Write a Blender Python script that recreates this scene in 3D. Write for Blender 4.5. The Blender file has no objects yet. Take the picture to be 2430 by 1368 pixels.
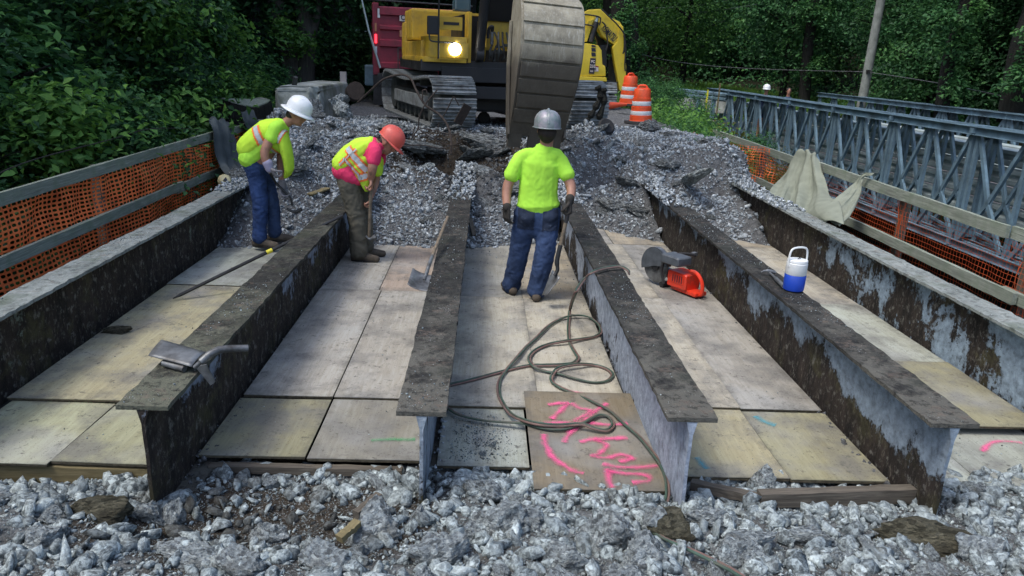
import bpy, bmesh, math, random
import numpy as np
from mathutils import Vector, Matrix, noise, Quaternion, Euler
random.seed(7); rng = np.random.default_rng(11)
S = bpy.context.scene; COL = S.collection
PI = math.pi
# ------------------------------------------------------------------ camera
FPX, PITCH, YAW, ROLL, CH = 1770.0, .300, .0445, .0428, 2.29
_f = Vector((math.sin(YAW)*math.cos(PITCH), math.cos(YAW)*math.cos(PITCH), -math.sin(PITCH)))
_r = Vector((math.cos(YAW), -math.sin(YAW), 0)); _u = _r.cross(_f)
_r, _u = _r*math.cos(ROLL)+_u*math.sin(ROLL), -_r*math.sin(ROLL)+_u*math.cos(ROLL)
cam = bpy.data.cameras.new('camera'); camo = bpy.data.objects.new('camera', cam); COL.objects.link(camo)
M3 = Matrix((_r, _u, -_f)).transposed(); M4 = M3.to_4x4(); M4.translation = (0, 0, CH)
camo.matrix_world = M4
cam.sensor_width = 36; cam.lens = 36*FPX/2430; cam.clip_start = .05; cam.clip_end = 600
S.camera = camo
# ------------------------------------------------------------------ light
SUN_EL, SUN_AZ = math.radians(62), math.radians(-120)   # azimuth from +Y towards +X
w = bpy.data.worlds.new('World'); S.world = w; w.use_nodes = True
nt = w.node_tree; nt.nodes.clear()
sky = nt.nodes.new('ShaderNodeTexSky'); sky.sky_type = 'NISHITA'; sky.sun_disc = False
sky.sun_elevation = SUN_EL; sky.sun_rotation = SUN_AZ; sky.air_density = 1.0; sky.dust_density = 3.0; sky.ozone_density = 1.7
bg = nt.nodes.new('ShaderNodeBackground'); bg.inputs['Strength'].default_value = .125
wo = nt.nodes.new('ShaderNodeOutputWorld')
nt.links.new(sky.outputs[0], bg.inputs[0]); nt.links.new(bg.outputs[0], wo.inputs[0])
sl = bpy.data.lights.new('sun', 'SUN'); sl.energy = .9; sl.angle = math.radians(18); sl.color = (1, .985, .95)
so = bpy.data.objects.new('sun', sl); COL.objects.link(so)
sd = Vector((math.sin(SUN_AZ)*math.cos(SUN_EL), math.cos(SUN_AZ)*math.cos(SUN_EL), math.sin(SUN_EL)))
so.rotation_euler = sd.to_track_quat('Z', 'Y').to_euler(); so.location = (0, 0, 30)
S.view_settings.view_transform = 'Standard'; S.view_settings.look = 'None'
S.view_settings.exposure = 1.15; S.view_settings.gamma = 1; S.view_settings.use_curve_mapping = False
S.cycles.max_bounces = 5; S.cycles.diffuse_bounces = 3; S.cycles.glossy_bounces = 2; S.cycles.transparent_max_bounces = 12
S.cycles.transmission_bounces = 3; S.cycles.use_denoising = True; S.cycles.caustics_reflective = False; S.cycles.caustics_refractive = False
# ------------------------------------------------------------------ helpers
def at(px, py, ax, v):                      # the point where the line of sight through a photo pixel meets a plane x / y / z = v
    d = _f*FPX + _r*(px-1215) - _u*(py-684); i = 'xyz'.index(ax)
    o = Vector((0, 0, CH)); return o + d*((v-o[i])/d[i])
def pos(o, *k): o.location = k; return o
def tag(o, label=None, cat=None, group=None, kind=None):
    if label: o['label'] = label
    if cat: o['category'] = cat
    if group: o['group'] = group
    if kind: o['kind'] = kind
    return o
def empty(name, loc=(0, 0, 0), rz=0, label=None, cat=None, group=None):
    o = bpy.data.objects.new(name, None); COL.objects.link(o); o.location = loc; o.rotation_euler = (0, 0, rz)
    return tag(o, label, cat, group)
def link(name, me, mat=None, parent=None):
    o = bpy.data.objects.new(name, me); COL.objects.link(o)
    if mat and not me.materials: me.materials.append(mat)
    if parent: o.parent = parent
    return o
def mesh_np(name, V, F, mat=None, attr=None, smooth=False):
    me = bpy.data.meshes.new(name); V = np.asarray(V, np.float32); F = np.asarray(F, np.int32)
    me.vertices.add(len(V)); me.vertices.foreach_set('co', V.ravel())
    k = F.shape[1]; me.loops.add(F.size); me.loops.foreach_set('vertex_index', F.ravel())
    me.polygons.add(len(F)); me.polygons.foreach_set('loop_start', np.arange(0, F.size, k, dtype=np.int32))
    try: me.polygons.foreach_set('loop_total', np.full(len(F), k, np.int32))
    except Exception: pass
    if smooth: me.polygons.foreach_set('use_smooth', np.ones(len(F), bool))
    me.update(calc_edges=True)
    if attr is not None:
        a = me.attributes.new('v', 'FLOAT', 'POINT'); a.data.foreach_set('value', np.asarray(attr, np.float32))
    if mat: me.materials.append(mat)
    return me
class MB:
    def __init__(s): s.v = []; s.f = []
    def add(s, V, F):
        n = len(s.v); s.v += [tuple(p) for p in V]; s.f += [tuple(i+n for i in f) for f in F]; return s
    def box(s, c, d, R=None):
        R = R or Matrix.Identity(3); c = Vector(c)
        V = [c + R @ Vector((x*d[0]/2, y*d[1]/2, z*d[2]/2)) for x in (-1, 1) for y in (-1, 1) for z in (-1, 1)]
        return s.add(V, [(0, 1, 3, 2), (4, 6, 7, 5), (0, 4, 5, 1), (2, 3, 7, 6), (0, 2, 6, 4), (1, 5, 7, 3)])
    def bar(s, a, b, w, h=None, up=(0, 0, 1)):           # a rectangular bar from a to b
        a, b = Vector(a), Vector(b); d = (b-a); L = d.length; d.normalize(); up = Vector(up)
        if abs(d.dot(up)) > .98: up = Vector((0, 1, 0))
        x = d.cross(up).normalized(); z = x.cross(d)
        return s.box((a+b)/2, (w, L, h or w), Matrix((x, d, z)).transposed())
    def tube(s, P, r, n=8, cap=True, closed=False):
        P = [Vector(p) for p in P]; m = len(P); rr = r if hasattr(r, '__len__') else [r]*m
        V = []; F = []; t0 = None
        for i in range(m):
            t = (P[(i+1) % m]-P[i-1]) if closed else (P[min(i+1, m-1)]-P[max(i-1, 0)])
            t.normalize()
            if t0 is None: a = t.orthogonal().normalized()
            else:
                a = a - t*a.dot(t)
                a = a.normalized() if a.length > 1e-6 else t.orthogonal().normalized()
            t0 = t; b = t.cross(a)
            for k in range(n):
                th = 2*PI*k/n; V.append(P[i] + (a*math.cos(th)+b*math.sin(th))*rr[i])
        for i in range(m if closed else m-1):
            j = (i+1) % m
            for k in range(n): F.append((i*n+k, i*n+(k+1) % n, j*n+(k+1) % n, j*n+k))
        if cap and not closed: F.append(tuple(range(n))[::-1]); F.append(tuple((m-1)*n+k for k in range(n)))
        return s.add(V, F)
    def cyl(s, a, b, r, r2=None, n=16): return s.tube([a, b], [r, r if r2 is None else r2], n)
    def lathe(s, prof, n=24, c=(0, 0, 0)):                # (radius, z) pairs about the z axis
        c = Vector(c); V = [c+Vector((r*math.cos(2*PI*k/n), r*math.sin(2*PI*k/n), z)) for r, z in prof for k in range(n)]
        F = [(i*n+k, i*n+(k+1) % n, (i+1)*n+(k+1) % n, (i+1)*n+k) for i in range(len(prof)-1) for k in range(n)]
        F += [tuple(range(n))[::-1], tuple((len(prof)-1)*n+k for k in range(n))]
        return s.add(V, F)
    def prism(s, poly, f0, f1):                           # poly: list of 2-D points; f0 / f1 map (u, v) to the two faces
        n = len(poly); V = [f0(*p) for p in poly]+[f1(*p) for p in poly]
        F = [tuple(range(n))[::-1], tuple(range(n, 2*n))]+[(i, (i+1) % n, n+(i+1) % n, n+i) for i in range(n)]
        return s.add(V, F)
    def build(s, name, mat, parent=None, bevel=0, smooth=False, recalc=True, seg=2):
        me = bpy.data.meshes.new(name); me.from_pydata([tuple(v) for v in s.v], [], s.f)
        if recalc or bevel:
            bm = bmesh.new(); bm.from_mesh(me); bmesh.ops.recalc_face_normals(bm, faces=bm.faces)
            if bevel: bmesh.ops.bevel(bm, geom=[e for e in bm.edges if len(e.link_faces) == 2 and e.calc_face_angle(0) > .5], offset=bevel, segments=seg, affect='EDGES', profile=.7, clamp_overlap=True)
            bm.to_mesh(me); bm.free()
        if smooth:
            me.polygons.foreach_set('use_smooth', [True]*len(me.polygons))
            try: me.set_sharp_from_angle(angle=math.radians(38))
            except Exception: pass
        me.update(); return link(name, me, mat, parent)
def catmull(P, n=8, closed=False):
    P = [Vector(p) for p in P]; m = len(P); out = []
    for i in range(m if closed else m-1):
        if closed: a, b, c, d = P[i-1], P[i], P[(i+1) % m], P[(i+2) % m]
        else: a, b, c, d = P[max(i-1, 0)], P[i], P[i+1], P[min(i+2, m-1)]
        for k in range(n):
            t = k/n; out.append(.5*((2*b)+(c-a)*t+(2*a-5*b+4*c-d)*t*t+(3*b-a-3*c+d)*t**3))
    if not closed: out.append(P[-1])
    return out
def copy_tree(o, parent=None):
    c = o.copy(); COL.objects.link(c); c.parent = parent
    for ch in list(o.children): copy_tree(ch, c)
    return c
def fbm(x, y, z=0, o=4): return noise.fractal(Vector((x, y, z)), .9, 2.1, o)
# ------------------------------------------------------------------ materials
class NT:
    def __init__(s, name, rough=.7, metal=0., spec=.5):
        s.m = bpy.data.materials.new(name); s.m.use_nodes = True; s.t = s.m.node_tree
        s.b = s.t.nodes['Principled BSDF']; s.b.inputs['Roughness'].default_value = rough; s.b.inputs['Metallic'].default_value = metal
        s.b.inputs['Specular IOR Level'].default_value = spec
        s.tc = s.t.nodes.new('ShaderNodeTexCoord'); s.co = s.tc.outputs['Object']
    def n(s, t, **k):
        o = s.t.nodes.new(t)
        for a, b in k.items(): setattr(o, a, b)
        return o
    def l(s, a, b): s.t.links.new(a, b)
    def map(s, sc=(1, 1, 1), loc=(0, 0, 0), co=None):
        m = s.n('ShaderNodeMapping'); m.inputs['Scale'].default_value = sc; m.inputs['Location'].default_value = loc; s.l(co or s.co, m.inputs[0]); return m.outputs[0]
    def noise(s, scale, det=4, rough=.55, sc=None, loc=(0, 0, 0), dist=0):
        t = s.n('ShaderNodeTexNoise'); t.inputs['Scale'].default_value = scale; t.inputs['Detail'].default_value = det; t.inputs['Roughness'].default_value = rough; t.inputs['Distortion'].default_value = dist
        s.l(s.map(sc or (1, 1, 1), loc), t.inputs['Vector']); return t.outputs['Fac']
    def voro(s, scale, feature='F1', out='Distance', sc=None):
        t = s.n('ShaderNodeTexVoronoi', feature=feature); t.inputs['Scale'].default_value = scale
        s.l(s.map(sc or (1, 1, 1)), t.inputs['Vector']); return t.outputs[out]
    def ramp(s, fac, a, b, lo=0., hi=1.):                 # fac remapped from [a, b] to [lo, hi]
        r = s.n('ShaderNodeMapRange'); r.inputs['From Min'].default_value = a; r.inputs['From Max'].default_value = b
        r.inputs['To Min'].default_value = lo; r.inputs['To Max'].default_value = hi; s.l(fac, r.inputs['Value']); return r.outputs[0]
    def mix(s, f, a, b, mode='MIX'):
        m = s.n('ShaderNodeMix', data_type='RGBA', blend_type=mode)
        if isinstance(f, (int, float)): m.inputs[0].default_value = f
        else: s.l(f, m.inputs[0])
        for i, c in ((6, a), (7, b)):
            if isinstance(c, (tuple, list)): m.inputs[i].default_value = (*c[:3], 1)
            else: s.l(c, m.inputs[i])
        return m.outputs[2]
    def math(s, op, a, b=0., c=None):
        m = s.n('ShaderNodeMath', operation=op)
        for i, v in enumerate((a, b) if c is None else (a, b, c)):
            if isinstance(v, (int, float)): m.inputs[i].default_value = v
            else: s.l(v, m.inputs[i])
        return m.outputs[0]
    def attr(s, name='v'): a = s.n('ShaderNodeAttribute'); a.attribute_name = name; return a.outputs['Fac']
    def ocol(s): return s.n('ShaderNodeObjectInfo').outputs['Color']
    def orand(s): return s.n('ShaderNodeObjectInfo').outputs['Random']
    def xyz(s, co=None): x = s.n('ShaderNodeSeparateXYZ'); s.l(co or s.co, x.inputs[0]); return x.outputs
    def color(s, c):
        if isinstance(c, (tuple, list)): s.b.inputs['Base Color'].default_value = (*c[:3], 1)
        else: s.l(c, s.b.inputs['Base Color'])
        return s
    def rough(s, c): s.l(c, s.b.inputs['Roughness']); return s
    def bump(s, h, dist=.01, strength=.6):
        b = s.n('ShaderNodeBump'); b.inputs['Distance'].default_value = dist; b.inputs['Strength'].default_value = strength; s.l(h, b.inputs['Height']); s.l(b.outputs[0], s.b.inputs['Normal']); return s
def simple(name, c, rough=.6, metal=0, var=.25, scale=6, dirt=None, dirt_amt=.5, bump=.002, bscale=60, spec=.5):
    m = NT(name, rough, metal, spec); n1 = m.noise(scale, 5); dark = tuple(x*(1-var) for x in c); lite = tuple(min(1, x*(1+var)) for x in c)
    col = m.mix(m.ramp(n1, .3, .7), dark, lite)
    if dirt: col = m.mix(m.ramp(m.noise(scale*.7, 8, .65, loc=(3, 5, 1)), .62-dirt_amt*.35, .72), col, dirt)
    m.color(col); m.bump(m.noise(bscale, 3), bump, .5); return m.m
# concrete rubble: pale grey aggregate, dusty
def concrete_mat(name, light, mid, brown, bp=.012, use_attr=True, K=1.):
    m = NT(name, .95, spec=.2)
    big = m.noise(5*K, 5, .6); fine = m.noise(42*K, 5, .75); agg = m.voro(52*K, 'F1', 'Color'); ax = m.xyz(agg)
    c = m.mix(m.ramp(fine, .42, .58), mid, light)
    c = m.mix(m.ramp(ax[0], .86, .9, 0, .6), c, tuple(min(1, x*1.5) for x in light))
    c = m.mix(m.ramp(ax[1], .84, .88, 0, .65), c, tuple(x*.35 for x in mid))
    c = m.mix(m.ramp(big, .55, .72, 0, .75), c, brown)
    if use_attr:
        v = m.attr(); c = m.mix(m.ramp(v, .62, .95, 0, .8), c, brown); c = m.mix(m.ramp(v, .0, .35, .35, 0), c, tuple(min(1, x*1.35) for x in light))
        c = m.mix(1, c, m.mix(m.ramp(m.math('FRACT', m.math('MULTIPLY', v, 17.3)), 0, 1), (.55, .57, .6), (1, 1, 1)), 'MULTIPLY')
    m.color(c); m.bump(m.math('ADD', fine, m.math('MULTIPLY', m.noise(22*K, 5, .7), 1.5)), bp, .9); return m.m
M = {}
M['rubble'] = concrete_mat('crushed_concrete', (.54, .615, .61), (.19, .222, .225), (.075, .068, .055), .016)
M['chunk'] = concrete_mat('broken_concrete', (.60, .67, .68), (.27, .305, .315), (.16, .15, .12), .12, use_attr=False, K=.11)
M['mossy'] = concrete_mat('earth_caked_concrete', (.18, .17, .12), (.10, .095, .065), (.045, .038, .026), .12, use_attr=False, K=.11)
M['gravel_far'] = concrete_mat('dusty_crushed_concrete', (.56, .61, .63), (.21, .23, .235), (.045, .038, .032))
M['slab'] = concrete_mat('dirty_deck_concrete', (.38, .41, .41), (.13, .14, .14), (.05, .044, .036), .12, use_attr=False, K=.12)
def dirt_mat(name, a, b, c):
    m = NT(name, 1, spec=.1); n = m.noise(14, 8, .7); k = m.mix(m.ramp(n, .35, .65), a, b); k = m.mix(m.ramp(m.noise(90, 3, .6), .56, .66), k, c); m.color(k)
    m.bump(m.math('ADD', n, m.math('MULTIPLY', m.noise(60, 4), .5)), .03, 1); return m.m
M['dirt'] = dirt_mat('dark_dirt_and_grit', (.018, .015, .012), (.06, .05, .04), (.17, .17, .165))
M['soil'] = dirt_mat('forest_soil', (.008, .010, .006), (.022, .022, .013), (.04, .042, .026))
M['dirt_grey'] = dirt_mat('grey_grit', (.05, .05, .052), (.15, .157, .16), (.32, .335, .345))
def soil_patch_mat():
    # pale concrete dust, with the dark soil hollow laid bare between the second and the middle girder
    m = NT('dust_and_bare_soil', 1, spec=.1); x = m.xyz(); n = m.noise(14, 8, .7)
    dx = m.math('DIVIDE', m.math('ADD', x[0], 1.05), .98); dy = m.math('DIVIDE', m.math('SUBTRACT', x[1], 3.2), .6); d = m.math('ADD', m.math('MULTIPLY', dx, dx), m.math('MULTIPLY', dy, dy))
    d = m.math('ADD', d, m.math('MULTIPLY', m.math('SUBTRACT', m.noise(3, 5, .6), .5), 1.6)); k = m.ramp(d, .7, 1.2)
    so = m.mix(m.ramp(n, .35, .65), (.020, .017, .013), (.065, .055, .043)); du = m.mix(m.ramp(n, .35, .65), (.055, .056, .055), (.19, .205, .207)); c = m.mix(k, so, du)
    c = m.mix(m.ramp(m.noise(2.1, 6, .65, loc=(3, 3, 0)), .52, .66, 0, .75), c, (.06, .053, .043)); c = m.mix(m.ramp(m.noise(90, 3, .6), .56, .66, 0, .6), c, (.34, .36, .36)); m.color(c); m.bump(m.math('ADD', n, m.math('MULTIPLY', m.noise(60, 4), .5)), .03, 1); return m.m
M['near_ground'] = soil_patch_mat()
def far_ground_mat():
    # grey grit with the dug-out brown soil trench in front of the excavator
    m = NT('grit_and_trench_soil', 1, spec=.1); x = m.xyz(); n = m.noise(14, 8, .7)
    dx = m.math('DIVIDE', m.math('ADD', x[0], .5), 1.3); dy = m.math('DIVIDE', m.math('SUBTRACT', x[1], 11.9), 1.4); d = m.math('ADD', m.math('MULTIPLY', dx, dx), m.math('MULTIPLY', dy, dy))
    d = m.math('ADD', d, m.math('MULTIPLY', m.math('SUBTRACT', m.noise(1.6, 6, .65), .5), 2.2)); k = m.ramp(d, .55, 1.1)
    so = m.mix(m.ramp(n, .35, .65), (.016, .013, .010), (.055, .046, .036)); du = m.mix(m.ramp(n, .35, .65), (.05, .05, .052), (.16, .167, .17)); m.color(m.mix(k, so, du)); m.bump(m.math('ADD', n, m.math('MULTIPLY', m.noise(60, 4), .5)), .03, 1); return m.m
M['far_ground'] = far_ground_mat()
def ply_mat():
    m = NT('weathered_plywood', .82, spec=.25); oc = m.ocol(); rnd = m.orand()
    cmb = m.n('ShaderNodeCombineXYZ'); m.l(m.math('MULTIPLY', rnd, 37.), cmb.inputs[0]); m.l(m.math('MULTIPLY', rnd, 91.), cmb.inputs[1])
    ad = m.n('ShaderNodeVectorMath', operation='ADD'); m.l(m.tc.outputs['Object'], ad.inputs[0]); m.l(cmb.outputs[0], ad.inputs[1]); m.co = ad.outputs[0]
    grain = m.noise(60, 6, .65, sc=(1, .06, 1), dist=.6); wide = m.noise(9, 5, .6, sc=(1, .12, 1), dist=1.2)
    c = m.mix(m.ramp(grain, .35, .7, 0, .55), oc, m.mix(1, oc, (.62, .58, .5), 'MULTIPLY'))
    c = m.mix(m.ramp(wide, .45, .75, 0, .45), c, m.mix(1, oc, (.55, .5, .42), 'MULTIPLY'))
    st = m.noise(2.2, 6, .62); c = m.mix(m.ramp(st, .45, .64, 0, .72), c, (.15, .148, .14))
    c = m.mix(m.ramp(m.noise(1.1, 4, .6, loc=(9, 2, 0)), .5, .7, 0, .5), c, (.36, .37, .36))
    sp = m.noise(120, 2, .5); c = m.mix(m.ramp(sp, .67, .71, 0, .85), c, (.045, .042, .04))
    sm = m.noise(16, 5, .75, loc=(4, 8, 0)); c = m.mix(m.ramp(sm, .58, .70, 0, .85), c, (.07, .065, .057)); fs = m.noise(38, 4, .8, loc=(2, 3, 0)); c = m.mix(m.ramp(m.math('ADD', fs, m.math('MULTIPLY', st, .5)), .86, .96, 0, .7), c, (.11, .105, .095))
    g = m.xyz(m.tc.outputs['Generated']); ed = m.math('MAXIMUM', m.math('ABSOLUTE', m.math('SUBTRACT', g[0], .5)), m.math('ADD', m.math('ABSOLUTE', m.math('SUBTRACT', g[1], .5)), -.02)); ed = m.math('ADD', m.math('MULTIPLY', ed, 2.), m.math('MULTIPLY', m.math('SUBTRACT', m.noise(7, 6, .75, loc=(1, 5, 0)), .5), 1.1))
    c = m.mix(m.ramp(ed, .86, 1.12, 0, .6), c, (.10, .095, .08))
    m.color(c); m.bump(grain, .004, .5); return m.m
M['ply'] = ply_mat()
M['ply_edge'] = simple('plywood_edge', (.10, .085, .055), .9, var=.5, scale=40)
def wood_mat(name, a, b, ax='Y', moss=None):
    m = NT(name, .9, spec=.2); sc = {'Y': (1, .05, 1), 'X': (.05, 1, 1), 'Z': (1, 1, .05)}[ax]
    g = m.noise(55, 6, .7, sc=sc, dist=.8); c = m.mix(m.ramp(g, .3, .7), a, b)
    if moss: c = m.mix(m.ramp(m.noise(5, 6, .65), .45, .65, 0, .8), c, moss)
    c = m.mix(m.ramp(m.voro(7, sc=(1, .5, 1)), 0, .09, .8, 0), c, tuple(x*.3 for x in a))
    m.color(c); m.bump(g, .03 if 'bark' in name else .006, .8); return m.m
M['rail'] = wood_mat('weathered_rail_wood', (.13, .145, .12), (.33, .36, .30), 'Y', (.17, .21, .15))
M['timber'] = wood_mat('timber', (.12, .10, .05), (.24, .20, .11), 'X')
M['old_timber'] = wood_mat('old_timber', (.06, .052, .042), (.17, .15, .12), 'X')
M['post'] = wood_mat('post_wood', (.05, .05, .04), (.14, .14, .11), 'Z')
def web_mat(name, bias, zk, yk=0, pal=(.34, .40, .45), y0=0.):
    # dark scabby rust with flaking pale paint; bias: how much paint is left, zk: more of it near the top, yk: more towards the near end
    m = NT(name, .85, spec=.25); x = m.xyz()
    patch = m.noise(2.2, 8, .68, sc=(1, .8, .8), dist=.35); drip = m.noise(9, 5, .65, sc=(1, 1, .18)); fine = m.noise(30, 5, .7)
    f = m.math('ADD', m.math('MULTIPLY', patch, 1.25), m.math('ADD', m.math('MULTIPLY', drip, .35), m.math('MULTIPLY', fine, .3)))
    f = m.math('ADD', f, m.math('MULTIPLY', m.math('SUBTRACT', x[2], .3), zk))
    if yk: f = m.math('ADD', f, m.math('MULTIPLY', m.math('SUBTRACT', y0, x[1]), yk))
    mask = m.ramp(m.math('ADD', f, bias), .98, 1.03)
    rust = m.mix(m.ramp(drip, .35, .65), (.010, .009, .0085), (.040, .031, .025))
    rust = m.mix(m.ramp(m.noise(45, 5, .7, sc=(1, 1, .4)), .55, .68, 0, .8), rust, (.13, .115, .095))
    rust = m.mix(m.ramp(m.noise(3.5, 5, .6, loc=(5, 1, 7)), .54, .70, 0, .6), rust, (.085, .08, .035))
    rust = m.mix(m.ramp(m.noise(13, 6, .72, loc=(1, 9, 2)), .555, .64, 0, .75), rust, (.17, .165, .145)); rust = m.mix(m.ramp(m.noise(7, 5, .7, loc=(8, 3, 2)), .52, .62, 0, .6), rust, (.012, .010, .009))
    paint = m.mix(m.ramp(m.noise(14, 6, .7), .35, .68), pal, tuple(k*.42 for k in pal))
    paint = m.mix(m.ramp(fine, .55, .72, 0, .6), paint, (.06, .07, .085))
    m.color(m.mix(mask, rust, paint)); m.bump(m.math('ADD', m.math('MULTIPLY', mask, .5), m.math('ADD', drip, fine)), .012, .9); return m.m
def flange_mat(name, base, lite, moss, amt):
    m = NT(name, .92, spec=.2); g = m.noise(26, 6, .72, sc=(1, .5, 1)); c = m.mix(m.ramp(g, .38, .70), base, tuple(min(1, k*2.8) for k in base))
    c = m.mix(m.ramp(m.noise(2.4, 6, .65), .5-amt*.2, .72-amt*.1, 0, .85), c, lite)
    yy = m.xyz()[1]; e = m.math('ADD', m.ramp(yy, 0, 1.5, .34, 0), m.noise(6, 6, .7)); c = m.mix(m.ramp(e, .62, .74, 0, .85), c, lite); c = m.mix(m.ramp(m.noise(15, 6, .75, loc=(2, 6, 1)), .52, .60, 0, .75), c, base); c = m.mix(m.ramp(m.noise(9, 6, .7, loc=(6, 1, 2)), .56, .66, 0, .5), c, (.16, .125, .10))
    sp = m.math('ADD', m.noise(85, 4, .65), m.ramp(m.noise(4, 5, .7, loc=(1, 1, 5)), .4, .7, -.12, .06)); c = m.mix(m.ramp(sp, .62, .68, 0, .8), c, (.36, .37, .36)); c = m.mix(m.ramp(m.noise(3.1, 5, .6, loc=(7, 0, 3)), .55, .68, 0, .6), c, moss)
    m.color(c); m.bump(m.math('ADD', g, m.noise(90, 3)), .01, 1); return m.m
M['flange'] = flange_mat('scaled_rust_flange', (.019, .019, .018), (.12, .117, .10), (.04, .044, .036), .05)
M['flange_near'] = flange_mat('dusty_rust_flange', (.020, .020, .018), (.13, .135, .10), (.05, .055, .038), .2)
M['flange_edge'] = flange_mat('concrete_caked_flange', (.10, .112, .105), (.34, .37, .35), (.10, .125, .085), .9)
M['steel_rust'] = simple('rusty_steel', (.035, .026, .022), .85, var=.5, scale=20)
M['net'] = simple('orange_safety_net', (1.0, .20, .055), .55, var=.15, scale=8, dirt=(.45, .07, .02), dirt_amt=.3)
M['net_fine'] = simple('faded_orange_net', (.42, .075, .02), .6, var=.25, scale=5)
M['galv'] = simple('galvanised_steel', (.155, .25, .32), .5, .1, var=.3, scale=3, dirt=(.07, .105, .125), dirt_amt=.6)
M['galv_light'] = simple('bright_galvanised_sheet', (.40, .48, .48), .4, .25, var=.2, scale=3)
M['deck_steel'] = simple('dusty_bridge_deck', (.17, .16, .165), .8, .1, var=.3, scale=4)
def paint(name, c, dirt, amt=.5, rough=.45):
    m = NT(name, rough); n = m.noise(3, 8, .7); d = m.ramp(n, .62-.3*amt, .8-.1*amt, 0, .8)
    k = m.mix(d, c, dirt); z = m.noise(22, 6, .75, sc=(1, 1, .35)); k = m.mix(m.ramp(z, .58, .72, 0, .6), k, tuple(x*.5 for x in dirt)); m.color(k)
    m.rough(m.ramp(d, 0, .8, rough, .9)); m.bump(z, .002, .4); return m.m
M['yellow'] = paint('yellow_machine_paint', (.56, .37, .035), (.24, .18, .08), .5)
M['yellow2'] = paint('bright_yellow_machine_paint', (.62, .47, .03), (.33, .25, .05), .3)
M['red'] = paint('dark_red_truck_paint', (.26, .022, .045), (.10, .035, .04), .55)
M['black'] = paint('black_paint_and_boom_shade', (.014, .015, .018), (.045, .043, .042), .4, .5)
M['track'] = simple('worn_track_steel', (.27, .30, .31), .55, .1, var=.35, scale=6, dirt=(.07, .065, .058), dirt_amt=.6, bscale=40, bump=.006)
M['track_dark'] = simple('greasy_track_frame', (.075, .085, .082), .7, .2, var=.4, scale=5, dirt=(.03, .028, .025), dirt_amt=.6)
def bucket_mat():
    m = NT('scoured_bucket_steel', .65, .05); x = m.xyz(); n = m.noise(5, 8, .7); sc = m.noise(30, 5, .8, sc=(1, 1, .12))
    c = m.mix(m.ramp(n, .35, .7), (.17, .155, .115), (.38, .355, .27)); c = m.mix(m.ramp(sc, .52, .7, 0, .7), c, (.46, .46, .41))
    low = m.math('ADD', m.math('MULTIPLY', x[2], -.9), m.math('MULTIPLY', n, .9))
    c = m.mix(m.ramp(low, 1.05, 1.3, 0, .85), c, (.045, .036, .028)); m.color(c); m.bump(m.math('ADD', n, sc), .006, .8); return m.m
M['bucket'] = bucket_mat()
M['barrel'] = simple('orange_barrel_plastic', (.78, .09, .025), .45, var=.1, scale=5, dirt=(.45, .09, .03), dirt_amt=.3)
M['reflect'] = simple('white_reflective_sheeting', (.62, .66, .68), .4, var=.08, scale=12)
M['rubber'] = simple('black_rubber', (.018, .018, .019), .8, var=.4, scale=12)
M['hose_g'] = simple('green_hose_rubber', (.045, .085, .062), .6, var=.3, scale=15, dirt=(.10, .09, .07), dirt_amt=.5)
M['hose_r'] = simple('faded_red_hose_rubber', (.17, .10, .085), .65, var=.3, scale=15, dirt=(.10, .085, .07), dirt_amt=.6)
M['glass'] = simple('dark_cab_glass', (.07, .13, .17), .12, 0, var=.1, scale=3, spec=.8)
M['white_pl'] = simple('white_plastic', (.72, .74, .73), .4, var=.05, scale=8)
M['blue_pl'] = simple('blue_plastic', (.015, .06, .42), .35, var=.1, scale=8)
M['saw_red'] = simple('orange_red_saw_plastic', (.72, .045, .018), .35, var=.1, scale=14, dirt=(.3, .06, .04), dirt_amt=.3)
M['saw_grey'] = simple('dark_grey_saw_housing', (.075, .085, .095), .5, var=.3, scale=14)
M['iron'] = simple('worn_tool_steel', (.19, .20, .205), .5, .6, var=.35, scale=12, dirt=(.06, .055, .05), dirt_amt=.5)
M['iron_dark'] = simple('black_tool_steel', (.025, .026, .027), .55, .3, var=.4, scale=12)
M['handle'] = simple('dirty_tool_handle', (.16, .125, .085), .75, var=.35, scale=18)
M['bark_grey'] = wood_mat('grey_bark', (.035, .034, .030), (.11, .108, .095), 'Z')
M['bark'] = wood_mat('dark_bark', (.009, .009, .008), (.030, .031, .027), 'Z')
M['pole'] = simple('grey_pole_wood', (.20, .22, .20), .9, var=.25, scale=5)
M['blank'] = simple('concrete_parapet', (.38, .41, .39), .95, var=.35, scale=4, dirt=(.12, .135, .085), dirt_amt=.6, bump=.01)
def lamp_mat(name, c, s):
    m = NT(name, .3); m.b.inputs['Emission Color'].default_value = (*c, 1); m.b.inputs['Emission Strength'].default_value = s; m.color(c); return m.m
M['lamp'] = lamp_mat('lit_headlight', (1, .96, .85), 14); M['tail'] = lamp_mat('lit_tail_light', (.9, .03, .05), 1.6)
def leaf_mat(name, a, b, c):
    m = NT(name, .55, spec=.25); v = m.attr(); k = m.mix(m.ramp(v, 0, .6), a, b); k = m.mix(m.ramp(v, .6, 1), k, c)
    k = m.mix(m.ramp(m.noise(.5, 3), .35, .7, 0, .5), k, a); m.color(k)
    tr = m.n('ShaderNodeBsdfTranslucent'); m.l(k, tr.inputs[0]); mx = m.n('ShaderNodeMixShader'); mx.inputs[0].default_value = .38
    out = m.t.nodes['Material Output']; m.l(m.b.outputs[0], mx.inputs[1]); m.l(tr.outputs[0], mx.inputs[2]); m.l(mx.outputs[0], out.inputs[0]); return m.m
M['leaf_dark'] = leaf_mat('dark_leaves', (.016, .050, .021), (.038, .115, .042), (.065, .18, .056))
M['leaf_mid'] = leaf_mat('mid_green_leaves', (.024, .078, .032), (.06, .18, .06), (.12, .29, .08))
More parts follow.
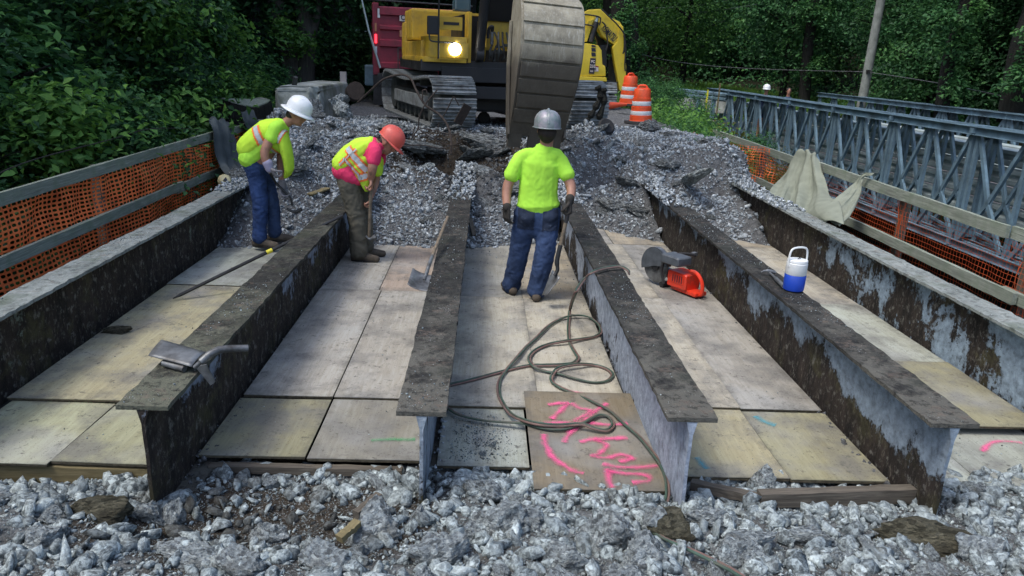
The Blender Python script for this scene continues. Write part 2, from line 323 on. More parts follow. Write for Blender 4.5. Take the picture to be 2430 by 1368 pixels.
M['leaf_lite'] = leaf_mat('light_green_leaves', (.035, .10, .028), (.085, .22, .045), (.16, .34, .06))
M['leaf_lit_edge'] = leaf_mat('lit_edge_leaves', (.02, .062, .026), (.065, .19, .055), (.17, .38, .09))  # raised bright tones imitate light reaching the outer leaves
M['grass'] = leaf_mat('meadow_grass', (.06, .14, .022), (.11, .24, .035), (.18, .32, .06))
M['fern'] = leaf_mat('yellowish_undergrowth', (.05, .06, .012), (.10, .11, .02), (.16, .15, .03))
def cloth_mat(name, c, sc=1., rough=.9, var=.18):
    m = NT(name, rough, spec=.15); n = m.noise(4*sc, 5, .6); k = m.mix(m.ramp(n, .3, .7), tuple(x*(1-var) for x in c), tuple(min(1, x*(1+var*.5)) for x in c))
    k = m.mix(m.ramp(m.noise(22, 5, .7), .62, .74, 0, .4), k, tuple(x*.35 for x in c)); m.color(k); m.bump(m.noise(220, 2), .001, .4); return m.m
M['neon'] = cloth_mat('neon_yellow_green_cloth', (.42, .80, .075), var=.14); M['neon_vest'] = cloth_mat('neon_yellow_vest_cloth', (.52, .80, .06), var=.14)
M['orange_cl'] = cloth_mat('orange_trim_cloth', (.9, .23, .06)); M['silver'] = cloth_mat('silver_reflective_tape', (.50, .53, .54), rough=.4)
M['pink'] = cloth_mat('pink_red_cloth', (.72, .05, .14)); M['khaki'] = cloth_mat('grey_brown_work_trousers', (.105, .098, .075))
def denim_mat(name, c):
    m = NT(name, .9, spec=.15); n = m.noise(5, 6, .65); k = m.mix(m.ramp(n, .38, .66), c, tuple(x*2.2 for x in c)); k = m.mix(m.ramp(m.noise(30, 5, .7, sc=(1, 1, 2)), .6, .75, 0, .5), k, (.16, .19, .26)); m.color(k); m.bump(m.noise(200, 2), .001, .4); return m.m
M['denim'] = denim_mat('blue_denim', (.018, .034, .088)); M['denim2'] = denim_mat('dirty_blue_denim', (.022, .036, .075)); M['seat_dirt'] = denim_mat('grimy_denim_seat', (.012, .017, .030))
M['skin'] = simple('tanned_skin', (.33, .165, .11), .55, var=.12, scale=12, dirt=(.14, .08, .06), dirt_amt=.15)
M['hair'] = simple('dark_brown_hair', (.018, .012, .009), .7, var=.4, scale=60, bump=.004)
M['boot'] = simple('muddy_leather_boot', (.085, .068, .05), .85, var=.35, scale=16); M['sole'] = simple('dark_boot_sole', (.02, .018, .016), .9)
M['glove_g'] = cloth_mat('grimy_grey_glove', (.20, .19, .20)); M['glove_b'] = cloth_mat('dark_worn_glove', (.05, .045, .04)); M['cuff_red'] = cloth_mat('red_cuff', (.6, .06, .03)); M['cuff_lav'] = cloth_mat('pale_striped_cuff', (.33, .31, .42))
M['hat_white'] = simple('white_hard_hat', (.74, .77, .78), .35, var=.06, scale=5, dirt=(.45, .45, .42), dirt_amt=.3)
M['hat_grey'] = simple('stickered_grey_hard_hat', (.17, .21, .21), .4, .1, var=.25, scale=20, dirt=(.36, .32, .37), dirt_amt=.5)
M['hat_red'] = simple('faded_red_hard_hat', (.62, .10, .075), .45, var=.12, scale=6, dirt=(.35, .12, .1), dirt_amt=.4)
M['black_band'] = simple('dark_strap', (.03, .035, .04), .6)
M['burlap'] = cloth_mat('pale_green_canvas', (.235, .255, .20), 1.5); M['wool'] = cloth_mat('dark_grey_cloth', (.075, .09, .095), 1.5)
M['yel_tape'] = simple('yellow_tape', (.7, .62, .04), .5); M['buff'] = simple('cream_plastic', (.5, .45, .26), .5)
M['water'] = simple('dark_creek_water', (.012, .012, .010), .1, var=.3, scale=1, spec=.6)
M['decal_black'] = simple('black_decal', (.012, .014, .03), .5); M['sign_white'] = simple('white_sign', (.55, .5, .47), .6, var=.1); M['sign_buff'] = simple('worn_orange_sign', (.42, .19, .10), .7, var=.2)
def spray_mat(name, c):
    m = NT(name, .8); uv = m.tc.outputs['UV']; x = m.xyz(uv); e = m.math('ABSOLUTE', m.math('SUBTRACT', x[1], .5)); f = m.math('POWER', m.ramp(e, .0, .5, 1, 0), .95)
    n = m.noise(150, 5, .8); n2 = m.noise(9, 4, .6); a = m.math('ADD', f, m.math('MULTIPLY', m.math('SUBTRACT', n, .5), 1.3)); a = m.math('ADD', a, m.math('MULTIPLY', m.math('SUBTRACT', n2, .5), 1.2))
    a = m.ramp(a, .50, 1.25, 0, .85); a = m.math('MULTIPLY', a, m.ramp(f, 0, .2)); m.color(c); m.l(a, m.b.inputs['Alpha']); return m.m
M['spray_pink'] = spray_mat('pink_marking_paint', (.95, .12, .33)); M['spray_blue'] = spray_mat('blue_marking_paint', (.08, .35, .42)); M['spray_green'] = spray_mat('green_marking_paint', (.08, .34, .14))
# ------------------------------------------------------------------ terrain
def ss(a, b, x): t = np.clip((x-a)/(b-a), 0, 1); return t*t*(3-2*t)
def vn(x, y, s, seed=0):                      # cheap vectorised value noise
    r = np.random.default_rng(seed); T = r.random((64, 64)); x = np.asarray(x)*s; y = np.asarray(y)*s
    xi = np.floor(x).astype(int); yi = np.floor(y).astype(int); fx = x-xi; fy = y-yi; fx = fx*fx*(3-2*fx); fy = fy*fy*(3-2*fy)
    g = lambda i, j: T[(xi+i) % 64, (yi+j) % 64]
    return (g(0, 0)*(1-fx)+g(1, 0)*fx)*(1-fy)+(g(0, 1)*(1-fx)+g(1, 1)*fx)*fy-.5
def fb(x, y, s, o=4, seed=0): return sum(vn(x, y, s*2.03**k, seed+k)*.55**k for k in range(o))
def grid_mesh(name, xs, ys, H, mat, smooth=True):
    X, Y = np.meshgrid(xs, ys, indexing='xy'); Z = H(X, Y); V = np.stack([X, Y, Z], -1).reshape(-1, 3); nx, ny = len(xs), len(ys)
    i = np.arange(nx-1)[None, :]+np.arange(ny-1)[:, None]*nx; F = np.stack([i, i+1, i+1+nx, i+nx], -1).reshape(-1, 4)
    return mesh_np(name, V, F, mat, smooth=smooth)
def terr(x, y):
    z = -3.0+3.6*ss(11.3, 17, y)+3.1*(1-ss(2.6, 5.2, y))
    z = z+5.5*ss(6, 24, -x)*ss(4, 14, y+0*x)+2.2*ss(5, 9, -x)*(1-ss(12, 17, y))
    z = z+9*ss(20, 46, x)+17*ss(62, 120, y)+8*ss(24, 60, -x)
    z = z-3.2*ss(5.2, 8.2, x)*(1-ss(17, 22, x))*ss(11.3, 14, y)*(1-ss(27, 33, y))
    road = (1-ss(4.0, 5.6, np.abs(x-.4)))
    z = np.where((y > 12.6) & (y < 60), np.maximum(z, road*(.55-z)+z), z)
    z = np.where((np.abs(x-.4) < 5.2) & (y > 12.6) & (y < 60), np.minimum(z, .62), z)
    return z+fb(x, y, .35, 4, 3)*.45*(1-.8*road*(y > 12))
xs = np.concatenate([np.arange(-120, -24, 4.), np.arange(-24, 26, .6), np.arange(26, 124, 4.)]); ys = np.concatenate([np.arange(-20, 0, 2.), np.arange(0, 34, .5), np.arange(34, 150, 3.)])
link('ground', grid_mesh('ground', xs, ys, terr, M['soil']))['kind'] = 'structure'
w_ = link('creek_water', grid_mesh('creek_water', np.array([-60., 60.]), np.array([4.6, 12.5]), lambda X, Y: X*0-2.85, M['water'])); w_['kind'] = 'structure'
link('sky_ground_skirt', grid_mesh('ground_skirt', np.array([-400., 400.]), np.array([-300., 500.]), lambda X, Y: X*0-4.5, M['soil'])).name = 'ground_skirt'
bpy.data.objects['ground_skirt']['kind'] = 'structure'
GX = {'A': -3.11, 'B': -1.62, 'C': -.27, 'D': 1.08, 'E': 2.43, 'F': 3.87}
ZT = .61
def near_h(x, y):
    z = -.07+.20*(3.95-y); z = z-.10*np.exp(-(((x+1.15)/.55)**2+((y-3.25)/.4)**2))-.06*ss(1.4, 2.4, -x)*ss(3.3, 3.7, y)
    z = z+.05*np.exp(-(((x-.4)/.9)**2+((y-3.1)/.5)**2))
    z = z-.6*ss(4.05, 4.3, y)-.9*ss(4.2, 5.5, np.abs(x-.3)*1.)
    return z+fb(x, y, 2.2, 5, 21)*.075
link('rubble_ground', grid_mesh('rubble_ground', np.arange(-5.5, 6.2, .03), np.arange(.2, 4.45, .03), lambda X, Y: near_h(X, Y), M['near_ground']))['kind'] = 'structure'
def y0f(x): return np.interp(x, [-3.6, -3.0, -1.7, -1.6, -.3, -.2, 1.0, 1.15, 2.4, 2.5, 3.8, 4.4], [9.6, 8.4, 8.85, 8.85, 8.8, 8.75, 9.2, 10.5, 9.5, 10.6, 9.5, 10.4])
def far_h(x, y):
    y0 = y0f(x); t = np.clip((y-y0)/(12.6-y0), 0, 1); top = 1.05+.16*ss(1.4, 2.6, -x)*np.exp(-((y-12)/1.6)**2)
    h = top*(.55*t+.45*(1-(1-t)**1.9))+np.where(y < y0, (y-y0)*.9, 0)
    h = h+fb(x, y, 1.1, 5, 40)*(.40*ss(0, .5, t)*(1-ss(12.6, 13.6, y))+.03)
    tr = np.abs((x-GX['C'])/1.35 % 1-.5)*2          # 1 on a girder line, 0 in mid-bay: the bays are dug out lower
    h = h-.16*(1-tr)*np.exp(-((y-10.9)/1.0)**2)
    h = h-.34*np.exp(-(((x+.65)/.5)**2+((y-11.5)/.5)**2))-.3*np.exp(-(((x-1.7)/.28)**2+((y-11.3)/.14)**2))-.22*np.exp(-(((x-2.7)/.18)**2+((y-11.0)/.2)**2))
    h = h-.22*np.exp(-((x+.27)/.2)**2-((y-11.2)/.9)**2)
    h = h-1.6*ss(3.35, 4.2, -x)-1.5*ss(4.05, 4.8, x)*(1-.6*ss(14, 16, y))-.16*ss(13, 17, y)
    return h
link('demolished_deck', grid_mesh('demolished_deck', np.arange(-4.3, 5.0, .035), np.arange(8.1, 17.2, .035), far_h, M['far_ground']))['kind'] = 'structure'
link('gravel_road', grid_mesh('gravel_road', np.arange(-4.3, 5.1, .3), np.arange(17., 60, .3), lambda X, Y: .88+fb(X, Y, .8, 4, 9)*.12-.5*ss(4, 4.8, np.abs(X-.4)), M['dirt_grey']))['kind'] = 'structure'
ab = MB().box((.4, 13.6, -1.4), (8.2, 1.4, 4.1)); ab = ab.build('abutment_wall', M['blank']); tag(ab, 'concrete abutment wall under the far end of the deck', 'wall', kind='structure')
# ------------------------------------------------------------------ stones
def ico(level):
    bm = bmesh.new(); bmesh.ops.create_icosphere(bm, subdivisions=level, radius=1); V = np.array([v.co[:] for v in bm.verts]); F = np.array([[v.index for v in f.verts] for f in bm.faces]); bm.free(); return V/np.linalg.norm(V, axis=1)[:, None], F
def rock(level, seed, rough=.0, planes=11):
    V, F = ico(level); r = np.random.default_rng(seed); n = r.normal(size=(planes, 3)); n /= np.linalg.norm(n, axis=1)[:, None]; d = r.uniform(.55, .95, planes)
    c = V @ n.T; rad = np.where(c > .05, d/np.maximum(c, .05), 9).min(1); rad = np.minimum(rad, 1.25); P = V*rad[:, None]
    if rough:
        for i in range(len(P)):
            q = Vector(P[i]*2.3+seed); P[i] *= 1+rough*noise.fractal(q, .75, 2.2, 5)+rough*.5*noise.noise(q*6)
    return P, F
def rots(n, r, flat=0.):
    q = r.normal(size=(n, 4)); 
    if flat: q[:, 1:3] *= flat
    q /= np.linalg.norm(q, axis=1)[:, None]; w, x, y, z = q.T
    return np.stack([1-2*(y*y+z*z), 2*(x*y-z*w), 2*(x*z+y*w), 2*(x*y+z*w), 1-2*(x*x+z*z), 2*(y*z-x*w), 2*(x*z-y*w), 2*(y*z+x*w), 1-2*(x*x+y*y)], -1).reshape(n, 3, 3)
def scatter(name, T, P, sc, mat, r, flat=.6, v=None, smooth=False):
    k = r.integers(0, len(T), len(P)); R = rots(len(P), r, flat); Vs, Fs, As = [], [], []; off = 0; v = r.random(len(P)) if v is None else v
    for i, (tv, tf) in enumerate(T):
        m = k == i
        if not m.any(): continue
        q = np.einsum('nij,nkj->nki', R[m], tv[None]*sc[m][:, None, :])+P[m][:, None, :]; nn = m.sum()
        Vs.append(q.reshape(-1, 3)); Fs.append((tf[None]+(np.arange(nn)*len(tv))[:, None, None]).reshape(-1, 3)+off); As.append(np.repeat(v[m], len(tv))); off += nn*len(tv)
    o = link(name, mesh_np(name, np.concatenate(Vs), np.concatenate(Fs), mat, np.concatenate(As), smooth)); o['kind'] = 'stuff'; return o
def hull(seed, n):
    r_ = np.random.default_rng(seed); p = r_.normal(size=(n, 3)); p /= np.linalg.norm(p, axis=1)[:, None]; p *= r_.uniform(.72, 1.08, (n, 1)); bm = bmesh.new()
    for q in p: bm.verts.new(q)
    bmesh.ops.convex_hull(bm, input=bm.verts); loose = [v for v in bm.verts if not v.link_faces]; bmesh.ops.delete(bm, geom=loose, context='VERTS'); bmesh.ops.triangulate(bm, faces=bm.faces)
    bm.verts.index_update(); V = np.array([v.co[:] for v in bm.verts]); F = np.array([[v.index for v in f.verts] for f in bm.faces]); bm.free(); return V, F
R1 = [hull(100+i, 10) for i in range(16)]; R2 = [hull(200+i, 17) for i in range(20)]; R0 = [rock(1, 300+i, 0, 7) for i in range(8)]
def tet(seed): V, F = rock(1, seed); r = np.random.default_rng(seed); return V, F
R0s = []
for i in range(8):                                     # the smallest grit: eight-sided
    r_ = np.random.default_rng(50+i); V = np.array([(1, 0, 0), (-1, 0, 0), (0, 1, 0), (0, -1, 0), (0, 0, 1), (0, 0, -1)], float)*r_.uniform(.55, 1.1, (6, 1))+r_.normal(0, .12, (6, 3)); R0s.append((V, np.array([(0, 2, 4), (2, 1, 4), (1, 3, 4), (3, 0, 4), (2, 0, 5), (1, 2, 5), (3, 1, 5), (0, 3, 5)])))
def near_clear(x, y):                                  # keep stones off girder lines and the dark dirt patch thin
    return np.exp(-(((x+1.05)/.62)**2+((y-3.2)/.42)**2))
def spread(n, x0, x1, y0, y1, r, keep): x = r.uniform(x0, x1, n); y = r.uniform(y0, y1, n); m = r.random(n) < keep(x, y); return x[m], y[m]
r = np.random.default_rng(5)
def put(name, n, T, lo, hi, kf, mat=M['rubble'], H=near_h, box=(-3.9, 4.6, 1.5, 3.95), flat=.6, lift=.25, vf=None, pw=2.2):
    x, y = spread(n, *box, r, kf); s = lo+(hi-lo)*r.random(len(x))**pw; sc = s[:, None]*r.uniform([.85, .6, .28], [1.55, 1.0, .72], (len(x), 3))
    P = np.stack([x, y, H(x, y)+s*lift], -1); return scatter(name, T, P, sc, mat, r, flat, None if vf is None else vf(x, y))
dk = lambda x, y: np.clip(r.random(len(x))*.75+.6*near_clear(x, y)*(r.random(len(x)) > .3), 0, 1)
put('crushed_rubble', 11000, R2, .014, .078, lambda x, y: 1-.8*near_clear(x, y), vf=dk, pw=3.2)
put('gravel', 24000, R1, .007, .020, lambda x, y: 1-.45*near_clear(x, y), vf=dk)
put('grit', 42000, R0s, .003, .009, lambda x, y: 1+0*x, vf=dk)
soil = lambda x, y: 1.25*np.exp(-(((x+.45)/1.0)**2+((y-11.9)/1.2)**2))+.7*np.exp(-(((x-.1)/.5)**2+((y-10.6)/.5)**2))
fk = lambda x, y: np.clip(r.random(len(x))*.66+.5*fb(x, y, .8, 3, 77)+.75*soil(x, y)-.12*(x < -1.6)-.1*(x > 1.2), 0, 1)
FB = (-3.5, 4.35, 8.2, 13.6)
def fkeep(x, y): return ((y > y0f(x)-.12-.15*r.random(len(x)))*1.)*(1-.75*((np.abs((x-GX['C']+.675) % 1.35-.675) < .12) & (y < 11.0)))*(1-.72*np.exp(-(((x+.5)/.9)**2+((y-11.9)/1.0)**2)))
put('deck_rubble', 24000, R1, .014, .042, fkeep, M['gravel_far'], far_h, FB, vf=fk, pw=1.8)
put('deck_rubble', 1800, R2, .03, .075, fkeep, M['gravel_far'], far_h, FB, vf=fk)
put('deck_gravel', 26000, R0s, .010, .022, fkeep, M['gravel_far'], far_h, FB, vf=fk)
put('deck_rubble', 5000, R1, .02, .06, lambda x, y: 1+0*x, M['gravel_far'], far_h, (-3.6, 4.4, 13.4, 17), vf=fk)
# ------------------------------------------------------------------ girders
def girder(k, y0, y1, webm, flm, label, jag=.012, wf=.25, wx=0.):
    g = empty('steel_girder', (GX[k], y0, 0), 0, label, 'girder', 'rusty steel girders of the old bridge')
    n = int((y1-y0)/.06); V = []; F = []; rr = np.random.default_rng(ord(k)); ys_ = np.linspace(0, y1-y0, n)
    jl = np.convolve(rr.normal(0, 1, n+8), np.ones(9)/9, 'valid')*jag*.45+rr.normal(0, 1, n)*jag*.2; jr = np.convolve(rr.normal(0, 1, n+8), np.ones(9)/9, 'valid')*jag*.45+rr.normal(0, 1, n)*jag*.2
    m = 6
    for i in range(n):
        for j in range(m+1):
            u = -wf/2-jl[i]+(wf+jl[i]+jr[i])*j/m; V.append((u+wx, ys_[i], ZT-.002+rr.normal(0, .0022)))
        V.append((wf/2+jr[i]+wx, ys_[i], ZT-.026)); V.append((-wf/2-jl[i]+wx, ys_[i], ZT-.026))
    q = m+3
    for i in range(n-1):
        for j in range(q): a, b = i*q+j, i*q+(j+1) % q; F.append((a, b, b+q, a+q))
    F.append(tuple(range(q))); F.append(tuple((n-1)*q+j for j in range(q))[::-1])
    MB().add(V, F).build('top_flange', flm, g)
    wv = MB(); ny = int((y1-y0)/.08)+1
    for s in (-1, 1):
        base = len(wv.v)
        for i in range(ny+1):
            for j in range(9): z = -.05+(ZT-.02+.05)*j/8; yy = (y1-y0)*i/ny; wv.v.append((s*(.009+(.02 if j == 8 else 0)), yy+(0 if i else .004*math.sin(j*1.7)), z))
        for i in range(ny):
            for j in range(8): a = base+i*9+j; wv.f.append((a, a+1, a+10, a+9))
    h = (ny+1)*9
    for j in range(8): wv.f.append((j, j+1, h+j+1, h+j))
    wv.build('web', webm, g, recalc=True); MB().box((0, (y1-y0)/2, -.035), (wf, y1-y0, .03)).build('bottom_flange', M['flange'], g); return g
W = {'A': web_mat('web_rust_lichened', -.10, .1, .02, (.19, .23, .19), 3.), 'B': web_mat('web_rust_black', -.12, .95, -.045, (.27, .32, .40), 2.6), 'C': web_mat('web_rust_striped', .12, .2, 0, (.34, .40, .46)),
     'D': web_mat('web_mostly_painted', .24, .45, .05, (.40, .46, .55), 2.), 'E': web_mat('web_rust_half_painted', -.06, 1.15, .045, (.28, .35, .42), 3.), 'F': web_mat('web_rust_blue_paint', .075, .15, .05, (.30, .39, .47), 4.)}
girder('A', 1.2, 14, W['A'], M['flange_edge'], 'leftmost girder along the fence with orange mesh, its top caked in pale concrete', .015, .24)
girder('B', 3.33, 14, W['B'], M['flange_near'], 'rusty girder second from left, with the upturned shovel blade lying on its near end')
girder('C', 3.33, 13, W['C'], M['flange'], 'dark rusty girder in the middle, with a long shovel leaning on it')
girder('D', 3.33, 12.5, W['D'], M['flange'], 'rusty girder right of the standing man, a green hose looped over it')
girder('E', 3.33, 12.6, W['E'], M['flange'], 'rusty girder carrying the blue and white water jug')
girder('F', 1.2, 14, W['F'], M['flange_edge'], 'rightmost girder beside the canvas cloth, its top pale with concrete', .015, .24)
# ------------------------------------------------------------------ plywood
PC = {'grey': (.37, .36, .325), 'pale': (.46, .435, .36), 'dull': (.30, .295, .255), 'yellow': (.44, .41, .27), 'warm': (.41, .37, .29), 'olive': (.30, .29, .19), 'tan': (.25, .215, .155), 'cool': (.38, .41, .36), 'green': (.39, .40, .27), 'pink': (.41, .345, .29)}
def sheet(x0, x1, y0, y1, c, label, z=.008, dz=0, rz=0, tx=0, th=.019):
    cx, cy = (x0+x1)/2, (y0+y1)/2
    p = empty('plywood_sheet', (cx, cy, z), rz, label, 'plywood', 'plywood sheets laid between the girders'); p.rotation_euler = (tx, dz, rz)
    b = MB(); nx, ny = 4, 8; X = x1-x0+.012; Y = y1-y0+.008; rr = random.Random(int(cx*77+cy*31)); V = []; bow = rr.uniform(0, .006)
    for j in range(ny+1):
        for i in range(nx+1): u, v = i/nx-.5, j/ny-.5; V.append((u*X, v*Y, th+bow*(4*v*v)+rr.uniform(-.001, .001)))
    m_ = (nx+1)*(ny+1); F = [(j*(nx+1)+i, j*(nx+1)+i+1, (j+1)*(nx+1)+i+1, (j+1)*(nx+1)+i) for j in range(ny) for i in range(nx)]
    rim = [i for i in range(nx+1)]+[j*(nx+1)+nx for j in range(1, ny+1)]+[ny*(nx+1)+i for i in range(nx-1, -1, -1)]+[j*(nx+1) for j in range(ny-1, 0, -1)]
    V += [(V[k][0], V[k][1], V[k][2]-.004) for k in rim]; F += [(rim[k], m_+k, m_+(k+1) % len(rim), rim[(k+1) % len(rim)]) for k in range(len(rim))]
    f = MB().add(V, F).build('face_veneer', M['ply'], p, recalc=False); k = rr.uniform(.9, 1.1); f.color = (PC[c][0]*k, PC[c][1]*k*.99, PC[c][2]*k*.97, 1)
    e = MB()
    for a in range(2):                                  # the plies show at the edge
        o_ = .002*(a == 0); e.box((0, 0, .004+.0075*a), (X-.003-o_*2, Y-.003-o_*2, .0065))
    e.build('plies', M['ply_edge'], p); return p
sheet(-3.03, -2.378, 3.76, 4.525, 'green', 'pale front plywood sheet in the leftmost bay, next to the left girder', z=.0, rz=-.02, tx=-.01)
sheet(-2.362, -1.66, 3.78, 4.55, 'green', 'small front plywood sheet in the leftmost bay, against the second girder', z=-.004, rz=-.03, tx=-.012)
sheet(-3.05, -1.72, 4.53, 7.06, 'yellow', 'long yellowish plywood sheet in the leftmost bay, in front of the pry bar tip', z=.016, tx=-.003)
sheet(-3.05, -1.70, 7.07, 9.3, 'cool', 'pale plywood sheet under the pry bar before the man in the white hard hat', z=.02)
sheet(-1.585, -.99, 3.87, 4.63, 'olive', 'dull front plywood sheet in the second bay, left of the pair', z=.01, tx=-.012)
sheet(-.965, -.33, 3.86, 4.64, 'dull', 'gritty front plywood sheet left of the middle girder', z=.006, tx=-.008)
sheet(-1.57, -.985, 4.66, 7.06, 'grey', 'long plywood sheet in the second bay, left of the seam', z=.018)
sheet(-.965, -.31, 4.66, 7.06, 'grey', 'long plywood sheet just left of the middle girder, in front of the shovel blade', z=.016)
sheet(-1.57, -1.01, 7.07, 9.4, 'grey', 'plywood sheet under the boots of the man in the pink shirt', z=.012)
sheet(-.99, -.31, 7.07, 9.4, 'pink', 'reddish plywood sheet beside the handle of the long shovel', z=.014)
sheet(-.215, .31, 3.82, 4.70, 'cool', 'gritty front plywood sheet right of the middle girder, two small stones on it', z=.0, tx=-.004)
sheet(-.205, .415, 4.56, 6.94, 'pale', 'long pale plywood sheet right of the middle girder', z=.022)
sheet(.43, 1.03, 4.70, 6.94, 'pale', 'long pale plywood sheet under the coils of hose', z=.016)
sheet(-.205, .41, 6.95, 9.3, 'dull', 'plywood sheet under the left boot of the standing man', z=.014)
sheet(.425, 1.03, 6.95, 9.3, 'warm', 'plywood sheet under the shovel of the standing man', z=.012)
pk = sheet(.33, 1.125, 3.54, 4.74, 'tan', 'brown plywood board sprayed with pink marks, laid on top of the others', z=.046, tx=.012)
sheet(1.17, 1.815, 3.74, 4.62, 'yellow', 'front plywood sheet with blue paint spot, right of the fourth girder', z=.004, tx=-.008)
sheet(1.83, 2.40, 3.73, 4.60, 'olive', 'streaky front plywood sheet left of the girder with the water jug', z=.004, tx=-.008)
sheet(1.11, 1.815, 4.63, 7.06, 'pale', 'long pale plywood sheet in the fourth bay, left of the seam', z=.020)
sheet(1.83, 2.39, 4.63, 7.06, 'grey', 'long grey plywood sheet in the fourth bay, right of the seam', z=.014)
sheet(1.11, 1.80, 7.08, 9.35, 'pale', 'plywood sheet left of the cut-off saw', z=.012)
sheet(1.815, 2.39, 7.08, 9.35, 'grey', 'plywood sheet under the cut-off saw', z=.010)
sheet(1.11, 1.70, 9.37, 11.1, 'grey', 'farthest plywood sheet in the fourth bay, left of its seam', z=.008)
sheet(1.72, 2.39, 9.37, 11.1, 'warm', 'farthest plywood sheet in the fourth bay, right of its seam', z=.006)
sheet(2.47, 3.02, 3.74, 4.60, 'cool', 'low front plywood sheet right of the girder with the jug', z=-.045, tx=.0)
sheet(3.035, 3.85, 3.74, 4.60, 'cool', 'low front plywood sheet at the right edge of the picture', z=-.045)
sheet(2.47, 3.84, 4.42, 5.54, 'olive', 'raised olive plywood sheet in the rightmost bay', z=.028)
sheet(2.47, 3.84, 5.55, 7.03, 'cool', 'pale plywood sheet in the rightmost bay behind the olive one', z=.020)
sheet(2.47, 3.84, 7.04, 9.40, 'pale', 'plywood sheet behind the water jug in the rightmost bay', z=.014)
sheet(2.47, 3.84, 9.41, 11.2, 'warm', 'brownish farthest plywood sheet in the rightmost bay', z=.010)
r = np.random.default_rng(8)
for k, g in GX.items():                                # loose rubble lying on the far ends of the flanges
    n = 700; y = 11.6-2.6*r.random(n)**1.8; x = g+r.uniform(-.16, .16, n); s = .010+.036*r.random(n)**2; P = np.stack([x, y, ZT+s*.35+.10*np.clip((y-10.1)/1.4, 0, 1)*r.random(n)], -1); scatter('flange_rubble', R1, P, s[:, None]*r.uniform([.9, .7, .4], [1.4, 1, .8], (n, 3)), M['gravel_far'], r, .6, np.clip(r.random(n)*.7, 0, 1))
# grit swept over the plywood and the flanges
def litter(name, n, x0, x1, y0, y1, z, lo, hi, c=None):
    x = r.uniform(x0, x1, n); y = r.uniform(y0, y1, n)
    if c is not None: m = r.random(n) < c(x, y); x, y = x[m], y[m]
    s = lo+(hi-lo)*r.random(len(x))**4; P = np.stack([x, y, np.full(len(x), z)+s*.4], -1); return scatter(name, R0s, P, s[:, None]*r.uniform([.8, .7, .5], [1.2, 1, .9], (len(x), 3)), M['rubble'], r, .5)
blot = lambda x, y: np.clip((fb(x, y, 1.6, 4, 5)+.02)*2.6, .02, 1)
litter('plywood_grit', 9000, -3., 3.8, 3.9, 9.2, .036, .003, .009, lambda x, y: blot(x, y)*(np.min([np.abs(x-g) for g in GX.values()], axis=0) > .06))
litter('front_sheet_grit', 2200, -.15, .3, 3.86, 4.5, .024, .003, .010, lambda x, y: np.exp(-(((x-.0)/.2)**2+((y-4.15)/.3)**2)))
for k, g in GX.items(): litter('flange_grit', 1500, g-.115, g+.115, 3.35, 11.5, ZT+.001, .003, .010, lambda x, y: np.clip((fb(x*3, y, 1.2, 3, ord(k))+.1)*2.2, .05, 1))
# dirt wedges packed between plywood and girder webs
for k, g in GX.items():
    if k in 'A': continue
    x = np.concatenate([r.normal(g-.06, .018, 500), r.normal(g+.055, .018, 500)]); y = r.uniform(3.6, 10.6, 1000); s = .006+.022*r.random(1000)**3
    scatter('web_foot_rubble', R1, np.stack([x, y, .012+s*.3], -1), s[:, None]*np.array([1., 1, .7]), M['dirt_grey'] if k != 'C' else M['gravel_far'], r, .6)
# timbers at the near ends
def timber(a, b, w, h, label, mat='timber', name='timber'):
    a, b = Vector(a), Vector(b); m = MB(); n = 10; L = (b-a).length; rr = random.Random(label); V = []
    for i in range(n+1):
        for (u, v) in ((-1, -1), (1, -1), (1, 1), (-1, 1)): V.append((L*(i/n-.5), u*w/2+rr.uniform(-.003, .003), v*h/2+rr.uniform(-.003, .003)))
    F = [(i*4+j, i*4+(j+1) % 4, i*4+4+(j+1) % 4, i*4+4+j) for i in range(n) for j in range(4)]+[(3, 2, 1, 0), (n*4, n*4+1, n*4+2, n*4+3)]
    o = m.add(V, F).build(name, M[mat]); o.location = (a+b)/2; d = b-a; o.rotation_euler = (0, -math.atan2(d.z, math.hypot(d.x, d.y)), math.atan2(d.y, d.x)); return tag(o, label, 'timber')
timber((-3.05, 3.80, -.065), (-1.67, 3.80, -.078), .05, .12, 'long yellow-green beam under the front sheets of the leftmost bay')
timber((-1.52, 3.84, -.03), (-.42, 3.83, -.03), .05, .045, 'thin grey batten under the front sheets of the second bay', 'old_timber')
timber(at(1640, 1150, 'y', 3.62), at(1805, 1185, 'y', 3.45), .05, .05, 'thin weathered lath among the stones right of the fourth girder', 'old_timber')
timber(at(1800, 1185, 'y', 3.45), at(2165, 1172, 'y', 3.52), .06, .085, 'thick weathered plank end lying in the stones before the fourth bay', 'old_timber')
timber(at(845, 1225, 'y', 3.15), at(900, 1180, 'y', 3.3), .04, .05, 'short split wood scrap in the rubble left of the middle girder', 'old_timber', 'wood_scrap')
timber(at(805, 1280, 'y', 2.85), at(850, 1240, 'y', 2.95), .04, .03, 'short yellow wood splinter lying before the split scrap', 'timber', 'wood_scrap')
timber(at(735, 462, 'y', 9.9), at(778, 447, 'y', 10.2), .1, .02, 'flat pale board scrap on the rubble between the two bending men', 'timber', 'wood_scrap')
timber(at(1125, 560, 'y', 9.15), at(1115, 520, 'y', 9.3), .05, .04, 'wood splinter standing against the middle girder', 'old_timber', 'wood_scrap')
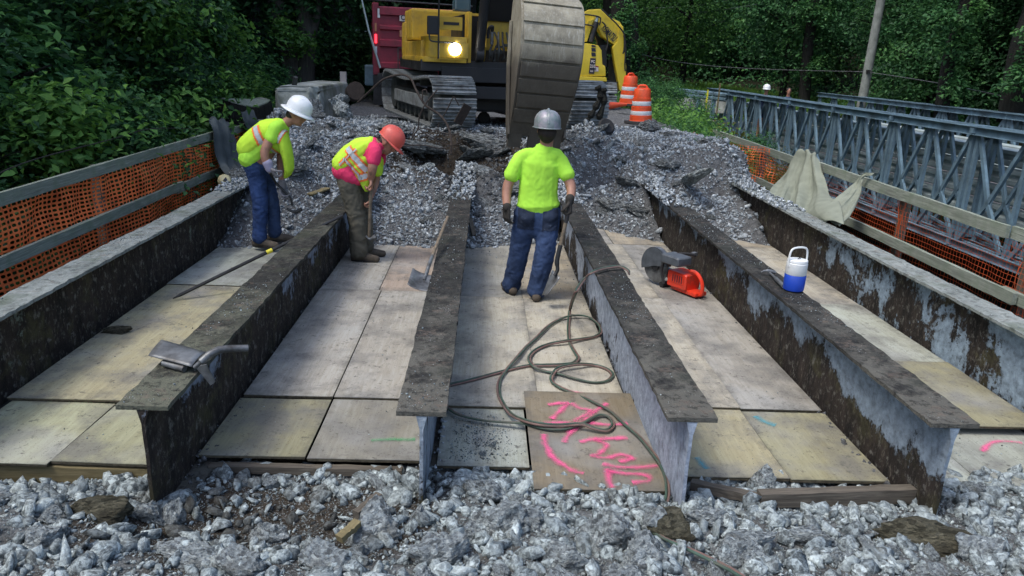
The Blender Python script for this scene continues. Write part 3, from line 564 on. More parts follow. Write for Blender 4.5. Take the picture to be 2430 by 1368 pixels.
# ------------------------------------------------------------------ chunks of concrete, each a thing of its own
CH_M = []
for i in range(9):
    V, F = rock(5, 700+i*3, .20, 13); V = V*(1+np.random.default_rng(i).normal(0, .004, (len(V), 1))); CH_M.append(mesh_np('concrete_chunk', V, F, M['chunk'], smooth=False))
MO_M = [mesh_np('mossy_slab', *rock(4, 900+i, .18, 10), M['mossy'], smooth=True) for i in range(2)]
def chunk(p, s, label, k=0, rot=None, me=None, group=None, cat='concrete chunk', name='concrete_chunk'):
    o = link(name, me or CH_M[k % len(CH_M)]); o.location = p; o.scale = s; o.rotation_euler = rot or (random.uniform(-.4, .4), random.uniform(-.4, .4), random.uniform(0, 6.3)); return tag(o, label, cat, group)
def on(px, py, d=3.0, H=near_h):                        # walk along the line of sight to the heightfield
    o = Vector((0, 0, CH)); k = at(px, py, 'y', 1.)-o; y = 1.2
    while y < 20:
        q = o+k*y
        if q.z < float(H(np.array(q.x), np.array(q.y))): return q
        y += .01
    return q
SP = [(240, 1225, (.17, .09, .06), 'large earth-brown slab lying left of the foot of the second girder', 'm', 0),
 (345, 1230, (.075, .06, .055), 'pale broken block at the right end of the brown slab', 'c', 0), (405, 1245, (.06, .05, .075), 'pale upright block just below the foot of the second girder', 'c', 1),
 (470, 1335, (.16, .08, .06), 'long pale jagged piece at the bottom left, below the dirt hollow', 'c', 2), (760, 1335, (.105, .09, .06), 'big rounded grey lump at the bottom edge, left of the middle', 'c', 3),
 (890, 1275, (.13, .10, .09), 'large rough pale lump right of the split wood scrap', 'c', 4), (1050, 1335, (.12, .08, .06), 'broad pale lump at the bottom edge under the middle girder', 'c', 5),
 (1450, 1290, (.12, .10, .09), 'large pale lump in the centre of the foreground', 'c', 6), (1340, 1345, (.10, .07, .06), 'pale lump at the bottom edge left of the largest one', 'c', 7),
 (1600, 1270, (.11, .08, .06), 'brown flat-topped block next to the hose end', 'm', 1), (1770, 1300, (.15, .06, .05), 'long diagonal pale piece right of the brown block', 'c', 8),
 (1890, 1285, (.13, .07, .05), 'long diagonal pale piece next to the brown gritty slab', 'c', 0), (2190, 1290, (.22, .13, .07), 'wide brown gritty slab at the lower right', 'm', 0),
 (640, 1290, (.10, .08, .06), 'grey broken lump in the dark dirt hollow', 'c', 6), (1180, 1260, (.12, .10, .08), 'large pale lump below the boards, right of the middle girder foot', 'c', 1), (1530, 1345, (.12, .09, .07), 'pale lump at the bottom edge left of the hose end', 'c', 4), (2330, 1320, (.13, .09, .06), 'pale lump in the bottom right corner', 'c', 7), (100, 1300, (.09, .08, .06), 'pale lump near the bottom left corner', 'c', 8), (560, 1345, (.10, .07, .06), 'pale lump at the bottom edge under the dirt hollow', 'c', 3), (1700, 1240, (.11, .06, .05), 'pale slanting piece behind the hose end, right of the fourth girder foot', 'c', 2),
 (1995, 1345, (.05, .04, .04), 'small smooth cream-coloured stone at the bottom right', 'c', 5), (2010, 1225, (.10, .06, .035), 'dark flat piece left of the foot of the jug girder', 'c', 2)]
for px, py, s, lb, t, k in SP:
    q = on(px, py); chunk((q.x, q.y, q.z+s[2]*.4), (s[0]*1.12, s[1]*1.12, s[2]*1.4), lb, k, (random.uniform(-.15, .15), random.uniform(-.15, .15), random.uniform(-.5, .5)), MO_M[k] if t == 'm' else None)
rr = random.Random(3); nC = 0
def chunk_label(x, y, s, sx, sz):
    b = ['left of the left girder', 'in front of the leftmost bay', 'in front of the second bay', 'in front of the third bay', 'in front of the fourth bay', 'in front of the fifth bay', 'beyond the jug girder'][int(np.searchsorted([-3.1, -1.62, -.27, 1.08, 2.43, 3.1], x))]
    return ('small ' if s < .05 else 'medium ' if s < .075 else 'large ')+('long ' if sx > 1.3 else 'flattish ' if sz < .75 else 'blocky ')+'concrete chunk '+b+(', close to the boards' if y > 3.25 else ', midway to the picture bottom' if y > 2.6 else ', near the picture bottom')
while nC < 115:
    x, y = rr.uniform(-3.3, 3.9), rr.uniform(1.75, 3.75)
    if near_clear(x, y) > .25 or (x < -1.6 and rr.random() < .55) or (x > 2.6 and rr.random() < .6) or any(abs(x-g) < .08 and y > 3.2 for g in GX.values()) or (.3 < x < 1.15 and y > 3.45): continue
    s = .035+.075*rr.random()**1.9; z = float(near_h(np.array(x), np.array(y)))
    sx, sz = rr.uniform(.9, 1.5), rr.uniform(.6, 1.0)
    o = chunk((x, y, z+s*.35), (s*sx, s*rr.uniform(.7, 1.1), s*sz), chunk_label(x, y, s, sx, sz), rr.randrange(9), (rr.uniform(-.6, .6), rr.uniform(-.6, .6), rr.uniform(0, 6.3)), group='broken concrete chunks in the foreground'); nC += 1
for i, (px, py) in enumerate([(1147, 1075), (1170, 1055)]):
    q = at(px, py, 'z', .035); chunk((q.x, q.y, q.z), (.022, .018, .018), ('left' if i == 0 else 'right')+' one of two small stones on the gritty front sheet', i+3)
SL_M = [mesh_np('deck_slab', *rock(5, 800+i*5, .2, 8), M['slab']) for i in range(4)]
nC = 0
while nC < 70:
    x, y = rr.uniform(-3.3, 4.0), rr.uniform(9.4, 13.4)
    if y < y0f(x)+.4: continue
    s = .05+.11*rr.random()**2.2; z = float(far_h(np.array(x), np.array(y)))
    chunk((x, y, z+s*.2), (s*rr.uniform(1, 1.8), s*rr.uniform(.7, 1.2), s*rr.uniform(.3, .7)), 'broken deck concrete chunk on the far rubble slope', rr.randrange(9), (rr.uniform(-.5, .5), rr.uniform(-.5, .5), rr.uniform(0, 6.3)), rr.choice(SL_M+CH_M[:1]), group='broken concrete chunks on the far slope'); nC += 1
rs = random.Random(9); nC = 0
while nC < 22:
    x, y = rs.gauss(-.3, 1.5), rs.uniform(10.6, 13.0)
    if not -3 < x < 3.6: continue
    z = float(far_h(np.array(x), np.array(y))); s = rs.uniform(.12, .26)
    chunk((x, y, z+.02), (s, s*rs.uniform(.5, .9), rs.uniform(.03, .07)), 'thin tilted piece of broken deck slab on the far slope', rs.randrange(9), (rs.uniform(-.6, .6), rs.uniform(-.6, .6), rs.uniform(0, 6.3)), rs.choice(SL_M), 'broken deck slab pieces on the far slope', name='broken_concrete'); nC += 1
def slab(px, py, y, s, rot, lb, k): q = at(px, py, 'y', y); chunk((q.x, q.y, q.z-s[2]*.3), tuple(a*.85 for a in s), lb, k, rot, SL_M[k % 4] if k > 1 else None)
slab(1650, 415, 10.9, (.14, .75, .10), (-.42, .35, .02), 'long tilted deck slab between the last two girders', 1)
slab(1600, 325, 13.6, (.30, .22, .16), (.1, .3, .4), 'tilted grey slab at the right edge of the far deck', 2)
slab(1660, 350, 12.9, (.22, .5, .16), (-.2, .5, .2), 'long broken kerb piece sloping beside the green bank', 3)
slab(1545, 298, 14.6, (.30, .22, .12), (0, .1, .3), 'pale boulder of concrete in front of the traffic barrels', 4)
slab(1250, 420, 10.8, (.2, .12, .1), (.1, .2, 1), 'pale lump at the far edge of the deck hole', 5)
slab(1000, 345, 12.0, (.45, .2, .10), (.1, .25, .5), 'dark tilted slab piece in front of the left crawler track', 6)
slab(1150, 330, 12.3, (.40, .22, .10), (.15, .1, -.3), 'dark broken slab left of the excavator bucket', 7)
slab(745, 262, 13.4, (.26, .26, .24), (.1, 0, .3), 'rough pale boulder in front of the broken parapet', 8)
slab(800, 235, 14.6, (.25, .2, .2), (0, .1, 1), 'pale lump right of the broken parapet', 0)
slab(815, 258, 13.6, (.30, .22, .2), (.1, 0, 2), 'pale block between parapet and crawler track', 1)
slab(840, 345, 10.9, (.34, .26, .12), (.3, -.2, .6), 'dark flat slab behind the man in the red hard hat', 6)
slab(930, 300, 12.6, (.3, .3, .10), (.1, 0, .2), 'dark crumbled slab right under the bent rebar', 7)
slab(690, 380, 10.2, (.32, .3, .16), (.3, .2, .4), 'large dusty lump behind the man in the white hard hat', 4)
# ------------------------------------------------------------------ fences
def net(name, P0, P1, z0, z1, cw, chh, sw, mat, parent, seed=0, wav=.03, sag=.02, oval=.3):
    # a sheet of safety netting: every cell is a hole with a rim; P0 -> P1 along the ground
    P0, P1 = Vector(P0), Vector(P1); L = (P1-P0).length; nu, nv = int(L/cw), int((z1-z0)/chh); d = (P1-P0)/L; nrm = Vector((d.y, -d.x, 0))
    i, j = np.meshgrid(np.arange(nu), np.arange(nv), indexing='ij'); i = i.ravel(); j = j.ravel(); n = len(i)
    o = np.array([(0, 0), (1, 0), (1, 1), (0, 1)], float); a, b = .5-sw[0], .5-sw[1]; c = oval
    inn = np.array([(-a, -b*(1-c)), (-a*(1-c), -b), (a*(1-c), -b), (a, -b*(1-c)), (a, b*(1-c)), (a*(1-c), b), (-a*(1-c), b), (-a, b*(1-c))])+.5
    loc = np.concatenate([o, inn]); U = (i[:, None]+loc[None, :, 0])*cw; Vv = (j[:, None]+loc[None, :, 1])*chh
    Fq = np.array([(0, 1, 6, 5), (1, 2, 8, 7), (2, 3, 10, 9), (3, 0, 4, 11), (0, 5, 4, 4), (1, 7, 6, 6), (2, 9, 8, 8), (3, 11, 10, 10)])
    U = U.ravel(); Vv = Vv.ravel(); t = Vv/(z1-z0)
    off = fb(U, Vv, 1.3, 3, seed)*wav*2+np.sin(U*2.6+seed)*wav*.4+fb(U*3, Vv*2, 2.5, 2, seed+5)*wav*.6; dz = -sag*np.abs(np.sin(U*PI/2.4))*t*0+fb(U, Vv, .9, 3, seed+9)*sag*3*(1 if sag else 0)
    X = P0.x+d.x*U+nrm.x*off; Y = P0.y+d.y*U+nrm.y*off; Z = z0+Vv+dz
    me = bpy.data.meshes.new(name); V = np.stack([X, Y, Z], -1); faces = []
    base = (np.arange(n)*12)[:, None]
    q = (Fq[None, :4]+base[:, :, None]).reshape(-1, 4); tr = (Fq[None, 4:, :3]+base[:, :, None]).reshape(-1, 3)
    q3 = np.concatenate([q[:, [0, 1, 2]], q[:, [0, 2, 3]], tr]); me = mesh_np(name, V, q3, mat)
    return link(name, me, None, parent)
def rail(parent, a, b, w, h, seed, name='rail', mat='rail'):
    a, b = Vector(a), Vector(b); L = (b-a).length; n = max(6, int(L/.25)); rr = random.Random(seed); V = []; mb = MB()
    for i in range(n+1):
        q = (L*(i/n-.5))
        for u, v in ((-1, -1), (1, -1), (1, 1), (-1, 1)): V.append((u*w/2+rr.uniform(-.003, .003), q, v*h/2+rr.uniform(-.003, .003)))
    F = [(i*4+(j+1) % 4, i*4+j, i*4+4+j, i*4+4+(j+1) % 4) for i in range(n) for j in range(4)]+[(0, 1, 2, 3), (n*4+3, n*4+2, n*4+1, n*4)]
    o = mb.add(V, F).build(name, M[mat], parent, bevel=0); o.location = (a+b)/2-parent.location; d = b-a; o.rotation_euler = (math.atan2(d.z, math.hypot(d.x, d.y)), 0, -math.atan2(d.x, d.y)); return o
FL = empty('wooden_fence', (-3.86, 3, 0), 0, 'long wooden fence with dense orange netting along the left side of the bridge', 'fence')
XL = -3.86
for i, (a, b, dz) in enumerate([(1.2, 5.35, 0), (5.33, 10.9, .012), (10.9, 16.2, 0)]):
    rail(FL, (XL+.02*(i % 2), a, 1.03+dz), (XL+.02*(i % 2), b, 1.045+dz), .042, .105, i)
for i, (a, b, dz) in enumerate([(1.2, 5.05, 0), (5.0, 9.55, .01), (9.4, 16.0, -.01)]):
    rail(FL, (XL+.025+.02*(i % 2), a, .545+dz), (XL+.025+.02*(i % 2), b, .56+dz), .042, .10, i+5)
for y in (2.6, 5.3, 7.75, 10.2, 12.7, 15.2): rail(FL, (XL-.09, y, -.5), (XL-.09, y+.001, 1.07), .085, .085, int(y*10), 'post', 'post')
nl = net('safety_netting', (XL-.042, 1.0, 0), (XL-.042, 16.0, 0), .0, 1.0, .070, .043, (.15, .21), M['net'], None, 1, .05, .022, .45)
nl.parent = FL; nl.location = -FL.location
q = MB(); q.tube(catmull([(XL-.1, 3.2, 1.12), (XL-.16, 4.2, 1.22), (XL-.1, 5.2, 1.16), (XL-.06, 5.5, 1.12), (XL-.12, 6.6, 1.24), (XL-.14, 8.2, 1.27), (XL-.1, 9.2, 1.3), (XL-.05, 10.6, 1.16)], 6), .006, 5)
wi = q.build('loose_wire', M['iron_dark'], FL); wi.location = -FL.location
FR = empty('wooden_fence', (4.75, 3, 0), 0, 'wooden fence with thin orange mesh along the right side, the pale canvas hanging on it', 'fence')
XR = 4.75
for i, (a, b, dz) in enumerate([(1.5, 6.45, .0), (6.42, 11.0, .02), (10.9, 15.8, .0)]):
    rail(FR, (XR-.02*(i % 2), a, .95+dz), (XR-.02*(i % 2)+.05, b, .965+dz), .042, .115, i+20)
for i, (a, b, dz) in enumerate([(1.5, 6.35, 0), (6.1, 10.8, .015), (10.7, 15.3, 0)]):
    rail(FR, (XR-.025-.02*(i % 2), a, .42+dz), (XR-.025-.02*(i % 2)+.04, b, .43+dz), .042, .105, i+30)
for y in (3.2, 6.2, 8.3, 10.6, 12.9, 15.0): rail(FR, (XR+.09, y, -.6), (XR+.09, y+.001, .99), .085, .085, int(y*10)+3, 'post', 'post')
nr = net('safety_netting', (XR+.042, 1.4, 0), (XR+.042, 12.2, 0), -.45, .92, .05, .05, (.045, .045), M['net_fine'], None, 4, .03, .01, .05)
nr.parent = FR; nr.location = -FR.location
nr = net('safety_netting', (XR+.042, 12.2, 0), (4.1, 15.2, 0), .35, .98, .06, .045, (.07, .08), M['net'], None, 6, .12, .03, .3)
nr.parent = FR; nr.location = -FR.location
for y in (6.2, 8.3, 10.6, 12.9, 15.0):       # mesh bunched round the posts
    q = MB(); rr = random.Random(y)
    for k in range(9): q.tube(catmull([(XR+rr.uniform(-.0, .15), y+rr.uniform(-.07, .07), -.3+1.2*t) for t in (0, .25, .5, .75, 1)], 4), .004, 4)
    o = q.build('bunched_netting', M['net_fine'], FR); o.location = -FR.location
# ------------------------------------------------------------------ cloths
def cloth(rows, label, mat, fold=.02, seed=0, nu=34, nv=44, name='draped_cloth', freq=5., th=.006, hem=None):
    g = []
    for row in rows:
        c = catmull([Vector(p) for p in row], 12); L = [0]
        for i in range(1, len(c)): L.append(L[-1]+(c[i]-c[i-1]).length)
        g.append([c[min(len(c)-1, int(np.searchsorted(L, L[-1]*k/nu)))] for k in range(nu+1)])
    cols = []
    for k in range(nu+1):
        cc = catmull([r_[k] for r_ in g], 16); cols.append([cc[min(len(cc)-1, int(round((len(cc)-1)*j/nv)))] for j in range(nv+1)])
    V = []
    for k in range(nu+1):
        for j in range(nv+1):
            u, v = k/nu, j/nv; p = Vector(cols[k][j]); a = cols[min(k+1, nu)][j]-cols[max(k-1, 0)][j]; b = cols[k][min(j+1, nv)]-cols[k][max(j-1, 0)]
            n_ = a.cross(b); n_ = n_.normalized() if n_.length > 1e-9 else Vector((0, 0, 1))
            f = math.sin(u*freq*2*PI+2.5*noise.noise(Vector((u*2, v*1.5, seed))))*.55+noise.fractal(Vector((u*4, v*2.5, seed+4)), .8, 2.1, 4)*.8
            V.append(p+n_*f*fold*min(1, v*2.5+.25))
    F = [(k*(nv+1)+j, (k+1)*(nv+1)+j, (k+1)*(nv+1)+j+1, k*(nv+1)+j+1) for k in range(nu) for j in range(nv)]
    c0 = sum((Vector(v) for v in V), Vector())/len(V); o = MB().add([v-c0 for v in V], F).build(name, mat, smooth=True, recalc=False); o.location = c0
    m = o.modifiers.new('thick', 'SOLIDIFY'); m.thickness = th; s = o.modifiers.new('sub', 'SUBSURF'); s.levels = s.render_levels = 1
    return tag(o, label, 'cloth')
xr = XR-.06
cloth([[at(1893, 366, 'x', XR+.05), at(1915, 364, 'x', XR+.05), at(1938, 376, 'x', XR+.05)],
       [at(1890, 360, 'x', XR-.03), at(1913, 358, 'x', XR-.05), at(1940, 373, 'x', XR-.03)],
       [at(1872, 392, 'x', XR-.09), at(1910, 395, 'x', XR-.12), at(1950, 410, 'x', XR-.10)],
       [at(1850, 428, 'x', XR-.25), at(1900, 450, 'x', XR-.30), at(1968, 462, 'x', XR-.22)],
       [at(1826, 456, 'x', 4.12), at(1880, 486, 'x', 4.08), at(1935, 508, 'x', 4.06), at(1990, 478, 'x', 4.25)],
       [at(1834, 466, 'x', 4.02), at(1885, 497, 'x', 4.00), at(1940, 525, 'x', 3.98), at(2000, 530, 'x', 4.0)]],
      'pale green canvas cloth hung over the right fence rail and trailing onto the girder', M['burlap'], .055, 3, freq=3.2, name='canvas_cloth')
cloth([[at(2075, 412, 'x', XR+.02), at(2068, 418, 'x', XR-.03)], [at(2050, 411, 'x', XR-.08), at(2046, 424, 'x', XR-.08)],
       [at(2022, 440, 'x', XR-.16), at(2042, 462, 'x', XR-.15)], [at(1985, 468, 'x', 4.32), at(2020, 510, 'x', 4.25)], [at(1945, 505, 'x', 4.08), at(1993, 541, 'x', 4.02)]],
      'twisted corner of pale green canvas knotted to the right fence rail', M['burlap'], .03, 8, nu=16, freq=2, name='canvas_cloth')
cloth([[at(484, 291, 'x', XL-.10), at(515, 289, 'x', XL-.10), at(545, 296, 'x', XL-.1)], [at(494, 284, 'x', XL-.02), at(517, 283, 'x', XL-.0), at(542, 293, 'x', XL)],
       [at(503, 305, 'x', XL+.09), at(530, 310, 'x', XL+.10), at(552, 318, 'x', XL+.1)], [at(510, 350, 'x', XL+.13), at(540, 350, 'x', XL+.14), at(568, 355, 'x', XL+.2)],
       [at(522, 395, 'x', XL+.22), at(550, 395, 'x', XL+.26), at(588, 392, 'x', XL+.38)], [at(545, 428, 'x', -3.30), at(565, 420, 'x', -3.24), at(596, 404, 'x', -3.2)]],
      'dark grey cloth hung over the left fence rail, trailing down to the girder', M['wool'], .05, 5, freq=3)
cloth([[at(570, 272, 'x', XL-.10), at(600, 264, 'x', XL-.10)], [at(572, 266, 'x', XL), at(602, 262, 'x', XL)], [at(576, 285, 'x', XL+.1), at(610, 282, 'x', XL+.1)], [at(588, 312, 'x', XL+.14), at(618, 300, 'x', XL+.15)], [at(600, 330, 'x', XL+.16), at(620, 322, 'x', XL+.18)]],
      'smaller dark grey cloth on the left rail, behind the man in the white hard hat', M['wool'], .025, 9, nu=18, freq=2)
bl = MB().lathe([(.0, -.075), (.05, -.06), (.085, -.01), (.085, .02), (.06, .06), (0, .075)], 18).build('cream_bucket_lid', M['buff'], smooth=True); bl.location = at(533, 430, 'x', -3.33); bl.rotation_euler = (1.1, .2, .4)
tag(bl, 'cream plastic lid with dark triangle leaning between the left girder and the netting', 'lid'); tr = MB().prism([(-.03, -.025), (.03, -.025), (0, .03)], lambda u, v: Vector((u, v, .074)), lambda u, v: Vector((u, v, .082))).build('triangle_mark', M['decal_black'], bl)
# ------------------------------------------------------------------ temporary truss bridge on the right
BX, BZ0, BZ1, PL = 9.5, -.98, 1.38, 3.05
BR = empty('truss_bridge', (BX, 8, -1), 0, 'temporary galvanised steel truss bridge running parallel on the right', 'bridge')
def chan(a, b, w, h, t=.012):                             # two back-to-back channels
    m = MB()
    for s in (-1, 1):
        m.bar(Vector(a)+Vector((s*.045, 0, 0)), Vector(b)+Vector((s*.045, 0, 0)), t, h)
        for k in (-1, 1): m.bar(Vector(a)+Vector((s*(.045+w/2), 0, k*(h/2-t/2))), Vector(b)+Vector((s*(.045+w/2), 0, k*(h/2-t/2))), w, t)
    return m
H = BZ1-BZ0
lib = {}
def piece(parent, key, mk, name, loc=(0, 0, 0)):
    if key not in lib: o = mk().build(name, M['galv'], parent); lib[key] = o.data
    else: o = link(name, lib[key], None, parent)
    o.location = loc; return o
def truss_panel(x, y):
    p = empty('truss_panel', (x-BR.location.x, y-BR.location.y, BZ0-BR.location.z)); p.parent = BR
    piece(p, 'tc', lambda: chan((0, .01, 0), (0, PL-.01, 0), .07, .16), 'top_chord', (0, 0, H-.08)); piece(p, 'tc', None, 'bottom_chord', (0, 0, .08))
    for yy in (.09, PL/2, PL-.09): piece(p, 'ps', lambda: MB().bar((0, 0, .16), (0, 0, H-.16), .07, .09), 'upright', (0, yy, 0))
    for k in range(2):
        a = k*PL/2+.12; b = (k+1)*PL/2-.12; m = (a+b)/2
        for s in (0, 1):
            ya, yb = (a, b) if s == 0 else (b, a)
            piece(p, ('dg', s), lambda: MB().bar((0, 0, H-.16), (0, (m-a)*(1 if s == 0 else -1), H*.42), .06, .08), 'diagonal', (0, ya, 0))
            piece(p, ('dl', s), lambda: MB().bar((0, 0, .16), (0, (m-a)*(1 if s == 0 else -1), H*.42), .06, .08), 'diagonal', (0, ya, 0))
        piece(p, 'gs', lambda: MB().box((0, 0, 0), (.015, .22, .26)), 'gusset_plate', (0, m, H*.42))
for k in range(9):
    for dx in (0, .34): truss_panel(BX+dx, 5.2+k*PL)
for k in range(8): truss_panel(14.3, 8.25+k*PL)
for k in range(7): truss_panel(14.64, 8.25+k*PL)
lo = -BR.location
def bpart(mb, name, mat, **k): o = mb.build(name, mat, BR, **k); o.location = lo; return o
bpart(MB().box(((BX+14.5)/2+.2, 20, -.38), (4.1, 34, .10)), 'deck', M['deck_steel'])
for y in np.arange(5.2, 33, PL): bpart(MB().box((12.15, y, -.62), (4.9, .18, .3)), 'cross_beam', M['galv'])
for i in range(9):
    y = 5.2+i*PL
    for a, b, w_ in (((BX-.02, y, BZ0+.3), (BX+.36, y+PL/2, BZ0+.3), .05), ((BX-.02, y+PL/2, BZ0+.3), (BX+.36, y+PL, BZ0+.3), .05), ((BX, y+.1, BZ1-.02), (BX+.34, y+.1, BZ1-.02), .05), ((BX, y+.1, .3), (BX+.34, y+.1, 1.2), .045)): bpart(MB().bar(a, b, w_), 'lateral_brace', M['galv'])
    for z_ in (BZ1-.08, BZ0+.08): bpart(MB().box((BX-.02, y+.02, z_), (.20, .10, .10)), 'splice_joint', M['galv'])
def corrug(x, y0, y1, z0, n, h, mat, name):
    for k in range(n):                                   # each beam rail with its two humps
        z = z0+k*h; pr = [(-.02, 0), (.05, h*.12), (.05, h*.33), (-.02, h*.45), (-.02, h*.55), (.05, h*.67), (.05, h*.85), (-.02, h*.97)]
        V = [(x-u, y, z+v) for y in (y0, y1) for u, v in pr]; m = len(pr); F = [(i, i+1, m+i+1, m+i) for i in range(m-1)]
        o = MB().add(V, F).build(name, M[mat], BR, recalc=False); o.location = lo; s = o.modifiers.new('t', 'SOLIDIFY'); s.thickness = .006
for a in range(4): corrug(BX+.62, 5+a*6.1, 5+a*6.1+6.08, -.42, 4, .36, 'galv_light', 'guard_panel')
for a in range(3): corrug(14.0, 9+a*6.1, 9+a*6.1+6.08, -.1, 2, .36, 'galv_light', 'guard_panel')
# an abutment for it, and the guard rail on the approach
q = MB().box((12, 32.5, -1.2), (7, 3, 2.6)).build('bridge_abutment', M['blank']); tag(q, 'pale concrete abutment at the far end of the temporary truss bridge', 'abutment', kind='structure')
GR = empty('guard_rail', (9.4, 30, .3), 0, 'galvanised guard rail with posts at the far end of the truss bridge', 'guard rail')
a_, b_ = at(1600, 218, 'y', 33), at(1725, 232, 'y', 28)
pr = [(0, -.15), (-.05, -.11), (-.05, -.04), (0, 0), (-.05, .04), (-.05, .11), (0, .15)]; d_ = (b_-a_).normalized(); V = []
for e in (a_, b_):
    for u, v in pr: V.append(e+Vector((-d_.y, d_.x, 0))*u+Vector((0, 0, v)))
o = MB().add(V, [(i, i+1, 8+i, 7+i) for i in range(6)]).build('beam', M['galv'], GR, recalc=False); o.location = -GR.location; s = o.modifiers.new('t', 'SOLIDIFY'); s.thickness = .012
for t in (.12, .4, .52, .8): p = a_.lerp(b_, t); o = MB().box((p.x, p.y+.1, p.z-.35), (.14, .14, 1.0)).build('post', M['galv'], GR); o.location = -GR.location
o = MB().box((0, 0, 0), (3.2, .25, .5)).build('concrete_barrier', M['blank'], bevel=.03); o.location = at(1655, 250, 'y', 31); o.rotation_euler.z = -.6; tag(o, 'low pale concrete barrier behind the guard rail posts', 'barrier')
# survey stakes by the bridge
for i, (px, py, Y, h, mt) in enumerate([(1707, 205, 27, .55, 'timber'), (1678, 220, 25, .5, 'yel_tape')]):
    p = at(px, py+12, 'y', Y); o = MB().bar((0, 0, -.8), (0, 0, h*.5), .05, .03).build('survey_stake', M[mt]); o.location = p; tag(o, ['bare wooden stake by the far end of the truss bridge', 'yellow flagged stake in the weeds beside the guard rail'][i], 'stake')
# ------------------------------------------------------------------ utility pole and wires
pb = at(2046, 240, 'y', 30); pt = at(2093, -12, 'y', 30); dd = (pt-pb).normalized(); PO = empty('utility_pole', pb-dd*3, 0, 'leaning grey wooden utility pole behind the far truss', 'pole')
o = MB().tube([(0, 0, 0), dd*6, dd*12], [.19, .165, .14], 12).build('pole_shaft', M['pole'], PO, smooth=True)
at_ = at(2055, 170, 'y', 30)-PO.location; MB().box(at_, (.12, .5, .12)).build('wire_bracket', M['iron_dark'], PO)
def wire(P, label, r=.014): m = MB().tube(catmull([Vector(p) for p in P], 10), r, 5); o = m.build('overhead_wire', M['iron']); tag(o, label, 'wire')
wire([at(1488, 120, 'y', 44), at(1580, 143, 'y', 40), at(1700, 158, 'y', 37), at(1850, 166, 'y', 34), at(2055, 171, 'y', 30)], 'sagging wire from the yellow machine side to the utility pole')
wire([at(2055, 171, 'y', 30), at(2180, 190, 'y', 27), at(2300, 212, 'y', 24), at(2440, 242, 'y', 21)], 'wire running down to the right from the utility pole')
wire([at(1500, 20, 'y', 60), at(1600, 18, 'y', 55), at(1690, 8, 'y', 50), at(1760, -8, 'y', 46)], 'upper of two thin wires crossing the trees at the top', .02)
wire([at(1500, 30, 'y', 60), at(1600, 31, 'y', 55), at(1690, 27, 'y', 50), at(1850, 2, 'y', 42)], 'lower of two thin wires crossing the trees at the top', .02)
# ------------------------------------------------------------------ parapet remnant, stump
V, F = ico(4); P = V.copy(); P = np.sign(P)*np.abs(P)**.22; P = P/np.abs(P).max(0)
L_, W_, H_ = 1.95, .36, .36; out = []
for p in P:
    ne = max(0, -p[1]); q = Vector((p[0]*W_, p[1]*L_, p[2]*H_)); nn = noise.fractal(q*3.2, .8, 2.2, 5)
    q += Vector((nn*.02, nn*.02, nn*.015))
    if ne > .6: q.y += .28*noise.noise(q*4)+.3*noise.noise(q*1.7)+.12*nn; q.x += .06*nn
    out.append(q)
o = link('parapet_block', mesh_np('parapet_block', np.array([v[:] for v in out]), F, M['blank'], smooth=False)); o.location = (-3.43, 15.6, 1.27); tag(o, 'broken-off concrete parapet wall beyond the left fence', 'parapet')
q = MB(); q.cyl((-3.55, 14.4, 1.6), (-3.5, 14.35, 1.78), .05, .045, 8); o = q.build('pipe_stub', M['track_dark']); tag(o, 'short cut-off pipe sticking up from the broken parapet', 'pipe')
o = MB().box((0, 0, 0), (.14, .12, .42)).build('marker_post', M['sign_white']); o.location = at(815, 192, 'y', 19); tag(o, 'small pale post just behind the parapet', 'post')
st = empty('tree_stump', at(580, 300, 'y', 13.5)+Vector((0, 0, -.6)), 0, 'thick dark cut stump standing behind the left fence', 'stump')
pr_ = []
q = MB(); n = 22; V = []
for z, rr_ in ((0, .56), (.6, .44), (1.0, .41)):
    for k in range(n): a = 2*PI*k/n; s_ = 1+.12*math.sin(3*a+1)+.06*math.sin(7*a); V.append((rr_*s_*math.cos(a), rr_*s_*math.sin(a), z+(.06*math.sin(a*2) if z > .9 else 0)))
q.add(V, [(i*n+k, i*n+(k+1) % n, (i+1)*n+(k+1) % n, (i+1)*n+k) for i in range(2) for k in range(n)]+[tuple(range(2*n, 3*n))]).build('stump_bark', M['bark'], st)
q = MB(); q.add([(v[0]*.95, v[1]*.95, v[2]+.012) for v in V[2*n:]]+[(v[0]*.95, v[1]*.95, v[2]+.03) for v in V[2*n:]], [(k, (k+1) % n, n+(k+1) % n, n+k) for k in range(n)]+[tuple(range(n, 2*n))]).build('cut_face', M['rail'], st)
# ------------------------------------------------------------------ traffic barrels and cone
def barrel():
    b = empty('traffic_barrel', (0, 0, 0)); R = [.285, .27, .25, .232, .215]; zs = [0, .20, .42, .64, .84]
    prof = [(.30, 0), (.30, .06), (R[0], .07), (R[0]-.004, .20), (R[1]-.006, .205), (R[1]-.010, .42), (R[2]-.012, .425), (R[2]-.014, .64), (R[3]-.014, .645), (R[3]-.02, .84), (.19, .875), (0, .88)]
    MB().lathe(prof, 28).build('barrel_body', M['barrel'], b, smooth=True)
    for z in (.255, .50):
        rr_ = np.interp(z, [.2, .42, .425, .64], [.265, .262, .24, .237]) if z < .42 else .240
        MB().lathe([(rr_+.004, z-.055), (rr_+.006, z-.05), (rr_+.006, z+.05), (rr_+.004, z+.055)], 28).build('reflective_band', M['reflect'], b, smooth=True)
    h = MB(); h.tube([(-.11, 0, .86), (-.105, 0, .93), (-.06, 0, .955), (.06, 0, .955), (.105, 0, .93), (.11, 0, .86)], [.028]*6, 8); h.box((0, 0, .885), (.3, .14, .03)); h.build('carry_handle', M['barrel'], b, smooth=True)
    MB().lathe([(.42, -.02), (.44, 0), (.42, .05), (.3, .06)], 24).build('rubber_base', M['rubber'], b, smooth=True); return b
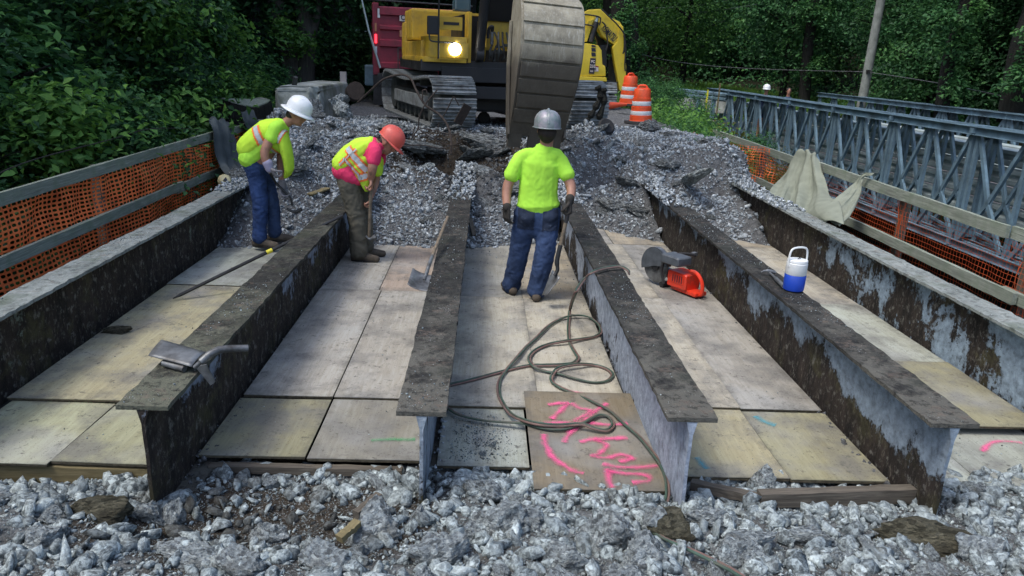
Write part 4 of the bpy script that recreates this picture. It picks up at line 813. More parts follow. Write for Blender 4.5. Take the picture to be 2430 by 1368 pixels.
b0 = barrel(); b0.location = at(1520, 292, 'y', 17.2); b0.rotation_euler = (.0, -.03, -.15); b0.scale = (.87, .87, .86); tag(b0, 'nearer orange and white traffic barrel, standing slightly in front to the right', 'barrel', 'orange traffic barrels')
b1 = copy_tree(b0); b1.location = at(1491, 250, 'y', 20.6); b1.rotation_euler = (0, .01, .5); b1['label'] = 'farther orange and white traffic barrel, half behind the other one'
cn = empty('traffic_cone', at(1440, 252, 'y', 15.8), 0, 'small orange cone lying on its side by the crawler track', 'cone'); cn.rotation_euler = (0, PI/2-.1, .2)
MB().lathe([(.085, 0), (.03, .42), (.02, .44), (0, .44)], 16).build('cone_body', M['barrel'], cn, smooth=True); MB().box((0, 0, -.01), (.22, .22, .03)).build('cone_base', M['rubber'], cn, bevel=.01)
# ------------------------------------------------------------------ crawler excavator in the middle
def track_loop(L, R, n):                                  # centre line of a crawler track in (y, z): points, tangents
    pts = []; st = L-2*R; per = 2*st+2*PI*R
    for i in range(n):
        s = per*i/n
        if s < st: y, z, a = -st/2+s, 2*R, 0
        elif s < st+PI*R: t = (s-st)/R; y, z, a = st/2+R*math.sin(t), R+R*math.cos(t), -t
        elif s < 2*st+PI*R: y, z, a = st/2-(s-st-PI*R), 0, -PI
        else: t = (s-2*st-PI*R)/R; y, z, a = -st/2-R*math.sin(t), R-R*math.cos(t), -PI-t
        pts.append((y, z, a))
    return pts
shoe_me = {}
def crawler(root, x, W_=.76, L=4.5, R=.38, n=52, key='a', frame=True):
    tr = empty('crawler_track', (x, 0, 0)); tr.parent = root
    if key not in shoe_me:
        m = MB(); p = (2*(L-2*R)+2*PI*R)/n; m.box((0, 0, .0), (W_, p*.96, .018))
        for k, h in ((-.36, .028), (0, .028), (.36, .028)): m.prism([(-.014, .009), (.014, .009), (.006, .009+h), (-.006, .009+h)], lambda u, v: Vector((-W_/2, k*p+u, v)), lambda u, v: Vector((W_/2, k*p+u, v)))
        for sx in (-.07, .07): m.box((sx, 0, .014), (.04, p*.30, .012))
        o = m.build('track_shoe', M['track'], tr); shoe_me[key] = o.data; bpy.data.objects.remove(o)
    for y, z, a in track_loop(L, R, n):
        dz = -.05*math.cos(y*1.6)*(z > R*1.5) ; o = link('track_shoe', shoe_me[key], None, tr); o.location = (0, y, z+dz); o.rotation_euler = (a, 0, 0)
    if frame:
        MB().box((0, .15, .36), (.46, 3.0, .34)).build('track_frame', M['track_dark'], tr, bevel=.03); MB().box((-.02, 0, .36), (.56, 2.6, .22)).build('side_plate', M['track'], tr, bevel=.01)
        for yy, rr_ in ((-1.8, .31), (1.8, .32)): MB().cyl((-.2, yy, R), (.2, yy, R), rr_, n=20).build('drive_wheel', M['track_dark'], tr, smooth=True)
        for k in range(8): MB().cyl((-.22, -1.35+k*.38, .13), (.22, -1.35+k*.38, .13), .10, n=12).build('track_roller', M['track_dark'], tr, smooth=True)
        for yy in (-.6, .7): MB().cyl((-.2, yy, .70), (.2, yy, .70), .08, n=12).build('carrier_roller', M['track_dark'], tr, smooth=True)
    return tr
EX = empty('excavator', (-.03, 15.57, 1.09), math.radians(12.5), 'big yellow crawler excavator facing the camera, its ribbed bucket lowered in front', 'excavator')
for sx in (-1.27, 1.27): t = crawler(EX, sx); t.rotation_euler.z = math.radians(6); t.location = (sx*math.cos(.105), sx*math.sin(.105), 0)
MB().box((0, 0, .42), (1.9, 1.7, .5)).build('car_body', M['black'], EX, bevel=.05)
MB().cyl((0, 0, .6), (0, 0, 1.0), .72, n=32).build('swing_ring', M['black'], EX, smooth=True)
MB().box((0, .35, 1.0), (2.95, 3.4, .20)).build('deck_frame', M['black'], EX, bevel=.02)
q = MB(); q.box((.0, -1.33, .86), (2.2, .08, .26)); q.box((.1, -1.2, .55), (1.7, .3, .22)); q.build('front_skirt', M['black'], EX, bevel=.01)
# left-hand store box with rounded outer corner
def rbox(x0, x1, y0, y1, z0, z1, r_, corner='l'):
    pts = []; n = 6
    for k in range(n+1): a = PI+PI/2*k/n; pts.append((x0+r_+r_*math.cos(a), y0+r_+r_*math.sin(a)))
    pts += [(x1, y0), (x1, y1), (x0, y1)]
    return MB().prism(pts, lambda u, v: Vector((u, v, z0)), lambda u, v: Vector((u, v, z1)))
rbox(-1.36, -.70, -1.42, 1.4, 1.42, 1.97, .16).build('tool_box_upper', M['yellow'], EX, bevel=.05, smooth=True, seg=3)
rbox(-1.38, -.66, -1.46, -.6, 1.385, 1.50, .14).build('box_step', M['yellow'], EX, bevel=.02, smooth=True)
rbox(-1.39, -.64, -1.47, 1.6, 1.14, 1.40, .14).build('tool_box_lower', M['yellow'], EX, bevel=.015, smooth=True)
rbox(-1.48, -.66, -1.44, 1.6, 1.06, 1.15, .2).build('lower_fender', M['yellow'], EX, bevel=.02, smooth=True)
MB().box((-1.42, .1, 1.24), (.06, 2.6, .36)).build('side_panel', M['yellow'], EX, bevel=.02)
q = MB(); q.box((-.95, -1.425, 1.72), (.28, .03, .05)).build('recessed_handle', M['black'], EX); MB().box((-.98, -1.418, 1.72), (.46, .02, .22)).build('handle_recess', M['yellow'], EX, bevel=.008)
MB().box((-1.0, -1.476, 1.12), (.44, .03, .02)).build('step_tread', M['yellow'], EX)
hl = MB().cyl((0, 0, 0), (0, -.035, 0), .105, n=28).build('headlight', M['lamp'], EX); hl.location = (-.885, -1.455, 1.29)
MB().lathe([(.105, -.02), (.122, -.02), (.122, .025), (.105, .03)], 28).build('headlight_rim', M['black'], EX).rotation_euler = (PI/2, 0, 0); EX.children[-1].location = (-.885, -1.465, 1.29)
MB().box((-.60, -1.2, 1.50), (.06, .35, .86)).build('box_inner_wall', M['yellow'], EX, bevel=.01); MB().box((-.52, -1.1, 1.90), (.2, .3, .04)).build('hood_lip', M['yellow'], EX)
MB().box((.2, .2, 1.5), (1.6, 1.6, .85)).build('engine_deck', M['black'], EX, bevel=.03); MB().box((-.8, 1.2, 1.75), (1.2, 1.2, .6)).build('engine_hood', M['yellow'], EX, bevel=.05)
MB().box((0, 1.75, 1.45), (2.9, .5, .75)).build('counterweight', M['yellow'], EX, bevel=.1)
# boom foot, cylinders, hoses
for sx in (-.34, .34):
    MB().prism([(-.85, 1.1), (-1.25, 1.1), (-1.38, 1.35), (-1.30, 1.75), (-1.0, 1.8)], lambda u, v: Vector((sx-.05, u, v)), lambda u, v: Vector((sx+.05, u, v))).build('boom_bracket', M['yellow'], EX, bevel=.01)
    MB().cyl((sx*1.26, -1.42, 1.22), (sx*1.2, -2.35, 3.9), .085, n=16).build('boom_cylinder', M['black'], EX, smooth=True); MB().cyl((sx*1.2, -2.35, 3.9), (sx*1.15, -2.62, 4.7), .045, n=12).build('cylinder_rod', M['iron'], EX, smooth=True)
    MB().cyl((sx*1.26-.07, -1.42, 1.22), (sx*1.26+.07, -1.42, 1.22), .12, n=16).build('cylinder_eye', M['black'], EX, smooth=True)
bm_poly = [(-1.0, 1.95), (-1.28, 1.80), (-2.3, 3.3), (-3.0, 5.2), (-4.5, 6.35), (-6.0, 6.3), (-5.9, 6.75), (-4.3, 7.05), (-2.35, 5.7), (-1.55, 3.6)]
MB().prism(bm_poly, lambda u, v: Vector((-.29, u, v)), lambda u, v: Vector((.29, u, v))).build('boom', M['black'], EX, bevel=.02)  # black colour carries the shade on the boom's underside
MB().prism([(-.30, 1.30), (.30, 1.30), (.26, 1.85), (-.26, 1.85)], lambda u, v: Vector((u, -1.22, v)), lambda u, v: Vector((u, -1.18, v))).build('mounting_plate', M['yellow'], EX, bevel=.01)
for i in range(7):
    x_ = -.24+.08*i; m = MB().tube(catmull([(x_, -1.40, 1.14), (x_*1.1, -1.52, 1.28), (x_*.8+.03*math.sin(i*2), -1.44, 1.45), (x_*.95, -1.36, 1.62)], 6), .018, 6); m.build('hydraulic_hose', M['rubber'] if i % 2 else M['track_dark'], EX, smooth=True)
for sx in (-.22, .24):
    MB().tube(catmull([(sx, -1.48, 1.62), (sx*1.05, -1.55, 1.70), (sx*1.3, -1.52, 1.66), (sx*1.35, -1.5, 1.5)], 6), .03, 8).build('hose_bend', M['rubber'], EX, smooth=True); MB().cyl((sx, -1.48, 1.40), (sx, -1.48, 1.62), .032, n=10).build('hose_fitting', M['iron'], EX, smooth=True)
q = MB()
for k in range(10): q.box((random.uniform(-.22, .22), -1.36, 1.12+random.random()*.28), (random.uniform(.04, .12), .1, random.uniform(.03, .09)))
q.build('swing_motor', M['track_dark'], EX, bevel=.005)
# cab on the machine's left side
CAB = MB(); 
for x_, y_ in ((.56, -1.3), (1.42, -1.3), (.56, .3), (1.42, .3)): CAB.bar((x_, y_, 1.1), (x_, y_*.95, 2.75), .07)
CAB.box((.99, -.5, 2.78), (1.0, 1.8, .08)); CAB.box((.99, -.5, 1.3), (.96, 1.7, .4)); CAB.build('cab_frame', M['yellow'], EX, bevel=.015)
MB().box((.99, -1.30, 2.12), (.82, .02, 1.22)).build('windscreen', M['glass'], EX); MB().box((.55, -.5, 2.12), (.02, 1.5, 1.2)).build('side_window', M['glass'], EX)
MB().box((-.62, -.6, 2.15), (.3, .3, .35)).build('intake_box', M['glass'], EX, bevel=.03)
# mirror and its stand
m = MB().tube([(-1.20, -1.60, 1.12), (-1.20, -1.60, 2.6)], .016, 8); m.build('mirror_pole', M['iron_dark'], EX, smooth=True)
MB().tube(catmull([(-1.36, -1.58, 1.52), (-1.34, -1.6, 1.42), (-1.22, -1.62, 1.40), (-1.0, -1.52, 1.40), (-.85, -1.45, 1.39)], 6), .014, 6).build('mirror_bracket', M['iron_dark'], EX, smooth=True)
MB().box((-1.30, -1.58, 1.67), (.20, .06, .31)).build('mirror', M['black'], EX, bevel=.025)
# stick and bucket
MB().prism([(-4.05, 2.15), (-4.45, 2.0), (-4.75, 3.2), (-5.7, 6.7), (-5.2, 6.9), (-4.35, 4.0)], lambda u, v: Vector((-.2, u, v)), lambda u, v: Vector((.2, u, v))).build('stick', M['black'], EX, bevel=.015)
BK = empty('bucket', (-.11, -4.3, 2.02)); BK.parent = EX; BK.rotation_euler = (0, math.radians(3), math.radians(-3))
prof = [(.02, -.02), (.22, .0), (.42, -.06), (.60, -.20), (.70, -.40), (.75, -.62), (.75, -.85), (.70, -1.08), (.62, -1.30), (.52, -1.52), (.40, -1.72), (.28, -1.92)]
back = catmull([Vector((0, -p, z)) for p, z in prof], 4); Wb = .415
def taper(z): return 1-.10*max(0, (-z-1.0))/.9
V = []
for p in back: V += [(-Wb*taper(p.z), p.y, p.z), (Wb*taper(p.z), p.y, p.z)]
n = len(back); inner = [(p.y+.03, p.z) for p in back]
for (y, z) in inner: V += [(-Wb*taper(z)+.01, y, z), (Wb*taper(z)-.01, y, z)]
F = [(2*i, 2*i+2, 2*i+3, 2*i+1) for i in range(n-1)]+[(2*n+2*i, 2*n+2*i+1, 2*n+2*i+3, 2*n+2*i+2) for i in range(n-1)]
MB().add(V, F).build('bucket_back', M['bucket'], BK, recalc=False)
sp = [(p.y, p.z) for p in back]; edge = [(-.20, -1.90), (-.13, -1.5), (-.02, -1.0), (.06, -.5), (.05, -.1)]
for s_ in (-1, 1):
    poly = sp+edge
    MB().prism(poly, lambda u, v: Vector((s_*(Wb*taper(v)+.001), u+(.01), v)), lambda u, v: Vector((s_*(Wb*taper(v)+.03), u+.01, v))).build('side_plate', M['bucket'], BK)
    MB().prism([(.03, -.35), (-.04, -1.0), (-.16, -1.75), (-.26, -1.98), (-.36, -1.9), (-.22, -1.3), (-.10, -.7), (-.06, -.35)], lambda u, v: Vector((s_*(Wb*taper(v)+.031), u, v)), lambda u, v: Vector((s_*(Wb*taper(v)+.06), u, v))).build('side_cutter', M['bucket'], BK, bevel=.004)
    MB().prism([(.1, -.05), (-.35, .0), (-.2, .22), (.05, .2)], lambda u, v: Vector((s_*.2-.025, u, v)), lambda u, v: Vector((s_*.2+.025, u, v))).build('bucket_lug', M['bucket'], BK, bevel=.01)
seglen = [0]
for i in range(1, n): seglen.append(seglen[-1]+(back[i]-back[i-1]).length)
def bk(t, off): 
    s = t*seglen[-1]; i = min(n-2, int(np.searchsorted(seglen, s))-1 if s > 0 else 0); i = max(i, 0); f = (s-seglen[i])/(seglen[i+1]-seglen[i]); p = back[i].lerp(back[i+1], f); d = (back[i+1]-back[i]).normalized(); nn = Vector((0, d.z, -d.y)); 
    return p+nn*(off if nn.y < 0 else -off)
bands = [(.09, .215), (.235, .335), (.352, .435), (.452, .53), (.545, .62), (.635, .71), (.722, .80), (.815, .90)]
for k, (a, b) in enumerate(bands):
    m = MB(); V = []
    for j in range(5):
        t = a+(b-a)*j/4
        for o_ in (.004, .026): p = bk(t, o_); ww = (Wb-.004+.012*(k % 2))*taper(p.z); V += [(-ww, p.y, p.z), (ww, p.y, p.z)]
    F = []
    for j in range(4): i0, i1 = j*4, (j+1)*4; F += [(i0+2, i0+3, i1+3, i1+2), (i0, i1, i1+1, i0+1), (i0, i0+2, i1+2, i1), (i0+1, i1+1, i1+3, i0+3)]
    F += [(0, 1, 3, 2), (16, 18, 19, 17)]; m.add(V, F).build('wear_plate', M['bucket'], BK, bevel=.006)
for k in range(3):
    x_ = -.30+.30*k; MB().prism([(-.44, -1.66), (-.30, -1.90), (-.22, -2.10), (-.16, -2.10), (-.2, -1.88), (-.34, -1.62)], lambda u, v: Vector((x_-.10, u, v)), lambda u, v: Vector((x_+.10, u, v))).build('bucket_tooth', M['bucket'], BK, bevel=.008)
MB().cyl((-.3, .0, .05), (.3, .0, .05), .06, n=14).build('bucket_pin', M['iron'], BK, smooth=True)
for s_ in (-.13, .13): MB().bar((s_, -.3, .12), (s_, -.25, .9), .05, .12).build('bucket_link', M['bucket'], BK)
# ------------------------------------------------------------------ dump truck
TX, TY = -2.92, 20.6
TK = empty('dump_truck', (TX+1.2, TY, .9), math.radians(9), 'dark red dump truck parked behind the excavator, tail towards the camera', 'truck')
W2 = 1.2; zb, zt = 1.0, 2.55
MB().box((0, 2.7, 1.75), (2.3, 5.2, 1.5)).build('tipper_body', M['red'], TK, bevel=.03)
for k in range(7):
    y = .3+k*.78
    for s_ in (-1, 1): MB().box((s_*1.19, y, 1.72), (.09, .10, 1.45)).build('side_rib', M['red'], TK, bevel=.01)
for s_ in (-1, 1):
    MB().box((s_*1.18, .02, 1.68), (.16, .14, 1.75)).build('rear_post', M['red'], TK, bevel=.015); MB().box((s_*1.18, 2.7, 2.52), (.16, 5.3, .12)).build('top_rail', M['red'], TK, bevel=.02)
tg = empty('tailgate', (0, -.02, 0)); tg.parent = TK
MB().box((0, 0, 1.72), (2.2, .05, 1.52)).build('gate_plate', M['red'], tg)
for z, h in ((2.38, .17), (1.98, .08), (1.60, .15), (1.05, .12)): MB().prism([(0, -h/2-.03), (-.07, -h/2), (-.07, h/2), (0, h/2+.03)], lambda u, v: Vector((-1.08, u-.025, z+v)), lambda u, v: Vector((1.08, u-.025, z+v))).build('gate_rib', M['red'], tg, bevel=.004)
def sign(parent, name, txt, loc, w_, h_, mat, size, tcol='decal_black', ax=0., rz=0., tname='lettering'):
    s = MB().box((0, 0, 0), (w_, .012, h_)).build(name, M[mat], parent); s.location = loc; s.rotation_euler.z = rz
    c = bpy.data.curves.new(tname, 'FONT'); c.body = txt; c.size = size; c.align_x = 'LEFT'; c.align_y = 'CENTER'; c.extrude = .002; c.offset = .004; t = bpy.data.objects.new(tname, c); COL.objects.link(t); c.materials.append(M[tcol]); t.parent = s; t.location = (-w_/2+.03, -.009, 0); t.rotation_euler = (PI/2, 0, 0); t.scale = (.95, 1, 1); return s
sign(tg, 'sign_panel', 'CONSTRUCTION', (.05, -.085, 2.24), 1.25, .17, 'sign_white', .165, ax=.6); sign(tg, 'sign_panel', '     D', (.05, -.085, 1.86), 1.25, .17, 'sign_buff', .165)
for k, (z, mt, h) in enumerate([(1.98, 'sign_buff', .20), (1.70, 'tail', .22), (1.42, 'reflect', .18)]):
    for s_ in (-1, 1): MB().box((s_*1.18, -.065, z), (.055, .03, h)).build(['side_marker', 'tail_light', 'reverse_light'][k], M[mt], TK, bevel=.008)
for s_ in (-1, 1): MB().box((s_*1.10, -.09, 2.32), (.06, .02, .22)).build('reflector_strip', M['reflect'], TK)
q = MB(); 
for a, b in (((-.62, 1.5), (-.62, .95)), ((.0, 1.5), (.0, .95)), ((-.62, 1.5), (.0, 1.5)), ((-.42, 1.5), (-.42, 1.2)), ((-.2, 1.5), (-.2, 1.2)), ((-.62, 1.2), (0, 1.2))): q.bar((a[0], -.13, a[1]), (b[0], -.13, b[1]), .025)
q.box((-.31, -.13, 1.3), (.1, .03, .1)); q.build('spreader_latch', M['track_dark'], tg)
MB().box((0, .1, .70), (2.3, .5, .30)).build('rear_frame', M['black'], TK, bevel=.02); MB().box((0, 3.4, .78), (.9, 6.5, .3)).build('chassis', M['black'], TK)
for y in (.9, 2.2, 6.3):
    for s_ in (-1, 1):
        wl = empty('wheel', (s_*.92, y, .05+.47)); wl.parent = TK; MB().lathe([(.3, -.24), (.47, -.22), (.52, -.14), (.52, .14), (.47, .22), (.3, .24)], 26).build('tyre', M['rubber'], wl, smooth=True).rotation_euler = (0, PI/2, 0); MB().lathe([(.0, -.1), (.28, -.2), (.3, .2), (0, .1)], 20).build('rim', M['track_dark'], wl, smooth=True).rotation_euler = (0, PI/2, 0)
for s_ in (-1, 1): MB().box((s_*.95, -.12, .42), (.62, .02, .75)).build('mud_flap', M['rubber'], TK)
MB().box((-1.35, 1.3, .75), (.25, .5, .55)).build('side_tank', M['galv'], TK, bevel=.05)
MB().box((0, 6.6, 1.5), (2.3, 1.8, 1.9)).build('cab', M['red'], TK, bevel=.12)
MB().tube([(-1.52, -.1, 2.62), (-1.36, -.12, 1.9), (-1.08, -.15, .98)], [.022, .026, .03], 8).build('tarp_arm', M['galv_light'], TK, smooth=True)
MB().tube([(-1.56, -.1, 2.63), (1.3, -.12, 2.60)], .022, 8).build('tarp_bar', M['iron_dark'], TK, smooth=True)
MB().tube(catmull([(-1.1, 6., 1.9), (-1.75, 5.8, 2.0), (-1.8, 5.8, 1.3)], 6), .03, 6).build('mirror_arm', M['galv_light'], TK); MB().box((-1.62, 5.9, 1.6), (.22, .08, .6)).build('mirror', M['black'], TK, bevel=.03)
MB().box((-1.12, 5.0, 2.75), (.16, .2, .5)).build('exhaust_stack', M['galv'], TK, bevel=.03)
# ------------------------------------------------------------------ second excavator behind, on the right
Y2 = 23.
def p2(px, py, dy=0): q = at(px, py, 'y', Y2); return q+Vector((0, dy, 0))
E2 = empty('excavator', (3.0, Y2+1, .85), 0, 'second yellow excavator farther back on the right, boom bent down behind the barrels', 'excavator')
e2l = -E2.location
def e2(mb, name, mat, **k): o = mb.build(name, M[mat] if isinstance(mat, str) else mat, E2, **k); o.location = e2l; return o
def pf(poly, y0, y1): return MB().prism([(at(a, b, 'y', Y2).x, at(a, b, 'y', Y2).z) for a, b in poly], lambda u, v: Vector((u, Y2+y0, v)), lambda u, v: Vector((u, Y2+y1, v)))
e2(pf([(1330, 108), (1392, 103), (1420, 108), (1428, 120), (1430, 155), (1437, 157), (1438, 182), (1330, 182)], 0, 2.2), 'machine_house', 'yellow2', bevel=.05, smooth=True)
e2(pf([(1330, 180), (1438, 184), (1440, 194), (1330, 192)], -.06, 2.2), 'lower_skirt', 'yellow2', bevel=.02)
e2(pf([(1429, 108), (1446, 106), (1446, 160), (1431, 160)], .5, 1.8), 'engine_side', 'black', bevel=.02)
for a, b in ((107, 112), (114, 123), (125, 134)): e2(pf([(1403, a), (1413, a+1), (1414, b), (1404, b)], -.012, .0), 'decal_stripe', 'decal_black')
pl = e2(pf([(1401, 138), (1414, 139), (1410, 176), (1397, 175)], -.014, -.002), 'number_panel', 'decal_black')
def txt(parent, body, p, size, mat, rot=(PI/2, 0, 0), name='lettering', sx=1.): c = bpy.data.curves.new(name, 'FONT'); c.body = body; c.size = size; c.align_x = 'CENTER'; c.align_y = 'CENTER'; c.extrude = .003; c.offset = .004; t = bpy.data.objects.new(name, c); COL.objects.link(t); c.materials.append(M[mat]); t.parent = parent; t.location = Vector(p)-parent.location; t.rotation_euler = rot; t.scale = (sx, 1, 1); return t
txt(E2, 'PC', p2(1407, 147, -.03), .10, 'sign_white'); txt(E2, '210', p2(1406, 158, -.03), .13, 'sign_white', sx=.8); txt(E2, 'LC', p2(1404, 169, -.03), .07, 'sign_white')
e2(pf([(1412, 156), (1420, 157), (1420, 170), (1411, 170)], -.014, -.001), 'warning_sign', 'sign_white'); e2(pf([(1412, 156), (1420, 157), (1420, 160), (1412, 159)], -.02, -.015), 'warning_stripe', 'tail' if 0 else 'red'); txt(E2, '?', p2(1413, 165, -.03), .09, 'decal_black')
e2(pf([(1330, 70), (1374, 36), (1400, 22), (1428, 20), (1447, 38), (1476, 52), (1481, 62), (1479, 102), (1474, 112), (1466, 110), (1434, 88), (1424, 70), (1412, 60), (1396, 96), (1382, 104), (1330, 110)], .3, .8), 'boom', 'yellow2', bevel=.03)
e2(pf([(1398, 50), (1412, 44), (1396, 98), (1384, 102)], .22, .32), 'boom_gusset', 'yellow2', bevel=.01)
e2(pf([(1474, 58), (1483, 62), (1484, 112), (1490, 160), (1488, 218), (1474, 218), (1462, 150), (1456, 112), (1468, 100)], .25, .62), 'stick', 'yellow2', bevel=.03)
e2(MB().cyl(p2(1420, 40, .2), p2(1407, 88, .2), .05, n=12), 'arm_cylinder', 'galv_light', smooth=True); e2(MB().cyl(p2(1418, 52, .2), p2(1404, 100, .2), .075, n=12), 'arm_cylinder', 'black', smooth=True)
e2(pf([(1415, 62), (1436, 90), (1466, 112), (1468, 130), (1440, 128), (1436, 160), (1428, 160), (1428, 100)], .9, 1.1), 'black_frame', 'black')  # black plate filling the gap below the boom
for pts in ([(1382, 34), (1404, 36), (1426, 42), (1424, 60)], [(1382, 58), (1402, 60), (1414, 64)], [(1430, 52), (1438, 60), (1441, 80), (1444, 104), (1440, 120)], [(1430, 22), (1448, 40), (1468, 60), (1484, 84), (1483, 118), (1480, 128)], [(1482, 84), (1487, 110), (1485, 150), (1486, 170)], [(1466, 195), (1458, 214)]):
    e2(MB().tube(catmull([p2(a, b, .15) for a, b in pts], 6), .022, 6), 'hydraulic_hose', 'rubber', smooth=True)
t_ = txt(E2, 'KOMATSU', p2(1447, 78, .28), .27, 'decal_black', name='boom_lettering'); a2 = math.atan2(p2(1462, 92).z-p2(1433, 62).z, p2(1462, 92).x-p2(1433, 62).x); t_.rotation_euler = Euler((PI/2, 0, 0)).to_matrix().to_euler(); t_.matrix_local = Matrix.Translation(Vector(p2(1449, 79, .28))-E2.location) @ Matrix.Rotation(-a2, 4, 'Y') @ Matrix.Rotation(PI/2, 4, 'X') @ Matrix.Diagonal((.42, 1, 1, 1))
e2(pf([(1432, 196), (1452, 196), (1464, 236), (1462, 262), (1430, 262)], .2, 1.6), 'track_end', 'track_dark', bevel=.03)
for sx in (2.0, 3.6): t = crawler(E2, sx-3.0, .6, 4.0, .40, 44, 'b', False); t.rotation_euler.z = 0; t.location.z = -.05; t.location.y = .8; MB().box((0, 0, .4), (.4, 3.2, .5)).build('track_frame', M['track_dark'], t, bevel=.03)
e2(MB().box((2.8, Y2+1.2, 1.55), (2.2, 2, .3)), 'under_carriage', 'black')
# ------------------------------------------------------------------ torn rebar in front of the machine
def bar_(pts, Y, label, r_=.012, ny=None):
    P = []
    for i, (a, b) in enumerate(pts): P.append(at(a, b, 'y', Y if ny is None else Y+(ny-Y)*i/(len(pts)-1)))
    o = MB().tube(catmull(P, 8), r_, 6).build('bent_rebar', M['steel_rust'] if r_ < .02 else M['track'], smooth=True); tag(o, label, 'rebar', 'bent reinforcing bars sticking out of the rubble')
bar_([(850, 243), (880, 215), (912, 188), (952, 178), (975, 188), (988, 215), (1010, 250), (1042, 272), (1062, 298), (1070, 330), (1070, 366)], 12.9, 'long rebar arching over from the left of the crawler track', .018, 11.6)
bar_([(1038, 213), (1008, 250), (995, 280), (992, 305), (975, 332)], 12.0, 'rebar slanting down to the left across the arch', .012)
bar_([(1003, 215), (1003, 245)], 12.0, 'short upright rebar left of the crossing bars', .012); bar_([(1003, 215), (1010, 214), (1014, 222)], 12.0, 'small hooked rebar end', .010)
bar_([(1076, 230), (1060, 262), (1050, 280)], 12.1, 'thin rebar leaning on the crawler shoes', .010); bar_([(1078, 230), (1090, 252)], 12.1, 'thin rebar stub leaning to the right', .010)
bar_([(992, 303), (1030, 310), (1068, 320), (1090, 316)], 11.8, 'thin rebar running right from the knot of bars', .009); bar_([(992, 305), (1020, 325), (1065, 345), (1090, 338)], 11.6, 'thin rebar sloping down right from the knot', .009)
bar_([(950, 348), (1000, 345), (1040, 352), (1060, 352)], 11.3, 'thin rebar lying flat across the dark dirt', .009); bar_([(1042, 290), (1035, 330)], 11.8, 'thin hanging rebar under the arch', .008)
bar_([(985, 300), (978, 325)], 11.8, 'thin drooping rebar left of the knot', .009)
o = MB().box((0, 0, 0), (.15, .02, .34)).build('steel_plate', M['steel_rust']); o.location = at(1098, 272, 'y', 12.35); o.rotation_euler = (.2, .45, .5); tag(o, 'small rusty steel plate leaning against the crawler shoes', 'plate')
q = MB().box((0, 0, 0), (.05, .05, .6)); 
for pts, lb in (([(1418, 205), (1425, 230), (1410, 262), (1395, 285)], 'charred splintered timber leaning on the right crawler track'), ([(1432, 210), (1434, 240), (1420, 285)], 'dark splintered stick right of the charred timber')):
    P = [at(a, b, 'y', 13.3) for a, b in pts]; o = MB().tube(catmull(P, 4), [.05+.02*math.sin(i*2.1) for i in range(len(catmull(P, 4)))], 7).build('charred_timber', M['bark']); tag(o, lb, 'timber')
q = at(1438, 302, 'y', 12.6); o = MB().lathe([(0, -.02), (.12, -.05), (.15, .02), (.12, .06), (0, .04)], 20).build('black_pipe_end', M['rubber'], smooth=True); o.location = q; o.rotation_euler = (1.0, .2, .2); tag(o, 'round black rubber piece lying in front of the right crawler track', 'rubber piece')
q = at(842, 218, 'y', 14.9); o = MB().lathe([(.13, -.12), (.17, -.12), (.17, .12), (.13, .12)], 22).build('rusty_pipe_end', M['steel_rust'], smooth=True); o.location = q; o.rotation_euler = (1.35, .1, .3); tag(o, 'rusty open pipe end lying right of the parapet', 'pipe')
# ------------------------------------------------------------------ hose
def hose(pts, label):
    for off, mt, nm in ((-.011, 'hose_g', 'green_hose'), (.011, 'hose_r', 'red_hose')):
        pass
HO = empty('hose', (0, 0, 0), 0, 'long twin hose, green beside faded red, looped over the plywood in the middle', 'hose')
def zon(px, py, z): return at(px, py, 'z', z)
def twin(P, n=8, r_=.0075, sep=.0085, tw=.0):
    c = catmull(P, n)
    for s_, mt, nm in ((1, 'hose_g', 'green_line'), (-1, 'hose_r', 'red_line')):
        Q = []
        for i, p in enumerate(c):
            t = (c[min(i+1, len(c)-1)]-c[max(i-1, 0)]).normalized(); sd_ = t.cross(Vector((0, 0, 1))); sd_ = sd_.normalized() if sd_.length > .05 else Vector((1, 0, 0))
            a = tw*i*.12+.5*math.sin(i*.07); Q.append(p+(sd_*math.cos(a)+Vector((0, 0, 1))*abs(math.sin(a))*.8)*sep*s_)
        MB().tube(Q, r_, 8).build(nm, M[mt], HO, smooth=True)
zf = .055
P = [at(1493, 652, 'z', .60), at(1490, 642, 'z', .633), at(1470, 633, 'z', .64), at(1435, 637, 'z', .64), at(1405, 647, 'z', .63), at(1385, 665, 'x', .85), at(1366, 695, 'x', .74), at(1354, 730, 'z', .12)]
P += [zon(a, b, zf) for a, b in [(1350, 760), (1349, 790), (1353, 815), (1366, 838), (1372, 850), (1360, 862), (1330, 866), (1290, 867), (1255, 868), (1215, 876), (1170, 888), (1110, 904), (1075, 912), (1055, 918)]]
twin(P)
